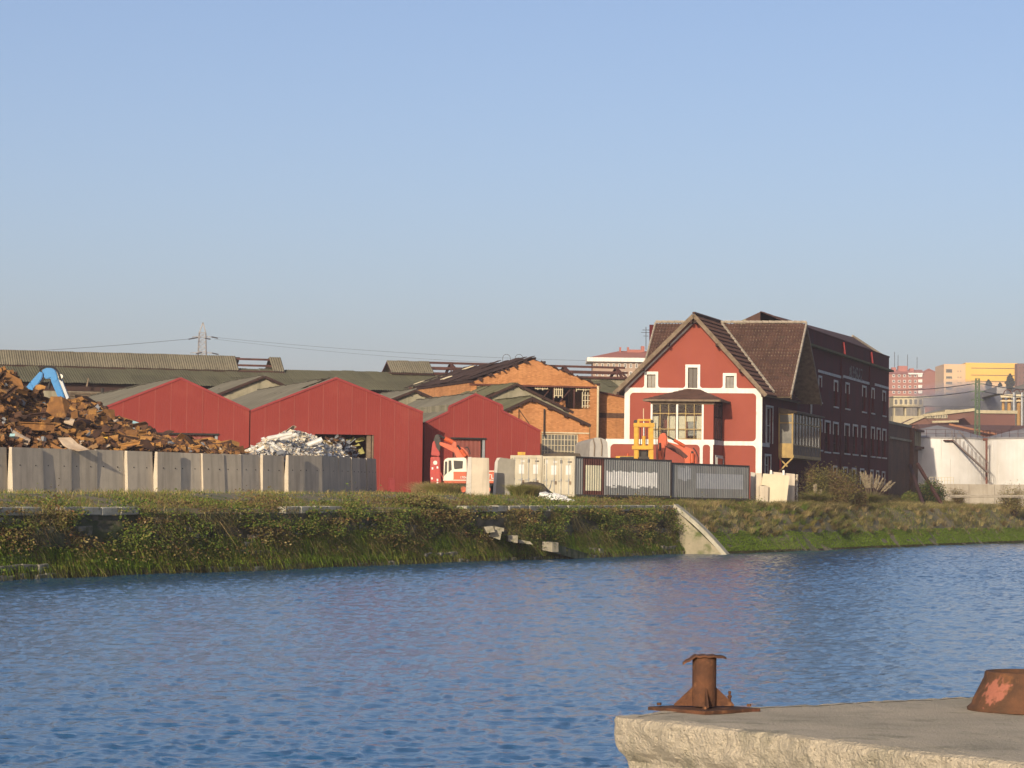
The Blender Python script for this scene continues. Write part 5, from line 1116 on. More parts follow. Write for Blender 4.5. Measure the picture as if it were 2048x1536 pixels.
u_, z_ = FXc.uz(920, 957); text('1704', FXc, u_, z_, .22, ex, m_text, .06)
u_, z_ = FXc.uz(966, 957); text('ATLAS', FXc, u_, z_, .42, ex, m_text, .03)
slabx('counterweight', [(995, 931), (1000, 935), (1004, 962), (994, 964)], m_orange, .1, 2.3, bev=.05)
# undercarriage
slabx('chassis', [(892, 967), (1000, 967), (998, 975), (896, 975)], m_darkmetal, .3, 1.8)
for x in (908, 927, 975, 994):
    for s in (0, 1):
        P = at(x, 979, YX) + V((0, .05 + s * 2.0, 0)); P.z = max(P.z, gz(P.x, P.y) + .42); b = MB(); b.tube(P, P + V((0, .4, 0)), .45, n=16); t_ = b.build('tyre', m_black, ex); b = MB(); b.tube(P - V((0, .02, 0)), P + V((0, .1, 0)), .2, n=12); b.build('rim', m_orange, t_)
b = MB(); P = at(996, 983, YX - .1); b.bar(P, P + V((0, 0, -.4)), .18, .3); b.build('support_leg', m_galv, ex)
# boom
bm_ = slabx('boom', [(938, 916), (912, 915), (909, 905), (905, 903), (878, 889), (878, 883), (884, 884), (910, 892), (925, 894), (935, 904)], m_orange, 1.2, .55, bev=.04)
FXb = Fr(at(900, 950, YX) + V((0, 1.2, 0)), 0); u_, z_ = FXb.uz(898, 902); tx = text('ATLAS', FXb, u_, z_, .34, ex, m_text, .02); tx.rotation_euler.rotate_axis('Z', -.48) if False else None
mm = tx.matrix_local.copy(); tx.matrix_local = mm @ Matrix.Rotation(-.45, 4, 'Z')
def cyl(p, q, r, rod, parent, Y=YX, dy=1.05, mat=m_orange, frac=.6):
    A = at(*p, Y) + V((0, dy, 0)); B = at(*q, Y) + V((0, dy, 0)); m_ = A + (B - A) * frac; b = MB(); b.tube(A, m_, r, n=10); b.build('hydraulic_cylinder', mat, parent)
    b = MB(); b.tube(m_, B, rod, n=8); b.build('piston_rod', m_darkmetal, parent)
cyl((909, 886), (875, 869), .16, .07, ex, dy=1.4); cyl((931, 912), (914, 890), .13, .07, ex, dy=1.0); cyl((928, 915), (906, 889), .10, .05, ex, dy=1.8)
slabx('link_bracket', [(902, 890), (906, 882), (912, 884), (912, 895)], m_orange, 1.1, .75)
slabx('stick', [(866, 880), (870, 868), (877, 868), (881, 884), (879, 901), (872, 906), (866, 895)], m_darkmetal, 1.3, .4, bev=.04)
slabx('quick_hitch', [(861, 910), (864, 884), (868, 880), (872, 895), (879, 905), (878, 912)], m_redmach, 1.2, .6, bev=.04)
slabx('breaker_body', [(860, 913), (879, 913), (880, 950), (884, 985), (862, 985), (859, 950)], m_redmach, 1.15, .75, bev=.05)
P = at(869.5, 925, YX) + V((0, 1.13, 0)); b = MB(); b.tube(P, P + V((0, .05, 0)), .14, n=12); b.build('pivot_cap', m_white, ex); 
for k, (x, y) in enumerate(((864, 937), (874, 935), (863, 957), (874, 960), (874, 966))): b = MB(); P = at(x, y, YX) + V((0, 1.14, 0)); b.box(P.x - .05, P.x + .05, P.y, P.y + .02, P.z - .05, P.z + .09); b.build('scuff_mark', m_text, ex)
b = MB(); pts = [(930, 895), (934, 893), (938, 900), (940, 908)]
for p, q in zip(pts, pts[1:]): b.tube(at(*p, YX) + V((0, 1.1, 0)), at(*q, YX) + V((0, 1.1, 0)), .04, n=6)
b.build('hose', m_black, ex)
b = MB(); b.bar(at(881, 945, YX) + V((0, .2, 0)), at(888, 960, YX) + V((0, .2, 0)), .06, .06); b.build('mirror_arm', m_redmach, ex)

# ---- second excavator: boom showing above the containers
Y2 = 203.0
e2 = thing('excavator', gpt(1372, Y2), 'orange excavator boom folded above the grey containers before the red house', 'excavator')
slabx('boom', [(1372, 940), (1371, 918), (1368, 912), (1334, 892), (1326, 884), (1328, 869), (1335, 871), (1337, 883), (1360, 889), (1386, 897), (1392, 905), (1396, 940)], m_orange, 1.0, .6, parent=e2, Y=Y2, bev=.04)
slabx('boom_underside', [(1334, 893), (1338, 884), (1362, 898), (1378, 912), (1373, 917), (1358, 907)], m_contrust, .985, .63, parent=e2, Y=Y2)
slabx('stick', [(1313, 940), (1317, 893), (1319, 874), (1324, 866), (1332, 865), (1335, 872), (1330, 900), (1327, 940)], m_orange, 1.1, .42, parent=e2, Y=Y2, bev=.04)
slabx('painted_stick_shade', [(1328, 935), (1331, 900), (1336, 874), (1333, 897), (1330, 935)], m_contrust, 1.05, .5, parent=e2, Y=Y2)  # dark sliver painted in for the stick's shaded edge
cyl((1322, 925), (1321, 885), .13, .07, e2, Y2, .95); cyl((1370, 891), (1336, 872), .12, .06, e2, Y2, .9); cyl((1386, 925), (1386, 902), .16, .08, e2, Y2, .85, frac=.8)
FX2 = Fr(at(1360, 900, Y2) + V((0, 1.0, 0)), 0); u_, z_ = FX2.uz(1357, 898.5); tx = text('ATLAS', FX2, u_, z_, .36, e2, m_text, .03); tx.matrix_local = tx.matrix_local @ Matrix.Rotation(-.42, 4, 'Z')
slabx('turntable_body', [(1340, 962), (1340, 940), (1425, 940), (1428, 962)], m_orange, .0, 2.6, parent=e2, Y=Y2, bev=.05)
slabx('cab', [(1340, 955), (1342, 934), (1364, 934), (1366, 955)], m_cab, -.1, 1.0, parent=e2, Y=Y2, bev=.04)
for s in (0, 1): slabx('track', [(1330, 990), (1326, 984), (1330, 976), (1420, 976), (1424, 984), (1420, 992)], m_black, s * 2.0, .6, parent=e2, Y=Y2, bev=.04)
slabx('track_frame', [(1350, 976), (1350, 960), (1405, 960), (1405, 976)], m_darkmetal, .5, 1.6, parent=e2, Y=Y2)
b = MB(); pts = [(1388, 895), (1394, 903), (1398, 914), (1398, 925)]
for p, q in zip(pts, pts[1:]): b.tube(at(*p, Y2) + V((0, .9, 0)), at(*q, Y2) + V((0, .9, 0)), .04, n=6)
b.build('hose', m_black, e2)

# ---- yellow forklift mast
Y3 = 198.0
fk = thing('forklift', gpt(1288, Y3), 'heavy yellow forklift with twin mast columns standing behind the containers', 'forklift')
def bx3(name, x0, y0, x1, y1, mat, dy=0, th=.3): return slabx(name, [(x0, y1), (x1, y1), (x1, y0), (x0, y0)], mat, dy, th, parent=fk, Y=Y3, bev=.02)
for x in (1268, 1299): bx3('mast_column', x, 850, x + 8, 990, m_yellow, .0, .3)
bx3('mast_inner_rail', 1276, 852, 1278, 915, m_yellow, .1, .2); bx3('mast_inner_rail', 1297, 852, 1299, 915, m_yellow, .1, .2)
bx3('top_crosshead', 1267, 846, 1309, 854, m_yellow, -.08, .45); bx3('upper_yoke', 1275, 838, 1303, 842, m_yellow, .0, .3); bx3('yoke_post', 1275, 838, 1279, 848, m_yellow, .02, .25); bx3('yoke_post', 1299, 838, 1303, 848, m_yellow, .02, .25)
bx3('lower_crosshead', 1264, 891, 1306, 899, m_yellow, -.12, .5)
bx3('mast_dark_back', 1278, 900, 1297, 915, m_darkmetal, .3, .1)
P = at(1288, 898, Y3) + V((0, .15, 0)); b = MB(); b.tube(P, at(1288, 872, Y3) + V((0, .15, 0)), .13, n=12); b.build('lift_cylinder', m_yellow, fk); b = MB(); b.tube(at(1288, 872, Y3) + V((0, .15, 0)), at(1288, 842, Y3) + V((0, .15, 0)), .07, n=10); b.build('lift_rod', m_chrome, fk)
for x in (1281, 1294): b = MB(); b.tube(at(x, 912, Y3) + V((0, .2, 0)), at(x, 855, Y3) + V((0, .2, 0)), .035, n=6); b.build('chain', m_darkmetal, fk)
for x in (1271, 1304): b = MB(); P = at(x, 843, Y3); b.tube(P, P + V((0, .3, 0)), .12, n=10); b.build('chain_wheel', m_darkmetal, fk)
b = MB(); b.tube(at(1287, 838, Y3), at(1287, 817, Y3), .03, n=6); b.build('aerial', m_cream, fk)
bx3('body', 1232, 912, 1272, 975, m_yellow, .3, 2.2); bx3('counterweight_deck', 1240, 913, 1306, 920, m_darkmetal, .2, 2.0); bx3('chassis', 1240, 960, 1306, 980, m_darkmetal, .4, 1.8)
for x in (1248, 1292):
    for s in (0, 1): P = at(x, 975, Y3) + V((0, .2 + s * 1.9, 0)); P.z = gz(P.x, P.y) + .5; b = MB(); b.tube(P, P + V((0, .4, 0)), .5, n=16); b.build('tyre', m_black, fk)
b = MB(); P = at(1256, 911, Y3) + V((0, .4, 0)); b.tube(P - V((0, 0, .3)), P + V((0, 0, .15)), .07, n=8); b.build('beacon', m_orange, fk)
for p, q in (((1311, 845), (1313, 918)), ((1317, 852), (1315, 918))): b = MB(); b.tube(at(*p, Y3), at(*q, Y3), .03, n=6); b.build('hose', m_black, fk)

# ---- blue crane arm behind the scrap
Y4 = 163.0
bc = thing('material_handler', gpt(105, Y4), 'bright blue knuckle boom of a scrap handler rising behind the rusty heap', 'crane')
slabx('main_boom', [(118, 800), (101, 760), (103, 742), (110, 741), (117, 760), (127, 788), (133, 815), (133, 900), (125, 900)], m_blue, .0, .55, parent=bc, Y=Y4, bev=.05)
slabx('elbow', [(83, 742), (88, 737), (97, 735), (106, 737), (112, 744), (116, 758), (110, 766), (104, 764), (101, 756), (94, 758), (88, 756), (88, 747)], m_blue, -.03, .62, parent=bc, Y=Y4, bev=.04)
slabx('dipper_stick', [(60, 764), (80, 742), (86, 746), (84, 756), (73, 772), (66, 778)], m_blue, .05, .45, parent=bc, Y=Y4, bev=.04)
slabx('dipper_tail', [(66, 778), (60, 764), (40, 790), (48, 800)], m_blue, .05, .45, parent=bc, Y=Y4)
slabx('boom_back_plate', [(112, 741), (118, 745), (124, 762), (137, 795), (133, 800), (118, 762)], m_galv, .1, .35, parent=bc, Y=Y4)
cyl((72, 773), (88, 757), .07, .04, bc, Y4, .2, m_darkmetal); cyl((96, 777), (100, 760), .09, .05, bc, Y4, .2, m_darkmetal)
b = MB(); pts = [(79, 742), (83, 737), (91, 733), (101, 733), (110, 736), (116, 743), (119, 752), (121, 760)]
for p, q in zip(pts, pts[1:]): b.tube(at(*p, Y4) + V((0, -.05, 0)), at(*q, Y4) + V((0, -.05, 0)), .06, n=6)
b.build('hose', m_black, bc)
b = MB(); P = at(121, 753, Y4); b.tube(P, P + V((0, .2, 0)), .14, n=10); b.build('work_lamp', m_cab, bc)
slabx('handler_body', [(100, 985), (100, 900), (160, 900), (160, 985)], m_blue, -.8, 2.4, parent=bc, Y=Y4)

# ---- scrap heaps
def proto(kind, mat, seed):
    r_ = random.Random(seed); b = MB()
    if kind == 0:                                          # bent plate
        p = [(-.5, -.35 + r_.uniform(-.1, .1), 0), (.05, -.4, r_.uniform(-.1, .2)), (.5, -.3, r_.uniform(-.3, .3)), (.5, .35, r_.uniform(-.3, .3)), (0, .4, r_.uniform(-.1, .2)), (-.5, .3, 0)]
        b.prism([p[0], p[1], p[4], p[5]], (0, 0, .04)); b.prism([p[1], p[2], p[3], p[4]], (0, 0, .04))
    elif kind == 1: b.box(-.5, .5, -.3, .3, -.2, .2)
    elif kind == 2:                                        # I beam
        b.box(-1.2, 1.2, -.11, .11, .1, .13); b.box(-1.2, 1.2, -.11, .11, -.13, -.1); b.box(-1.2, 1.2, -.015, .015, -.1, .1)
    elif kind == 3: b.tube((-.5, 0, 0), (.5, 0, 0), .28, .26, 10, cap=r_.random() < .5)
    elif kind == 4:                                        # channel / angle
        b.box(-.7, .7, -.14, .14, -.02, .02); b.box(-.7, .7, .1, .14, .02, .28)
    elif kind == 5:                                        # torn sheet
        n = 7; p = [(cos(2 * pi * i / n) * r_.uniform(.3, .65), sin(2 * pi * i / n) * r_.uniform(.25, .5), r_.uniform(-.1, .1)) for i in range(n)]; b.prism(p, (0, 0, .03))
    elif kind == 6:                                        # curved sheet
        n = 5
        for i in range(n):
            a, c = -.9 + 1.8 * i / n, -.9 + 1.8 * (i + 1) / n; b.hexa([(-.5, .45 * sin(a), .45 * cos(a)), (.5, .45 * sin(a), .45 * cos(a)), (.5, .45 * sin(c), .45 * cos(c)), (-.5, .45 * sin(c), .45 * cos(c)), (-.5, .48 * sin(a), .48 * cos(a)), (.5, .48 * sin(a), .48 * cos(a)), (.5, .48 * sin(c), .48 * cos(c)), (-.5, .48 * sin(c), .48 * cos(c))])
    else: b.tube((-1, 0, 0), (1, 0, 0), .05, .05, 6)
    me = bpy.data.meshes.new('scrap_piece'); me.from_pydata(b.v, [], b.f); me.materials.append(mat)
    bm = bmesh.new(); bm.from_mesh(me); bmesh.ops.recalc_face_normals(bm, faces=bm.faces); bm.to_mesh(me); bm.free(); return me
def heap(name, label, sil, near_top, ynear, yfar, n_big, n_small, mats, wts, smin, smax, x0, x1, core, seed, small=(.12, .4), kinds=(0, 0, 0, 1, 2, 2, 3, 4, 4, 5, 5, 5, 6, 7, 7)):
    rs = random.Random(seed); sx = [p[0] for p in sil]; sy = [p[1] for p in sil]
    xm = (x0 + x1) / 2; root = thing(name, gpt(xm, (ynear(xm) + yfar(xm)) / 2), label, 'scrap heap')
    def surf(px, t):
        Ya, Yb = ynear(px), yfar(px); Y = Ya + (Yb - Ya) * t; ys = np.interp(px, sx, sy); yn = min(near_top(px) + 4, 990); k = t ** .75
        py = yn + (ys - yn) * min(1, k); P = at(px, float(py), Y)
        if t > 1: P = at(px, float(ys), Yb); P.y += (t - 1) * (Yb - Ya) * 1.2; P.z -= (t - 1) * (P.z - 3.4)
        return P
    nx, ntt = 60, 14; vs = []; 
    for i in range(nx + 1):
        for j in range(ntt + 1):
            px = x0 + (x1 - x0) * i / nx; t = j / ntt * 2.0; P = surf(px, t); P.z -= .25; P += V((0, 0, rs.uniform(-.2, .2) if 0 < t < 1.9 else 0)); vs.append(tuple(P))
    fs = [(i * (ntt + 1) + j, (i + 1) * (ntt + 1) + j, (i + 1) * (ntt + 1) + j + 1, i * (ntt + 1) + j + 1) for i in range(nx) for j in range(ntt)]
    b = MB(); b.v = vs; b.f = fs; b.mi = [0] * len(fs); b.build('heap_core', core, root, norm=True)
    protos = [[proto(k, mt, seed * 10 + i) for k in range(8)] for i, mt in enumerate(mats)]
    def place(sz):
        px = rs.uniform(x0, x1); t = rs.random() ** .8 * 1.06; k = rs.choice(kinds); t = t * .8 if k in (2, 7) else t; P = surf(px, t)
        return px, P + V((0, 0, rs.uniform(-.12, .1))), k, Matrix.Rotation(rs.uniform(0, 6.28), 4, 'Z') @ Matrix.Rotation(rs.gauss(.3, .6), 4, 'X') @ Matrix.Rotation(rs.gauss(0, .5), 4, 'Y')
    for i in range(n_big):
        sz = rs.uniform(smin, smax); px, P, k, rot = place(sz); mi = rs.choices(range(len(mats)), wts)[0]
        o = bpy.data.objects.new('scrap_piece', protos[mi][k]); col.objects.link(o); o.parent = root; s = sz * (.8 if k in (2, 7) else 1)
        mm = rot @ Matrix.Diagonal((s * rs.uniform(.8, 1.4), s * rs.uniform(.7, 1.2), s, 1)); mm.translation = P - wloc(root); o.matrix_local = mm
    for mi, mt in enumerate(mats):
        nn_ = int(n_small * wts[mi] / sum(wts)); bb = MB()
        for i in range(nn_):
            px, P, k, rot = place(.3); s = rs.uniform(*small); n = rs.choice((4, 4, 5)); q = [V((cos(6.28 * a / n) * s * rs.uniform(.5, 1.2), sin(6.28 * a / n) * s * rs.uniform(.3, .8), 0)) for a in range(n)]
            bb.prism([P + (rot @ x) for x in q], rot @ V((0, 0, .03 if rs.random() < .7 else s * .7)))
        if nn_ > 3: bb.build('small_scrap', mt, root, norm=False, kind='stuff')
    return root, surf
m_rustorange = M('bright_orange_rust', (.35, .18, .05), (.23, .11, .033), scale=1.8, rough=.92, rnd=.35, bump=.2)
m_rusttan = M('tan_scrap', (.30, .18, .075), (.2, .11, .045), scale=1.8, rough=.9, rnd=.3)
m_palescrap = M('pale_scrap', (.5, .40, .29), (.36, .27, .19), scale=2, rough=.8, rnd=.2)
silA = [(-120, 700), (-40, 728), (0, 738), (20, 748), (42, 772), (62, 792), (95, 802), (120, 806), (150, 803), (178, 808), (205, 816), (232, 838), (262, 848), (290, 862), (330, 880), (370, 886), (405, 888), (440, 893), (465, 898), (480, 906)]
heapA, surfA = heap('scrap_heap', 'big heap of rusty brown scrap metal behind the concrete wall', silA, wtop, lambda x: wY(x) + 1.2, lambda x: wY(x) + 3.5 + 11 * float(sstep(480 - x, 0, 330)), 215, 6500, [m_rust, m_rustorange, m_rustdark, m_rusttan, m_greyscrap, m_palescrap, m_tealscrap, m_yelscrap], [9, 5, 11, 1.6, 1.0, .4, .12, .15], .4, 1.15, -115, 478, m_rustdark, 11, small=(.1, .36))
# a few pieces one can single out
def feature(me_kind, mat, px, py, Y, sx, sy, sz, rx, ry, rz_, nm='scrap_piece', lab=None, root=heapA):
    o = bpy.data.objects.new(nm, proto(me_kind, mat, px)); col.objects.link(o); o.parent = root; P = at(px, py, Y)
    mm = Matrix.Rotation(rz_, 4, 'Z') @ Matrix.Rotation(ry, 4, 'Y') @ Matrix.Rotation(rx, 4, 'X') @ Matrix.Diagonal((sx, sy, sz, 1)); mm.translation = P - wloc(root); o.matrix_local = mm
    if lab: o['label'] = lab
feature(0, m_rust, 116, 815, 151.5, 1.1, 1.5, 1.0, 1.3, .3, .2, lab='large bent orange rusted plate below the blue boom')
feature(2, m_rust, 50, 852, 148, 1.25, 1.5, 1.6, 0, .02, .15, lab='long rusty beam lying flat across the heap')
feature(1, m_rusttan, 16, 789, 152, .6, .8, 1.2, .2, .1, .4); feature(1, m_greyscrap, 215, 852, 160, .6, .8, 1.1, .5, .3, .5); feature(1, m_rusttan, 188, 832, 159, .4, .6, 2.2, .1, -.35, .3)
feature(1, m_yelscrap, 211, 872, 157, .9, .3, .35, 0, .5, .2); feature(1, m_tealscrap, 229, 862, 158, .55, .4, .4, 0, -.35, .3); feature(6, m_palescrap, 139, 845, 152, .5, .5, .6, 1.2, .3, 0); feature(5, m_palescrap, 145, 890, 148, 1.5, .9, .8, 1.0, .3, .2); feature(6, m_palescrap, 38, 880, 146, 1.0, .7, .6, 1, .5, .2)
feature(5, m_rust, 18, 762, 155, 2.4, 1.2, 1, 1.2, .4, .1); feature(0, m_rustorange, 420, 893, 170, 1.2, 1.4, 1, 1.2, .1, 0); feature(0, m_rustorange, 460, 897, 173, 1.1, 1.3, 1, 1.3, .1, .2); feature(0, m_rust, 295, 885, 163, 2.0, 1.6, 1, 1.1, .3, .2)
for k in range(70):                                        # large plates and boxes on the visible face
    px = random.uniform(-20, 330); ys = float(np.interp(px, [p[0] for p in silA], [p[1] for p in silA])); t = random.uniform(.2, .92); py = ys + (895 - ys) * t
    Y = wY(px) + 1.0 + 9 * (1 - t) * float(sstep(480 - px, 0, 330)); feature(random.choice((0, 1, 0, 5, 5, 6, 4, 2)), random.choice((m_rust, m_rustorange, m_rust, m_rustdark, m_rustdark)), px, py, Y, random.uniform(.45, 1.0) * (.6 + .5 * t), random.uniform(.4, .85), random.uniform(.35, .7), random.uniform(.2, 1.5), random.uniform(-.5, .5), random.uniform(-.8, .8))
m_aluc = M('cream_aluminium', (.72, .63, .46), (.55, .47, .34), scale=3, rough=.5, rnd=.2)
silB = [(494, 911), (502, 902), (514, 893), (528, 882), (545, 877), (560, 871), (580, 863), (600, 865), (612, 870), (630, 876), (640, 884), (660, 893), (680, 902), (692, 911)]
heapB, surfB = heap('scrap_heap', 'heap of pale crumpled aluminium scrap in front of the shed doorway', silB, wtop, lambda x: wY(x) + 1.0, lambda x: wY(x) + 4.5, 190, 4200, [m_alu, m_greyscrap, m_palescrap, m_woodyellow, m_aluc], [9, 2.2, 3, .6, 6], .22, .55, 494, 690, m_greyscrap, 12, small=(.05, .2), kinds=(0, 5, 6, 6, 4, 7))
for (x, y, sx, sy, ry) in [(560, 875, 1.5, .35, -.2), (578, 877, 1.0, .3, -.35), (625, 889, 1.3, .45, -.4), (554, 900, .6, .4, .7), (520, 903, .7, .3, -.6)]: feature(6, m_alu, x, y, wY(x) + 2.0, sx, sy, .6, 1.0, ry, .1, root=heapB)
silC = [(628, 911), (645, 893), (660, 880), (672, 877), (690, 884), (702, 893), (712, 912)]
heapC, surfC = heap('scrap_heap', 'tangle of dark mixed scrap inside the torn shed doorway', silC, lambda x: 913, lambda x: wY(x) + 4, lambda x: wY(x) + 7, 90, 500, [m_greyscrap, m_rustdark, m_alu, m_rust], [4, 3, 1.5, 2], .35, .8, 630, 712, m_rustdark, 13, small=(.06, .2), kinds=(2, 4, 7, 7, 0, 6))
# ================================================================== tanks and the far town
def tank(px, rad, Y, ytop, yapex, label, stair=False, seed=0):
    P = at(px, 968, Y); zt = at(px, ytop, Y - rad).z; za = at(px, yapex, Y).z; root = thing('storage_tank', V((P.x, P.y, 4.0)), label, 'tank')
    nC = 3; z0 = 4.0
    for k in range(nC):                                    # three rings of plates
        b = MB(); a, c = z0 + (zt - z0) * k / nC, z0 + (zt - z0) * (k + 1) / nC; n = 18
        b.lathe(V((P.x, P.y, 0)), [(rad + .015 * (k % 2), a), (rad + .015 * (k % 2), c)], 72); o = b.build('shell_ring', m_tank, root, smooth=False)
        for i in range(n):
            t = 2 * pi * (i + .5 * (k % 2)) / n + .1; b = MB(); q = V((P.x + cos(t) * (rad + .02), P.y + sin(t) * (rad + .02), 0)); b.tube(q + V((0, 0, a)), q + V((0, 0, c)), .025, n=4, cap=False); b.build('weld_seam', m_tank, o)
    b = MB(); b.lathe(V((P.x, P.y, 0)), [(rad + .12, zt - .02), (rad + .12, zt + .1), (rad * .5, (zt + za) / 2 + .15), (.1, za)], 72); b.build('cone_roof', m_tankroof, root)
    b = MB()
    for i in range(36):
        t0_, t1_ = 2 * pi * i / 36, 2 * pi * (i + 1) / 36; q0, q1 = V((P.x + cos(t0_) * rad, P.y + sin(t0_) * rad, zt)), V((P.x + cos(t1_) * rad, P.y + sin(t1_) * rad, zt)); b.tube(q0 + V((0, 0, .1)), q0 + V((0, 0, .9)), .02, n=4)
        b.bar(q0 + V((0, 0, .9)), q1 + V((0, 0, .9)), .03, .03); b.bar(q0 + V((0, 0, .5)), q1 + V((0, 0, .5)), .025, .025)
    b.build('roof_railing', m_steelrust, root)
    return root, P, zt
t1_, TP, tz = tank(1874, 5.6, 305, 876, 851, 'white storage tank with a diagonal stair up its side', True)
t2_, TP2, tz2 = tank(2072, 5.6, 303, 877, 852, 'white storage tank without a stair, beside the one with the stair')
# stair
m_stair = M('grey_brown_stair_paint', (.20, .16, .14), (.15, .12, .105))
A = at(1903, 880, 299.6); B = at(1975, 946, 296.5)
for off in (V((0, 0, 0)), V((.0, -.7, 0))):
    b = MB(); b.bar(A + off, B + off, .05, .15); b.build('stair_stringer', m_stair, t1_)
    b = MB(); b.bar(A + off + V((.7, 0, .95)), B + off + V((0, 0, 1.0)), .05, .05)
    for k in range(10): q = A + (B - A) * (k / 9) + off; b.bar(q, q + V((0, 0, 1.0)), .04, .04)
    b.build('stair_rail', m_stair, t1_)
for k in range(22): q = A + (B - A) * ((k + .5) / 22); b = MB(); b.box(q.x - .13, q.x + .13, q.y - .7, q.y, q.z - .02, q.z + .02); b.build('stair_tread', m_stair, t1_)
b = MB(); b.box(A.x - .9, A.x + .2, A.y - .8, A.y + .6, A.z - .1, A.z); b.build('stair_landing', m_steelrust, t1_)
b = MB(); b.tube(at(1973, 968, 299), at(1973, 876, 299), .12, n=8); b.tube(at(1966, 879, 299), at(1975, 879, 299), .15, n=8); tag(b.build('stand_pipe', M('rusty_pipe', (.2, .08, .05), (.12, .05, .04))), 'rusty vertical pipe between the two white tanks', 'pipe')
# bund wall
FBd = Fr(at(1838, 968, 288), 4); bw = thing('bund_wall', FBd.p(8, 4.0, 0), 'low stained concrete wall in front of the white tanks', 'wall')
m_bund = M('stained_bund_concrete', (.42, .37, .29), (.32, .28, .22), scale=.8, rough=.9, streak=.6, scol=(.2, .16, .11), bump=.2)
ua, ub = FBd.u(1836), FBd.u(2200); zt = FBd.z(1940, 968)
k = ua; i = 0
while k < ub:
    b = MB(); b.fb(FBd, k + .01, k + 2.6, 3.4, zt + random.uniform(-.02, .02), -.3, 0); b.build('wall_bay', m_bund, bw); k += 2.62
b = MB(); 
for k in range(9): q = FBd.p(FBd.u(1862 + k * 6), zt, -.6); b.tube(q, q + V((0, 0, .65)), .025, n=5)
b.bar(FBd.p(FBd.u(1862), zt + .65, -.6), FBd.p(FBd.u(1910), zt + .65, -.6), .04, .04); b.bar(FBd.p(FBd.u(1862), zt + .33, -.6), FBd.p(FBd.u(1910), zt + .33, -.6), .03, .03); b.build('hand_rail', m_cream, bw)
FP = Fr(at(1838, 990, 276), 4)
for i, (x0, x1, y) in enumerate(((1880, 2048, 991), (1900, 2090, 994))):
    b = MB(); b.tube(FP.p(FP.u(x0), FP.z(x0, y)), FP.p(FP.u(x1), FP.z(x1, y)), .06, n=8); tag(b.build('ground_pipe', m_bund), ['upper pale pipe running along the foot of the low wall', 'lower pale pipe running along the foot of the low wall'][i], 'pipe')

# ---- brick works behind the tanks
m_farbrick = M('far_red_brick', (.17, .08, .062), (.14, .068, .055), scale=.3, rough=.9, streak=.3, scol=(.12, .06, .05))
m_farroof = M('far_tile_roof', (.16, .085, .065), (.13, .07, .055), scale=.3, rough=.9)
m_farcream = M('far_cream_wall', (.44, .38, .24), (.36, .31, .2), scale=.4, rough=.9, streak=.5, scol=(.2, .17, .1))
def boxbuild(name, x0, x1, ytop, ybot, Y, depth, label, wallm, cat='building', roofm=None, ridge=None, over=0.0, ang=0, group=None):
    fr = Fr(at((x0 + x1) / 2, 900, Y), ang); a, b_ = fr.u(x0), fr.u(x1); zt = fr.z((x0 + x1) / 2, ytop); zb_ = fr.z((x0 + x1) / 2, ybot)
    root = thing(name, fr.p((a + b_) / 2, zb_, -depth / 2), label, cat, group); b = MB(); b.fb(fr, a, b_, zb_, zt, -depth, 0); b.build('wall', wallm, root)
    if roofm:
        b = MB(); o_ = over
        if ridge: zr_ = fr.z((x0 + x1) / 2, ridge); b.prism([fr.p(a - o_, zt + .02, o_), fr.p(a - o_, zr_, -depth / 2), fr.p(a - o_, zt + .02, -depth - o_)], fr.d * (b_ - a + 2 * o_))
        else: b.fb(fr, a - o_, b_ + o_, zt + .02, zt + .4 + o_ * .3, -depth - o_, o_)
        b.build('roof', roofm, root)
    return root, fr, a, b_, zt, zb_
def farwins(root, fr, x0, x1, nx, y0, y1, nz, wpx, hpx, fm, gm, skip=None):
    for i in range(nx):
        for j in range(nz):
            xc = x0 + (x1 - x0) * (i + .5) / nx; yc = y0 + (y1 - y0) * (j + .5) / nz
            if skip and skip(i, j): continue
            r = fr.rect(xc - wpx / 2, yc - hpx / 2, xc + wpx / 2, yc + hpx / 2); f = MB(); w_ = (r[1] - r[0]) * .16
            f.fb(fr, r[0], r[0] + w_, r[2], r[3], -.1, .12); f.fb(fr, r[1] - w_, r[1], r[2], r[3], -.1, .12); f.fb(fr, r[0], r[1], r[3] - w_, r[3], -.1, .125); f.fb(fr, r[0], r[1], r[2], r[2] + w_, -.1, .16)
            wo = f.build('window', fm, root); g_ = MB(); g_.fb(fr, r[0] + w_ * .5, r[1] - w_ * .5, r[2] + w_ * .5, r[3] - w_ * .5, -.05, .05); g_.build('pane', gm, wo)
w1, f1_, a, b_, zt, zb_ = boxbuild('brick_works', 1893, 2030, 827, 960, 420, 22, 'flat topped red brick works building behind the tanks', m_farbrick, roofm=m_farcream, over=.3)
w2, f2_, a2, b2, zt2, zb2_ = boxbuild('brick_works', 1806, 1893, 846, 960, 405, 18, 'red brick works with pitched roof and a strip of pale clerestory windows', m_farbrick)
b = MB(); b.prism([f2_.p(a2, zt2 - .4, .5), f2_.p(f2_.u(1846), f2_.z(1846, 832), .5), f2_.p(f2_.u(1900), f2_.z(1900, 828), .5), f2_.p(f2_.u(1950), f2_.z(1945, 818), .5), f2_.p(f2_.u(1950), f2_.z(1945, 828), .5), f2_.p(b2, zt2, .5)], f2_.n * -14); b.build('roof', m_farroof, w2)
b = MB(); b.bar(f2_.p(a2, zt2 - .3, .7), f2_.p(f2_.u(1848), f2_.z(1848, 831), .7), .3, .5); b.bar(f2_.p(f2_.u(1848), f2_.z(1848, 831), .7), f2_.p(f2_.u(1950), f2_.z(1948, 819), .7), .3, .4); b.build('roof_edge', m_farcream, w2)
farwins(w2, Fr(f2_.p(0, 0, .6), 0), 1850, 1895, 9, 828, 838, 1, 4.2, 7, m_cream, m_glassgrey)
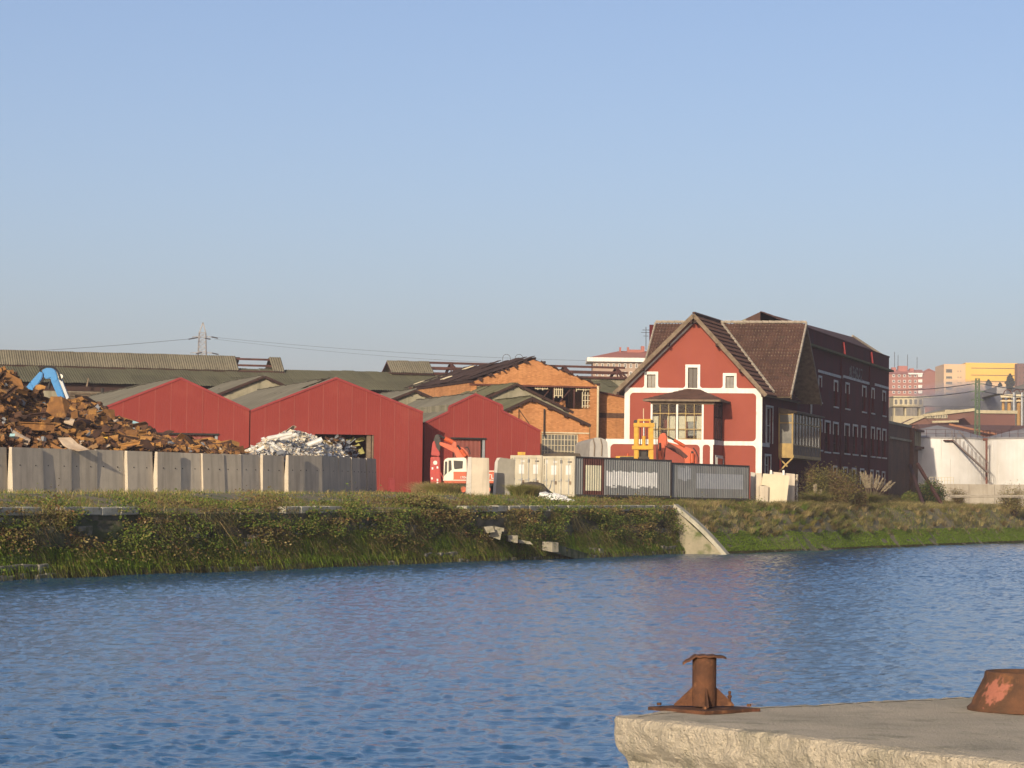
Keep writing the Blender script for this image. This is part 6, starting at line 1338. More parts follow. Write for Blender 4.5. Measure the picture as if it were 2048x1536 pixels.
w3, f3_, a3, b3, zt3, zb3 = boxbuild('brick_works', 1858, 2080, 868, 960, 372, 18, 'low red roofed works range directly behind the tanks', m_farbrick, roofm=m_farroof, ridge=846, over=.4)
b = MB(); b.bar(f3_.p(f3_.u(1862), f3_.z(1862, 844), .8), f3_.p(f3_.u(1915), f3_.z(1915, 843), .8), .3, .25); b.build('pale_flashing', m_farcream, w3)
b = MB(); b.bar(f3_.p(f3_.u(1895), f3_.z(1895, 849), 1.0), f3_.p(f3_.u(1990), f3_.z(1990, 869), 1.0), .25, .25); b.build('orange_ridge_tiles', M('orange_tiles', (.30, .13, .07), (.24, .11, .06)), w3)
w4, f4_, a4, b4, zt4, _z = boxbuild('conveyor_gallery', 1786, 1846, 792, 813, 540, 6, 'cream framed conveyor gallery with latticed windows crossing behind the dark building', m_farcream, cat='gallery')
farwins(w4, f4_, 1787, 1846, 6, 796, 812, 1, 8.6, 13, m_cream, m_glassgrey)
for x in (1790, 1812, 1840): b = MB(); r = f4_.rect(x - 1.5, 813, x + 1.5, 960); b.fb(f4_, r[0], r[1], r[2], r[3], -3, -1); b.build('gallery_leg', m_farcream, w4)
w5, f5_, a5, b5, zt5, _z = boxbuild('conveyor_gallery', 1846, 1962, 797, 812, 560, 5, 'grey closed conveyor gallery in the smoke', m_tankroof, cat='gallery', roofm=m_farcream, over=.3)
for x in (1850, 1890, 1908, 1950): b = MB(); r = f5_.rect(x - 1, 812, x + 1, 960); b.fb(f5_, r[0], r[1], r[2], r[3], -3, -1); b.build('gallery_leg', m_tankroof, w5)
w6, f6_, *_q = boxbuild('sooty_works', 1786, 1848, 813, 960, 590, 12, 'sooty dark works wall below the conveyor gallery', M('sooty_wall', (.10, .095, .085), (.2, .18, .15), scale=.25, streak=.8, scol=(.3, .26, .2)))
w7, f7_, *_q = boxbuild('cream_wall', 1786, 1850, 832, 960, 440, 3, 'plain cream rendered wall beside the pitched red works roof', m_farcream, cat='wall')
# silos
sg = thing('silo_group', at(2022, 900, 470), 'cluster of tall rust yellow silos topped by an arched frame', 'silos')
m_silo = M('rust_yellow_silo', (.42, .25, .08), (.26, .15, .06), scale=.4, rough=.7, streak=.6, scol=(.12, .08, .04))
for x, w_, yt_ in ((2006, 6, 793), (2018, 8, 790), (2037, 9, 790), (2052, 9, 790)):
    P = at(x, 900, 470); r_ = w_ / 2 * 470 / FPX; zt_ = at(x, yt_, 470).z; b = MB(); b.lathe(V((P.x, P.y, 0)), [(r_, 3), (r_, zt_ - 1), (r_ * .9, zt_ - .3), (.05, zt_)], 18); b.build('silo', m_silo, sg, smooth=False)
for x in (2015, 2034, 2050):
    b = MB(); P = at(x, 790, 469)
    for i in range(10): t0_, t1_ = pi * i / 10, pi * (i + 1) / 10; b.bar(P + V((.65 * cos(t0_), 0, .9 * sin(t0_))), P + V((.65 * cos(t1_), 0, .9 * sin(t1_))), .14, .14)
    b.build('arch_frame', m_steelrust, sg)
b = MB(); P, Q = at(2001, 792, 469), at(2060, 792, 469); b.bar(P, Q, .25, .5); b.bar(P - V((0, 0, .8)), Q - V((0, 0, .8)), .15, .2); b.build('top_gantry', m_cream, sg)
for x in (2028, 2044): b = MB(); b.tube(at(x, 960, 468), at(x, 785, 468), .2, n=8); b.build('riser_pipe', m_galv, sg)
# conveyor sloping up to the silos
b = MB(); b.bar(at(1960, 792, 556), at(2003, 780, 480), 1.6, 1.2); tag(b.build('sloping_conveyor', m_tankroof), 'grey enclosed conveyor sloping up to the silos', 'conveyor')

# ---- lattice pylons
def lattice(name, px, Y, ytop, ybot, wtop_, wbot, arms, label, mat, wmat=None, bays=10):
    A = at(px, ybot, Y); T = at(px, ytop, Y); s = Y / FPX; root = thing(name, V((A.x, A.y, A.z)), label, 'pylon'); H = T.z - A.z; leg = []
    def cor(t, i): w_ = (wbot + (wtop_ - wbot) * t) * s / 2; return V((T.x + (w_ if i in (1, 2) else -w_), T.y + (w_ if i in (2, 3) else -w_), A.z + H * t))
    th = max(.07, 1.0 * s)
    for i in range(4): b = MB(); b.bar(cor(0, i), cor(1, i), th, th); b.build('leg', mat, root)
    b = MB()
    for k in range(bays):
        for i in range(4): j = (i + 1) % 4; t0_, t1_ = k / bays, (k + 1) / bays; b.bar(cor(t0_, i), cor(t1_, j), th * .6, th * .6); b.bar(cor(t0_, j), cor(t1_, i), th * .6, th * .6); b.bar(cor(t1_, i), cor(t1_, j), th * .6, th * .6)
    b.build('bracing', mat, root)
    for (y, hw) in arms:
        P = at(px, y, Y); b = MB()
        for sg_ in (-1, 1): E_ = P + V((sg_ * hw * s, 0, 0)); b.bar(P + V((0, 0, .9 * s * 3)), E_, th * .8, th * .8); b.bar(P - V((0, 0, .5 * s)), E_, th * .8, th * .8); b.tube(E_, E_ - V((0, 0, 2.2 * s)), th * .5, n=5)
        b.build('cross_arm', mat, root)
    return root
m_greenpyl = M('green_lattice_paint', (.10, .15, .085), (.08, .12, .07), scale=1, rough=.7)
m_greypyl = M('galvanised_lattice', (.30, .28, .25), (.24, .22, .2), scale=1, rough=.7)
lattice('lattice_pylon', 1955, 352, 757, 890, 7, 9.5, [(768, 13), (783, 14), (800, 12)], 'green lattice pylon in front of the far yellow block', m_greenpyl, bays=12)
lattice('lattice_pylon', 405, 880, 665, 742, 13, 18, [(674, 20), (706, 24)], 'pale lattice power pylon rising beyond the long hall roof', m_greypyl, bays=8)
P = at(405, 666, 880); o = [x for x in col.objects if x.name.startswith('lattice_pylon') and x.get('label', '').startswith('pale')][0]
b = MB()
for sx_ in (-1, 1): b.bar(P + V((sx_ * 1.0, 0, 0)), at(406, 645, 880), .3, .3)
b.build('peak', m_greypyl, o)
def wire(name, pts, label, r_=.05, Ys=None):
    b = MB(); P = [at(x, y, Y) for x, y, Y in pts]
    for p, q in zip(P, P[1:]): b.tube(p, q, r_, n=4, cap=False)
    tag(b.build(name, m_darkmetal, norm=False), label, 'cable')
def catn(x0, y0, Y0, x1, y1, Y1, sag, n=14): return [(x0 + (x1 - x0) * i / n, y0 + (y1 - y0) * i / n + sag * 4 * (i / n) * (1 - i / n), Y0 + (Y1 - Y0) * i / n) for i in range(n + 1)]
b = MB()
for p_, q_ in (((377, 678.5), (396, 675)), ((423, 673.5), (436, 676.5)), ((410, 676.5), (421, 678.5)), ((392, 708), (404, 705)), ((424, 706), (437, 709))): b.tube(at(*p_, 876), at(*q_, 876), .2, n=5)
b.build('insulator', m_darkmetal, o)
wire('power_line', catn(377, 678, 880, -60, 708, 800, 3), 'power line running down from the pale pylon to the left', .055)
wire('power_line', catn(432, 675, 880, 1215, 722, 900, 8), 'upper power line running from the pale pylon toward the flats', .035)
wire('power_line', catn(428, 678, 880, 1190, 732, 900, 10), 'lower power line running from the pale pylon toward the flats', .03)
for i, y in enumerate((768, 783)): wire('tram_cable', catn(1943, y, 352, 1770, y + 12, 420, 4), ['upper cable left of the green pylon', 'lower cable left of the green pylon'][i], .05); wire('tram_cable', catn(1967, y, 352, 2100, y + 12, 420, 4), ['upper cable right of the green pylon', 'lower cable right of the green pylon'][i], .05)

# ---- far housing
m_apt = M('brick_red_flats', (.33, .135, .085), (.28, .115, .075), scale=.1, rough=.9)
m_aptroof = M('terracotta_roof', (.36, .13, .09), (.30, .11, .08), scale=.2, rough=.9)
m_ochre = M('ochre_render', (.70, .42, .07), (.66, .39, .065), scale=.08, rough=.85)
m_peach = M('peach_render', (.60, .40, .22), (.56, .37, .2), scale=.08, rough=.85)
Y7 = 1500.
ap, fa, a, b_, zt, zb_ = boxbuild('apartment_block', 1776, 1845, 748, 880, Y7, 14, 'red brick apartment block with rows of small white framed windows', m_apt)
farwins(ap, fa, 1782, 1836, 5, 746, 845, 9, 5, 5, m_white, m_glassdark)
for j in range(9):
    r = fa.rect(1836, 748 + j * 11, 1844, 754 + j * 11); b = MB(); b.fb(fa, r[0], r[1], r[2], r[3], 0, 1.0); b.build('balcony', m_white, ap)
b = MB(); zr_ = fa.z(1810, 738); b.prism([fa.p(a - .5, zt, .8), fa.p(a - .5, zr_, -7), fa.p(a - .5, zt, -15)], fa.d * (b_ - a + 1)); b.build('roof', m_aptroof, ap)
b = MB(); r = fa.rect(1816, 746, 1845, 749); b.fb(fa, r[0], r[1], r[2], r[3], -.2, 1.2); b.build('white_eave', m_white, ap)
for (x0, x1, y0, y1) in ((1799, 1817, 731, 742), (1822, 1830, 736, 744), (1786, 1794, 734, 742)): r = fa.rect(x0, y0, x1, y1); b = MB(); b.fb(fa, r[0], r[1], r[2], r[3], -9, -4); b.build('chimney_block', m_aptroof, ap)
for x, y in ((1789, 704), (1796, 710), (1815, 709), (1834, 714)): b = MB(); P = at(x, 738, Y7 + 6); b.tube(P, V((P.x, P.y, at(x, y, Y7 + 6).z)), .14, n=4); b.build('aerial', m_darkmetal, ap)
FA2 = Fr(fa.p(b_, 0), 18); u0_, u1_ = 0, FA2.u(1876)
ap2 = thing('apartment_block', FA2.p(u1_ / 2, zb_, -5), 'blank brick gable end block joined to the windowed apartments', 'building')
b = MB(); wall(b, FA2, [(0, FA2.z(1846, 745)), (FA2.u(1856), FA2.z(1856, 739)), (u1_, FA2.z(1875, 748))], zb_); A = FA2.p(u1_, zb_); T = FA2.p(u1_, FA2.z(1875, 748)); b.poly([A, A + V((6, 20, 0)), T + V((6, 20, 0)), T]); b.build('gable_wall', m_apt, ap2)
b = MB(); b.bar(FA2.p(0, FA2.z(1846, 744), .2), FA2.p(FA2.u(1856), FA2.z(1856, 738), .2), .6, .5); b.bar(FA2.p(FA2.u(1856), FA2.z(1856, 738), .2), FA2.p(u1_, FA2.z(1875, 747), .2), .6, .5); b.build('verge', m_aptroof, ap2)
hs, fh, *_q = boxbuild('white_house', 1873, 1888, 764, 800, 1520, 10, 'small white house with dark roof between the flats and the yellow block', m_white, roofm=m_tiledark, ridge=752, over=.6)
ye, fy, a, b_, zt, zb_ = boxbuild('yellow_block', 1887, 2036, 729, 860, 1450, 30, 'long yellow ochre office block with ribbon windows', m_peach)
r = fy.rect(1931, 726, 2036, 764); b = MB(); b.fb(fy, r[0], r[1], r[2], r[3], -29, .25); b.build('ochre_storeys', m_ochre, ye)
for y in (736, 750, 762): r = fy.rect(1942, y, 2030, y + 1.3); b = MB(); b.fb(fy, r[0], r[1], r[2], r[3], 0, .3); b.build('ribbon_window', m_glassdark, ye)
for i, y in enumerate((737.5, 752, 763, 774, 785)): r = fy.rect(1891.5, y, 1904.5, y + (8.5 if i == 0 else 6)); window(fy, r, ye, m_farcream, m_glassdark, -.1, 3, 1, .25, proud=.05)
for y in (741, 753, 764, 775): 
    for x in (1915, 1920.5): r = fy.rect(x, y, x + 2, y + 3); window(fy, r, ye, m_farcream, m_glassdark, -.1, 1, 1, .1, proud=.05)
tw, ft, *_q = boxbuild('brown_tower', 2034, 2062, 727, 860, 1440, 8, 'dark brown tower at the end of the yellow block', M('brown_tower_brick', (.16, .085, .06), (.13, .07, .05), scale=.1))
farwins(tw, ft, 2036, 2058, 3, 730, 790, 6, 2.4, 4, m_wood, m_glassdark)
lf, fl, a, b_, zt, zb_ = boxbuild('apartment_block', 1184, 1330, 724, 900, 700, 14, 'apartment block with white eaves and low red hipped roof behind the works', M('buff_flats', (.36, .26, .18), (.3, .21, .15), scale=.15, rough=.9))
b = MB(); r = fl.rect(1174, 716, 1335, 724); b.fb(fl, r[0], r[1], r[2], r[3], -14.5, 1.3); b.build('white_eave', m_white, lf)
b = MB(); z0_ = fl.z(1250, 716) + .03; z1_ = fl.z(1250, 699); q = [fl.p(fl.u(1176), z0_, 1.0), fl.p(fl.u(1334), z0_, 1.0), fl.p(fl.u(1334), z0_, -14), fl.p(fl.u(1176), z0_, -14)]; p0, p1 = fl.p(fl.u(1240), z1_, -6.5), fl.p(fl.u(1320), z1_, -6.5); b.poly([q[0], q[1], p1, p0]); b.poly([q[1], q[2], p1]); b.poly([q[2], q[3], p0, p1]); b.poly([q[3], q[0], p0]); b.build('hipped_roof', m_aptroof, lf)
for (x0, x1, y0, y1) in ((1240.5, 1244, 692, 706), (1256, 1260, 692, 703), (1260, 1284, 697, 704), (1284, 1291, 690, 702)): r = fl.rect(x0, y0, x1, y1); b = MB(); b.fb(fl, r[0], r[1], r[2], r[3], -7, -5); b.build('chimney', m_aptroof, lf)
farwins(lf, fl, 1188, 1290, 9, 725, 738, 1, 5, 9, m_white, m_glassgrey); farwins(lf, fl, 1188, 1290, 9, 741, 754, 1, 5, 9, m_white, m_glassgrey)
b = MB(); P = at(1292, 700, 694); T = at(1292, 654, 694); b.tube(P, T, .09, n=5)
for y, w_ in ((660, .9), (665, 1.2), (672, .6)): q = at(1292, y, 694); b.tube(q - V((w_, 0, 0)), q + V((w_, 0, 0)), .06, n=4)
b.build('television_aerial', m_darkmetal, lf)

# ================================================================== foreground bollards
Pb = on_z(1408, 1421, DZ); bo_ = thing('mooring_bollard', Pb, 'rusty tubular mooring bollard with gusset fins and bent cap on the dock corner', 'bollard')
Pb.z -= .01; bo_.location.z -= .01; k_ = Pb.y / FPX
b = MB(); dv = V((.74, .67, 0)); dv2 = V((-.67, .74, 0)); hs_ = .31
q = [Pb + dv * hs_ * sx_ + dv2 * hs_ * sy_ + V((0, 0, .008)) for sx_, sy_ in ((-1, -1), (1, -1), (1, 1), (-1, 1))]
b.prism(q, V((0, 0, .026))); b.build('base_plate', m_rustbol, bo_)
RT = 24 * k_; HT = (1421 - 1313) * k_
b = MB(); b.lathe(Pb, [(RT, .045), (RT, HT)], 40); b.build('tube', m_rustbol, bo_, smooth=True)
for ang in (0, 90, 180, 270):
    d_ = V((cos(R(ang + 4)), sin(R(ang + 4)), 0)); n_ = V((-d_.y, d_.x, 0)) * .007; b = MB(); e = .14 if ang in (0, 180) else .13
    b.prism([Pb + d_ * (RT - .01) + V((0, 0, .046)) - n_, Pb + d_ * (RT + e) + V((0, 0, .046)) - n_, Pb + d_ * (RT + e) + V((0, 0, .06)) - n_, Pb + d_ * (RT - .01) + V((0, 0, .20)) - n_], n_ * 2); b.build('gusset', m_rustbol, bo_)
b = MB(); nn_ = 14; pts = []
for i in range(nn_ + 1):
    x = -.168 + .335 * i / nn_; z = HT + .004 - (.8 * max(0, -x - .07) ** 1.1) - .18 * max(0, x - .09) ** 1.1 + .004 * sin(i * 2.1); hw = .085 * math.sqrt(max(.02, 1 - (x / .178) ** 2)) + .03; pts.append((x, z, hw))
for (x0, z0_, h0), (x1, z1_, h1) in zip(pts, pts[1:]): b.hexa([Pb + V((x0, -h0, z0_)), Pb + V((x1, -h1, z1_)), Pb + V((x1, h1, z1_)), Pb + V((x0, h0, z0_)), Pb + V((x0, -h0, z0_ + .016)), Pb + V((x1, -h1, z1_ + .016)), Pb + V((x1, h1, z1_ + .016)), Pb + V((x0, h0, z0_ + .016))])
b.build('bent_cap', m_rustbol, bo_)
P = Pb + dv * .26 + dv2 * -.0 + V((.02, 0, .047)); b = MB(); b.lathe(P, [(.022, 0), (.022, .018), (.014, .02), (.011, .05), (.017, .055), (.017, .07), (.009, .075), (.009, .085), (.013, .088), (.011, .105), (0, .108)], 10); b.build('anchor_bolt', m_rustbol, bo_)
for sx_, sy_ in ((-.8, -.8), (.8, -.8), (-.8, .8)): P = Pb + dv * hs_ * sx_ + dv2 * hs_ * sy_ + V((0, 0, .046)); b = MB(); b.tube(P, P + V((0, 0, .02)), .018, n=6); b.build('anchor_bolt', m_rustbol, bo_)
# wide truncated cone bollard
Pc = on_z(2056, 1421, DZ); kc = Pc.y / FPX; cb = thing('cone_bollard', Pc, 'wide rusty truncated cone bollard with orange paint on the dock', 'bollard')
rb, rt_, hc = 112 * kc, 82 * kc, 78 * kc
m_cone = M('cone_rust', (.12, .055, .028), (.055, .032, .02), scale=4, rough=.9, bump=.3, bscale=40, streak=.4, scol=(.07, .05, .025), spots=[((.20, .085, .035), 6, .55, .7)])
b = MB(); b.lathe(Pc, [(rb + .03, .0), (rb + .035, .02), (rb, .05), (rb * .97, .09), (rt_ + .02, hc - .05), (rt_ + .015, hc - .012), (rt_ + .005, hc), (rt_ - .03, hc), (rt_ - .04, hc - .1)], 64); b.build('cone_shell', m_cone, cb, smooth=True)
b = MB(); b.lathe(Pc, [(rt_ - .036, hc - .06), (rt_ * .6, hc - .035), (0, hc - .02)], 40); b.build('rubble_fill', M('dry_fill', (.34, .28, .14), (.2, .17, .1), scale=9, bump=.6, bscale=30), cb)
# worn orange paint on the flank, in the shell's own material
N = m_cone.node_tree.nodes; L = m_cone.node_tree.links.new; bs = N['Principled BSDF']; src = bs.inputs['Base Color'].links[0].from_socket
tc = N.new('ShaderNodeTexCoord'); nz_ = N.new('ShaderNodeTexNoise'); nz_.inputs['Scale'].default_value = 17; nz_.inputs['Detail'].default_value = 5; L(tc.outputs['Object'], nz_.inputs['Vector'])
dd = N.new('ShaderNodeVectorMath'); dd.operation = 'DISTANCE'; ta = R(219); dd.inputs[1].default_value = (cos(ta) * rb * .9, sin(ta) * rb * .9, hc * .55); mpp = N.new('ShaderNodeMapping'); L(tc.outputs['Object'], dd.inputs[0])
ma = N.new('ShaderNodeMath'); ma.operation = 'MULTIPLY_ADD'; L(nz_.outputs['Fac'], ma.inputs[0]); ma.inputs[1].default_value = .36; L(dd.outputs['Value'], ma.inputs[2])
mr = N.new('ShaderNodeMapRange'); mr.inputs[1].default_value = .30; mr.inputs[2].default_value = .25; L(ma.outputs[0], mr.inputs[0])
mx = N.new('ShaderNodeMix'); mx.data_type = 'RGBA'; L(mr.outputs[0], mx.inputs[0]); L(src, mx.inputs[6]); mx.inputs[7].default_value = (.30, .11, .07, 1); L(mx.outputs[2], bs.inputs['Base Color'])

# ================================================================== vegetation
m_leaf = vegmat('leaf'); m_blade = vegmat('grass_blade')
def blades(name, P, h, w_, lean, cols, parent=None, **kw):      # each blade: base pair, mid pair, tip
    n = len(P); a = rng.uniform(0, 2 * pi, n); d = np.stack([np.cos(a), np.sin(a), np.zeros(n)], 1) * (w_ / 2)[:, None]; up = np.zeros((n, 3)); up[:, 2] = 1
    L1 = P + (up + lean * .5) * (h * .55)[:, None]; L2 = P + (up * .95 + lean * 1.4) * h[:, None]
    v = np.stack([P - d, P + d, L1 + d * .8, L1 - d * .8, L2 + d * .15, L2 - d * .15], 1).reshape(-1, 3); i = np.arange(n)[:, None] * 6
    f = np.concatenate([i + np.array([[0, 1, 2, 3]]), i + np.array([[3, 2, 4, 5]])])
    return fast(name, v, f, m_blade, np.repeat(cols, 6, 0), parent, **kw)
def leaves(name, P, s, cols, parent=None, flat=.5, asp=.55, **kw):
    n = len(P); a = rng.normal(size=(n, 3)); a[:, 2] *= flat; a /= np.linalg.norm(a, axis=1)[:, None] + 1e-9; c = rng.normal(size=(n, 3)); c -= (c * a).sum(1)[:, None] * a; c /= np.linalg.norm(c, axis=1)[:, None] + 1e-9
    A, C_ = a * s[:, None], c * (s * asp)[:, None]; v = np.stack([P - A, P + C_, P + A, P - C_], 1).reshape(-1, 3); f = np.arange(n)[:, None] * 4 + np.array([[0, 1, 2, 3]])
    return fast(name, v, f, m_leaf, np.repeat(cols, 4, 0), parent, **kw)
def pick(n, pal, wts, jit=.18):
    pal = np.array(pal); w_ = np.array(wts, float); c = pal[rng.choice(len(pal), n, p=w_ / w_.sum())]; return c * rng.uniform(1 - jit, 1 + jit, (n, 1)) * rng.uniform(.93, 1.07, (n, 3))
GREEN = (.13, .18, .028); DGREEN = (.075, .11, .02); OLIVE = (.20, .18, .05); STRAW = (.38, .30, .13); BROWN = (.165, .115, .046); RUSSET = (.21, .105, .042); ALGAE = (.22, .31, .028); ALGAEY = (.33, .34, .055)
qdn, qnn, QAn = np.array(qd), np.array(qn), np.array(QA)
def Q3(u, v, z): return QAn + u[:, None] * qdn + v[:, None] * qnn + np.stack([0 * z, 0 * z, z], 1)
def hue(u, h, seed): return vn(u * .35, h * 2.2, seed)
# climbers and weeds on the quay face
n = 190000; u = rng.uniform(-24, QL - .1, n); h = rng.uniform(0, 1, n) ** .8; tz_ = coping_z(u) - .15; z = .25 + (tz_ - .25) * h
k1 = vn(u * .45, z * 1.1, 31); k2 = vn(u * 1.6, z * 2.4, 32); clump = .6 * k1 + .4 * k2; dens = np.clip((clump - .36) * 3.5, 0, 1) * (.15 + .85 * sstep(z, .8, 1.9)); keep = rng.uniform(0, 1, n) < dens; u, z, clump = u[keep], z[keep], clump[keep]; n = len(u)
bat = .7 * (1 - (z + .6) / 3.4); v = -bat - np.abs(rng.normal(0, 1, n)) * .46 * np.clip(clump * 1.6 - .3, .15, 1.2) - .03
hu = hue(u, z, 41); c = np.where((hu > .64)[:, None], pick(n, [BROWN, RUSSET, OLIVE, STRAW], [4, .6, 4, .6]), pick(n, [GREEN, DGREEN, OLIVE, BROWN], [4, 4, 2.5, 1.2]))
leaves('quay_climbers', Q3(u, v, z), rng.uniform(.03, .08, n), c, quay, kind='stuff')
# hanging stalks
n = 26000; u = rng.uniform(-24, QL, n); z = rng.uniform(.5, 2.8, n); keep = vn(u * .6, z * .9, 33) > .5; u, z = u[keep], z[keep]; n = len(u); P = Q3(u, -.7 * (1 - (z + .6) / 3.4) - .05 - rng.uniform(0, .2, n), z)
lean = rng.normal(0, .5, (n, 3)) - qnn * .45; lean[:, 2] -= 1.1
blades('quay_dry_stalks', P, rng.uniform(.2, .6, n), rng.uniform(.015, .03, n), lean, pick(n, [STRAW, OLIVE, BROWN, DGREEN], [3, 3, 3, 2]), quay, kind='stuff')
# algae fringe
n = 95000; u = rng.uniform(-24, QL, n); z = rng.uniform(.05, 1.5, n) * (.75 + .5 * vn(u * .4, u * 0, 35)); keep = rng.uniform(0, 1, n) < (.25 + .9 * vn(u * .8, z * 1.5, 36)) * (1 - .7 * (1 - sstep(z, .1, .4))); u, z = u[keep], z[keep]; n = len(u)
P = Q3(u, -.7 * (1 - (z + .6) / 3.4) - .22 * (1 - sstep(z, .3, .9)) - .06 - rng.uniform(0, .14, n), z); lean = rng.normal(0, .18, (n, 3)) - qnn * .22; lean[:, 2] = -1.5
ca = np.where((vn(u * .3, z * 1.6, 37) > .5)[:, None], pick(n, [ALGAE, (.17, .27, .024), GREEN], [4, 4, 2]), pick(n, [ALGAEY, OLIVE, ALGAE, GREEN], [2.5, 2, 4, 3])); ca = np.where((z < .35)[:, None], pick(n, [(.12, .105, .045), OLIVE, (.07, .07, .025)], [3, 3, 3]), ca)
blades('quay_algae', P, rng.uniform(.12, .38, n), rng.uniform(.02, .05, n), lean, ca, quay, kind='stuff')
# grass along the top of the quay and in the yard
def strip_grass(name, n, u0, u1, v0, v1, hmin, hmax, pal, wts, seed, thr=.35, hs=1.0, patch=.45):
    u = rng.uniform(u0, u1, n); v = rng.uniform(v0, v1, n); k = vn(u * patch, v * patch * 1.3, seed); keep = rng.uniform(0, 1, n) < np.clip((k - thr) * 4, 0.03, 1); u, v, k = u[keep], v[keep], k[keep]; n = len(u); z = ground_z(u, v)
    lean = rng.normal(0, .28, (n, 3)); lean[:, 2] *= .3; g_ = vn(u * .25, v * .3, seed + 5); hgt = (hmin + (hmax - hmin) * rng.uniform(0, 1, n) ** 1.6) * (.4 + 1.2 * np.clip(k, 0, 1)) * hs
    pal_g = pick(n, pal, wts); return blades(name, Q3(u, v, z - .03), hgt, rng.uniform(.012, .035, n), lean, pal_g, None, kind='stuff')
strip_grass('quay_top_grass', 60000, -24, QL, .3, 4.5, .08, .26, [STRAW, OLIVE, GREEN, DGREEN, BROWN], [.9, 4, 3.5, 2, 4], 51)
strip_grass('yard_grass', 26000, -10, QL + 20, 4.5, 16, .06, .24, [STRAW, OLIVE, GREEN, BROWN], [3, 4, 3, 2], 52, thr=.45)
# taller russet weeds along the top edge
n = 34000; u = rng.uniform(-24, QL, n); v = rng.uniform(-.5, 2.6, n); k = vn(u * .4, v * .6 + 9, 53); keep = k > .47; u, v, k = u[keep], v[keep], k[keep]; n = len(u); zz = ground_z(u, np.maximum(v, .5)) + np.abs(rng.normal(0, .3, n)) * (k - .38) * 2.4 - .15 * (v < .2)
leaves('quay_top_weeds', Q3(u, v, zz), rng.uniform(.03, .085, n), np.where((vn(u * .3, v * .4, 54) > .5)[:, None], pick(n, [BROWN, OLIVE, (.16, .11, .05)], [3, 2, 3]), pick(n, [GREEN, OLIVE, DGREEN], [3, 3, 3])), None, kind='stuff')
# the bank: algae foot, straw tussocks above
n = 110000; u = QL + rng.uniform(.8, 115, n); v = BK + rng.uniform(.1, 2.0, n); z = ground_z(u, v); keep = (z > -.05) & (z < 1.25 + .3 * vn(u * .5, v, 60)) & (vn(u * 1.2, v * 2.2, 61) > .22); u, v, z = u[keep], v[keep], z[keep]; n = len(u)
lean = rng.normal(0, .4, (n, 3)) - qnn * .6; lean[:, 2] = -.3
blades('bank_algae', Q3(u, v, z - .01), rng.uniform(.06, .2, n), rng.uniform(.02, .05, n), lean, np.where((z < .18)[:, None], pick(n, [(.07, .06, .03), DGREEN], [3, 1]), pick(n, [(.16, .27, .02), ALGAE, (.19, .26, .03), DGREEN], [4, 3, 2, 1.0])), None, kind='stuff')
def tussocks(name, cent, per, rad, hgt, pal, wts, kind='stuff', **kw):
    m_ = len(cent); P = np.repeat(cent, per, 0); n = len(P); r_ = np.repeat(rad, per); a = rng.uniform(0, 2 * pi, n); q = np.sqrt(rng.uniform(0, 1, n)); dx = np.stack([np.cos(a), np.sin(a), 0 * a], 1); P = P + dx * (q * r_ * .35)[:, None]; P[:, 2] -= .05
    lean = dx * (q * .75)[:, None] + rng.normal(0, .14, (n, 3)); lean[:, 2] = -.12 * q; cc = np.repeat(pick(m_, pal, wts, .25), per, 0) * rng.uniform(.75, 1.25, (n, 1))
    return blades(name, P, np.repeat(hgt, per) * rng.uniform(.55, 1.05, n), rng.uniform(.012, .03, n), lean, cc, None, kind=kind, **kw)
m_ = 2600; u = QL + rng.uniform(1.5, 118, m_); v = rng.uniform(BK + 1.5, 13, m_); z = ground_z(u, v); keep = (z > 1.15) & (vn(u * .35, v * .5, 63) > .25); u, v, z = u[keep], v[keep], z[keep]
sc_ = rng.uniform(.7, 1.4, len(u)); tussocks('bank_tussocks', Q3(u, v, z), 60, .6 * sc_, .55 * sc_, [STRAW, (.20, .165, .07), OLIVE, (.14, .13, .045), BROWN], [4, 3, 3, 2.5, 1.2])
m_ = 420; u = QL + rng.uniform(12, 40, m_); v = rng.uniform(BK + .9, .3, m_); z = ground_z(u, v); keep = z > 1.1; u, v, z = u[keep], v[keep], z[keep]; sc_ = rng.uniform(.6, 1.2, len(u))
tussocks('terrace_tussocks', Q3(u, v, z), 90, .6 * sc_, .5 * sc_, [STRAW, OLIVE, GREEN, BROWN, (.14, .13, .045)], [3, 4, 3, 1.5, 2])
strip_grass('bank_grass', 130000, QL + .8, QL + 120, BK + 1.4, 16, .12, .4, [STRAW, OLIVE, GREEN, BROWN, DGREEN], [3, 4, 4, 1.5, 2], 64, thr=.08)
n = 30000; u = QL + rng.uniform(.8, 60, n); v = rng.uniform(BK + 1.6, 4, n); k = vn(u * .5, v * .7, 66); keep = k > .5; u, v, k = u[keep], v[keep], k[keep]; n = len(u); z = ground_z(u, v) + np.abs(rng.normal(0, .22, n)) * (k - .4) * 3
leaves('bank_weeds', Q3(u, v, z), rng.uniform(.03, .08, n), pick(n, [GREEN, DGREEN, OLIVE, BROWN], [4, 3, 2, 1.5]), None, kind='stuff')
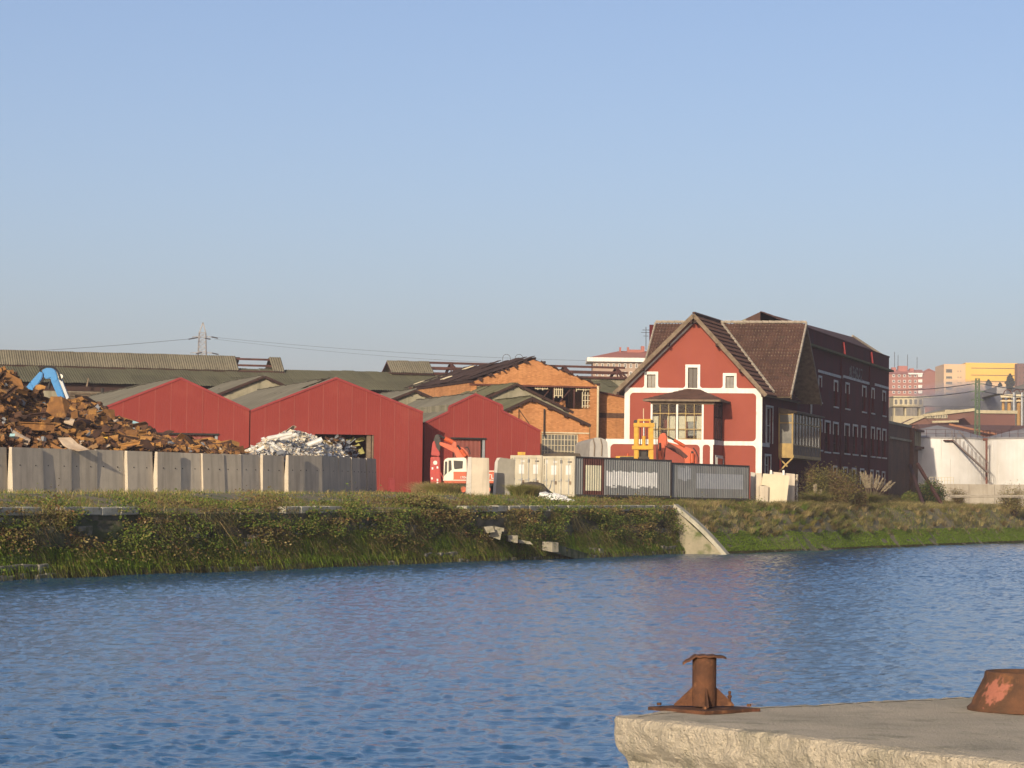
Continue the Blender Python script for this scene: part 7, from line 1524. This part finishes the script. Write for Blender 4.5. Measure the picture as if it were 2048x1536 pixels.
# bigger tufts by name
def tuft(px, py, Y, hgt, rad, per, pal, wts, label, name='grass_clump', cat='grass clump', droop=.0):
    root_ = gpt(px, Y); o = tussocks(name, np.array([list(root_ + V((rng.normal() * rad * .5, rng.normal() * rad * .5, 0))) for _ in range(9)]), per, np.full(9, rad), np.full(9, hgt), pal, wts, kind=None); del o['kind']; tag(o, label, cat); return o
tuft(860, 990, 184, 1.1, 1.0, 260, [STRAW, OLIVE, BROWN], [3, 3, 1], 'tall straw grass clump at the foot of the biggest red shed')
tuft(880, 1000, 178, 1.0, 1.2, 260, [STRAW, OLIVE, BROWN], [3, 3, 1], 'wispy pale grass clump in front of the orange excavator')
tuft(1040, 985, 176, .95, .9, 300, [STRAW, OLIVE, GREEN], [3, 3, 1.5], 'arching green gold grass clump below the stained slab')
tuft(1420, 985, gq(1420, 3.5).y, 1.1, .6, 160, [RUSSET, BROWN], [3, 2], 'reddish brown dry weed clump against the second grey container', 'weed_clump', 'weeds')
def bush(px, Y, wpx, y_top, n_leaf, pal, wts, label, name='bush', twig=True, seed=1, size=(.03, .08), dark=None):
    base = gpt(px, Y); s = Y / FPX; rx = wpx / 2 * s; H = at(px, y_top, Y).z - base.z; root = thing(name, base, label, 'bush'); rs = random.Random(seed)
    b = MB(); tips = []
    for i in range(46):
        a = rs.uniform(0, 6.28); e = math.sqrt(rs.random()); T = base + V((cos(a) * rx * e * .9, sin(a) * rx * e * .8, H * rs.uniform(.45, 1.0) * (1 - .35 * e * e))); m_ = base.lerp(T, .5) + V((rs.uniform(-.15, .15), rs.uniform(-.15, .15), .1)); b.tube(base + V((cos(a) * rx * .2 * e, sin(a) * rx * .2 * e, -.1)), m_, .03, .018, 5, False); b.tube(m_, T, .018, .006, 5, False); tips += [T, m_]
    b.build('stem', m_darkwood, root, norm=False)
    A = np.array([list(t) for t in tips]); n = n_leaf; P = A[rng.integers(0, len(A), n)] + rng.normal(0, 1, (n, 3)) * np.array([rx * .17, rx * .17, H * .12]); P[:, 2] = np.maximum(P[:, 2], base.z)
    hz = vn(P[:, 0] * 1.1, P[:, 2] * 1.3, seed); c = pick(n, pal, wts); 
    if dark is not None: c = np.where((hz > .52)[:, None], pick(n, dark[0], dark[1]), c)
    leaves('foliage', P, rng.uniform(size[0], size[1], n), c, root); return root
bush(1655, gq(1655, 2.2).y, 125, 938, 26000, [(.115, .098, .04), OLIVE, (.085, .08, .032)], [3, 3, 2], 'large olive brown bush in front of the dark building', seed=3, dark=([(.17, .115, .055), OLIVE, (.19, .14, .065)], [3, 2, 2]))
bush(1700, gq(1700, 1.0).y, 70, 978, 9000, [BROWN, (.17, .115, .055), OLIVE], [3, 3, 2], 'brown shrub at the foot of the large olive brown bush', seed=4)
bush(1820, 268, 38, 985, 5000, [GREEN, OLIVE, DGREEN], [3, 3, 1], 'low round green bush at the foot of the ruin', seed=5)
bush(1862, 274, 60, 965, 8000, [DGREEN, (.03, .045, .015), BROWN], [3, 3, 1], 'dark leafy bush under the raking prop by the tank', seed=6, size=(.04, .1))
bush(1915, 280, 40, 978, 2500, [BROWN, OLIVE], [2, 1], 'thin brown shrub against the low tank wall', seed=7)
bush(2025, 278, 70, 975, 7000, [OLIVE, BROWN, STRAW], [3, 2, 1], 'twiggy bush at the right end of the low tank wall', seed=8)
bush(112, gq(112, .2).y, 70, 1006, 5000, [BROWN, RUSSET, OLIVE], [4, 1.5, 2], 'brown drooping shrub on the quay edge below the highest scrap', seed=21)
bush(236, gq(236, .1).y, 50, 1012, 3500, [GREEN, DGREEN, OLIVE], [3, 3, 1], 'green bramble on the quay by the end of a coping run', seed=22)
bush(705, gq(705, .1).y, 60, 1004, 4500, [DGREEN, GREEN, BROWN], [3, 2, 2], 'dark bramble where the coping breaks off below the red shed door', seed=23)
bush(835, gq(835, .6).y, 110, 990, 9000, [OLIVE, (.20, .16, .07), BROWN], [3, 3, 2], 'broad dry scrub on the collapsed quay edge below the biggest red shed', seed=24)
bush(1500, gq(1500, 3).y, 30, 1000, 1500, [GREEN, OLIVE], [2, 1], 'little green shrub by the foot of the narrow pale panel', seed=9)
# pampas grass
def pampas(px, Y, spread, n_pl, y_top, label, seed):
    base = gpt(px, Y); rs = random.Random(seed); root = thing('pampas_grass', base, label, 'pampas grass'); s = Y / FPX
    n = 2600; a = rng.uniform(0, 6.28, n); q = np.sqrt(rng.uniform(0, 1, n)); dx = np.stack([np.cos(a), np.sin(a), 0 * a], 1); P = np.array(list(base)) + dx * (q * .35)[:, None]; lean = dx * (q * 1.0)[:, None]; lean[:, 2] = -.3 * q
    blades('leaf_blades', P, rng.uniform(.8, 1.7, n), rng.uniform(.015, .03, n), lean, pick(n, [OLIVE, GREEN, STRAW], [3, 2, 1.5]), root)
    H = at(px, y_top, Y).z - base.z
    for i in range(n_pl):
        t = (i + .5) / n_pl; x = (-.3 + 1.15 * t * t) * spread * s + rs.uniform(-.15, .15); hh_ = H * (1.0 - .5 * max(0, t - .4) ** 1.2 - .12 * max(0, .3 - t)) * rs.uniform(.88, 1.03); d_ = V((x, rs.uniform(-.5, .5), hh_)); T = base + d_; m0_ = base + d_ * .55 + V((0, 0, .12)); b = MB(); b.tube(base, m0_, .018, .014, 5, False); b.tube(m0_, T, .014, .006, 5, False); o = b.build('plume_stem', m_wood, root, norm=False)
        nn_ = 420; f_ = rng.uniform(0, 1, nn_); ax_ = np.array(list(T - m0_)); w_ = .10 * np.sin(np.clip(f_ * .95 + .05, 0, 1) * pi) ** .7; P = np.array(list(m0_)) + f_[:, None] * ax_ + rng.normal(0, 1, (nn_, 3)) * w_[:, None] * .45
        leaves('plume', P, rng.uniform(.03, .08, nn_), pick(nn_, [(.46, .38, .26), (.36, .28, .17), (.52, .45, .33)], [3, 2, 2]), o, asp=.25)
pampas(1741, gq(1741, 2).y, 60, 24, 943, 'pampas grass with a fan of cream plumes beside the olive brown bush', 1)
pampas(1632, gq(1632, .6).y, 20, 3, 968, 'small pampas grass with two or three thin plumes in front of the olive brown bush', 2)
# far hillside trees
for i, (x, yb_, yt_, w_) in enumerate(((2020, 782, 748, 18), (1977, 780, 760, 12), (2000, 780, 766, 8))):
    Y = 1250; P = at(x, yb_, Y); P.z = gz(P.x, P.y); T = at(x, yt_, Y); s = Y / FPX; root = thing('hillside_tree', P, ['tall dark tree in front of the yellow block near the brown tower', 'pale hazy tree in front of the middle of the yellow block', 'small dark tree between the two bigger ones before the yellow block'][i], 'tree')
    b = MB(); b.tube(P, V((P.x, P.y, T.z - 2)), .5, .15, 7); b.build('trunk', m_darkwood, root); n = 1400; f_ = rng.uniform(0, 1, n); z0_ = at(x, yb_, Y).z; ang = rng.uniform(0, 6.28, n); rr_ = np.sqrt(rng.uniform(0, 1, n)) * w_ * s / 2 * np.clip(np.sin(np.clip(f_ * .85 + .12, 0, 1) * pi), .1, 1) * (.7 + .6 * vn(ang * 2, f_ * 6, i)); Pn = np.stack([P.x + np.cos(ang) * rr_, P.y + np.sin(ang) * rr_, z0_ + (T.z - z0_) * f_], 1)
    leaves('crown', Pn, rng.uniform(.25, .6, n), pick(n, [(.03, .045, .02), (.045, .06, .025)], [1, 1]), root)

# ================================================================== litter and mound in the yard
Pm = gpt(1065, 178.5); md = thing('dirt_mound', Pm, 'dark earth mound covered with dry stalks in front of the white container doors', 'mound')
b = MB(); rows = []
for j in range(7):
    rr_ = 1.35 * (1 - j / 6.0) ** .8; zz = .95 * sin(pi / 2 * j / 6); rows.append([(Pm.x + cos(t) * rr_ * 1.1 + .15 * noise.noise(V((cos(t) * 2, sin(t) * 2, j * .6))), Pm.y + sin(t) * rr_ * .9, Pm.z - .05 + zz + .12 * noise.noise(V((cos(t) * 3, sin(t) * 3, j)))) for t in [2 * pi * i / 20 for i in range(20)]])
b.v = [p for r_ in rows for p in r_]
for j in range(6):
    for i in range(20): b.f.append((j * 20 + i, j * 20 + (i + 1) % 20, (j + 1) * 20 + (i + 1) % 20, (j + 1) * 20 + i)); b.mi.append(0)
b.build('mound_body', M('dark_earth', (.09, .07, .05), (.05, .042, .032), scale=3, bump=.7, bscale=6), md)
rs = random.Random(9)
lit = [(1091, 988, 'torn white sack slumped at the foot of the earth mound', .35), (1108, 999, 'crumpled white plastic sheet on the quay edge below the container doors', .5), (1122, 996, 'bunched white plastic between the two other white heaps', .42), (1138, 1001, 'small white bag farthest along the quay edge', .26)]
for x, y, lab, s in lit:
    P = at(x, y, 174.5); P.z = max(gz(P.x, P.y), P.z - .15); bm = bmesh.new(); bmesh.ops.create_icosphere(bm, subdivisions=3, radius=s)
    for v_ in bm.verts: v_.co = v_.co * (1 + .45 * noise.noise(v_.co * 5 + V((x, 0, 0)))); v_.co.z = max(v_.co.z * .55, -.1); v_.co.x *= 1.2
    me = bpy.data.meshes.new('litter'); bm.to_mesh(me); bm.free(); me.materials.append(m_patch); o = bpy.data.objects.new('plastic_litter', me); col.objects.link(o); o.location = P + V((0, 0, .08)); tag(o, lab, 'litter')
b = MB(); P = gpt(1092, 176.5); b.prism([P + V(q) for q in ((-.05, 0, .1), (.25, .05, .55), (.35, .1, 1.05), (.2, 0, .5))], V((.02, .05, 0))); tag(b.build('blue_sheet', M('dusty_blue_sheet', (.16, .24, .36), (.12, .18, .28))), 'strip of dusty blue sheet propped against the white container doors', 'sheet')
for i, (x, y, Y) in enumerate(((1421, 1030, 187.5), (1990, 1052, 252))):
    b = MB(); P = on_z(x, y, 2.0 if i else 2.4); d = V((P.x, P.y, 0)) - QA; P.z = gz(P.x, P.y); b.prism([P + V(q) for q in ((-.15, 0, .02), (.12, 0, .12), (.2, 0, .34), (.02, .02, .2), (-.12, .05, .16))], V((.03, .2, .02))); tag(b.build('paper_scrap', m_patch), ['white scrap of paper on the green bank below the grey container', 'white scrap of plastic lying on the far straw bank'][i], 'litter')
# ================================================================== smoke and air
def volmat(name, dens, colr, noise_scale=None, aniso=.2):
    mt = bpy.data.materials.new(name); mt.use_nodes = True; N = mt.node_tree.nodes; L = mt.node_tree.links.new; N.remove(N['Principled BSDF'])
    pv = N.new('ShaderNodeVolumePrincipled'); pv.inputs['Color'].default_value = (*colr, 1); pv.inputs['Density'].default_value = dens; pv.inputs['Anisotropy'].default_value = aniso; L(pv.outputs[0], N['Material Output'].inputs['Volume'])
    return mt, pv, N, L
# drifting smoke over the works
mt, pv, N, L = volmat('drifting_smoke', .1, (.78, .78, .84), aniso=.1)
tc = N.new('ShaderNodeTexCoord'); gr = N.new('ShaderNodeTexGradient'); gr.gradient_type = 'SPHERICAL'; mp = N.new('ShaderNodeMapping'); mp.inputs['Scale'].default_value = (1 / 10.5, 1 / 7.0, 1 / 4.2); L(tc.outputs['Object'], mp.inputs[0]); L(mp.outputs[0], gr.inputs[0])
nz_ = N.new('ShaderNodeTexNoise'); nz_.inputs['Scale'].default_value = .22; nz_.inputs['Detail'].default_value = 3; L(tc.outputs['Object'], nz_.inputs['Vector'])
m1 = N.new('ShaderNodeMath'); m1.operation = 'MULTIPLY'; L(gr.outputs['Fac'], m1.inputs[0]); mr = N.new('ShaderNodeMapRange'); mr.inputs[1].default_value = .35; mr.inputs[2].default_value = .7; mr.inputs[4].default_value = 1.0; L(nz_.outputs['Fac'], mr.inputs[0]); L(mr.outputs[0], m1.inputs[1]); L(m1.outputs[0], pv.inputs['Density'])
bm = bmesh.new(); bmesh.ops.create_icosphere(bm, subdivisions=3, radius=1); bmesh.ops.scale(bm, vec=(10.4, 6.9, 4.1), verts=bm.verts); me = bpy.data.meshes.new('smoke'); bm.to_mesh(me); bm.free(); me.materials.append(mt)
o = bpy.data.objects.new('smoke', me); col.objects.link(o); o.location = at(1922, 800, 535); tag(o, kind='stuff')
HAZE = 1
if HAZE:
    mt, pv, N, L = volmat('thin_haze', .0002, (.95, .9, 1.0), aniso=0.0)
    b = MB(); b.box(-900, 1400, -40, 2300, -9, 100); hz_ = b.build('haze', mt); tag(hz_, kind='stuff')
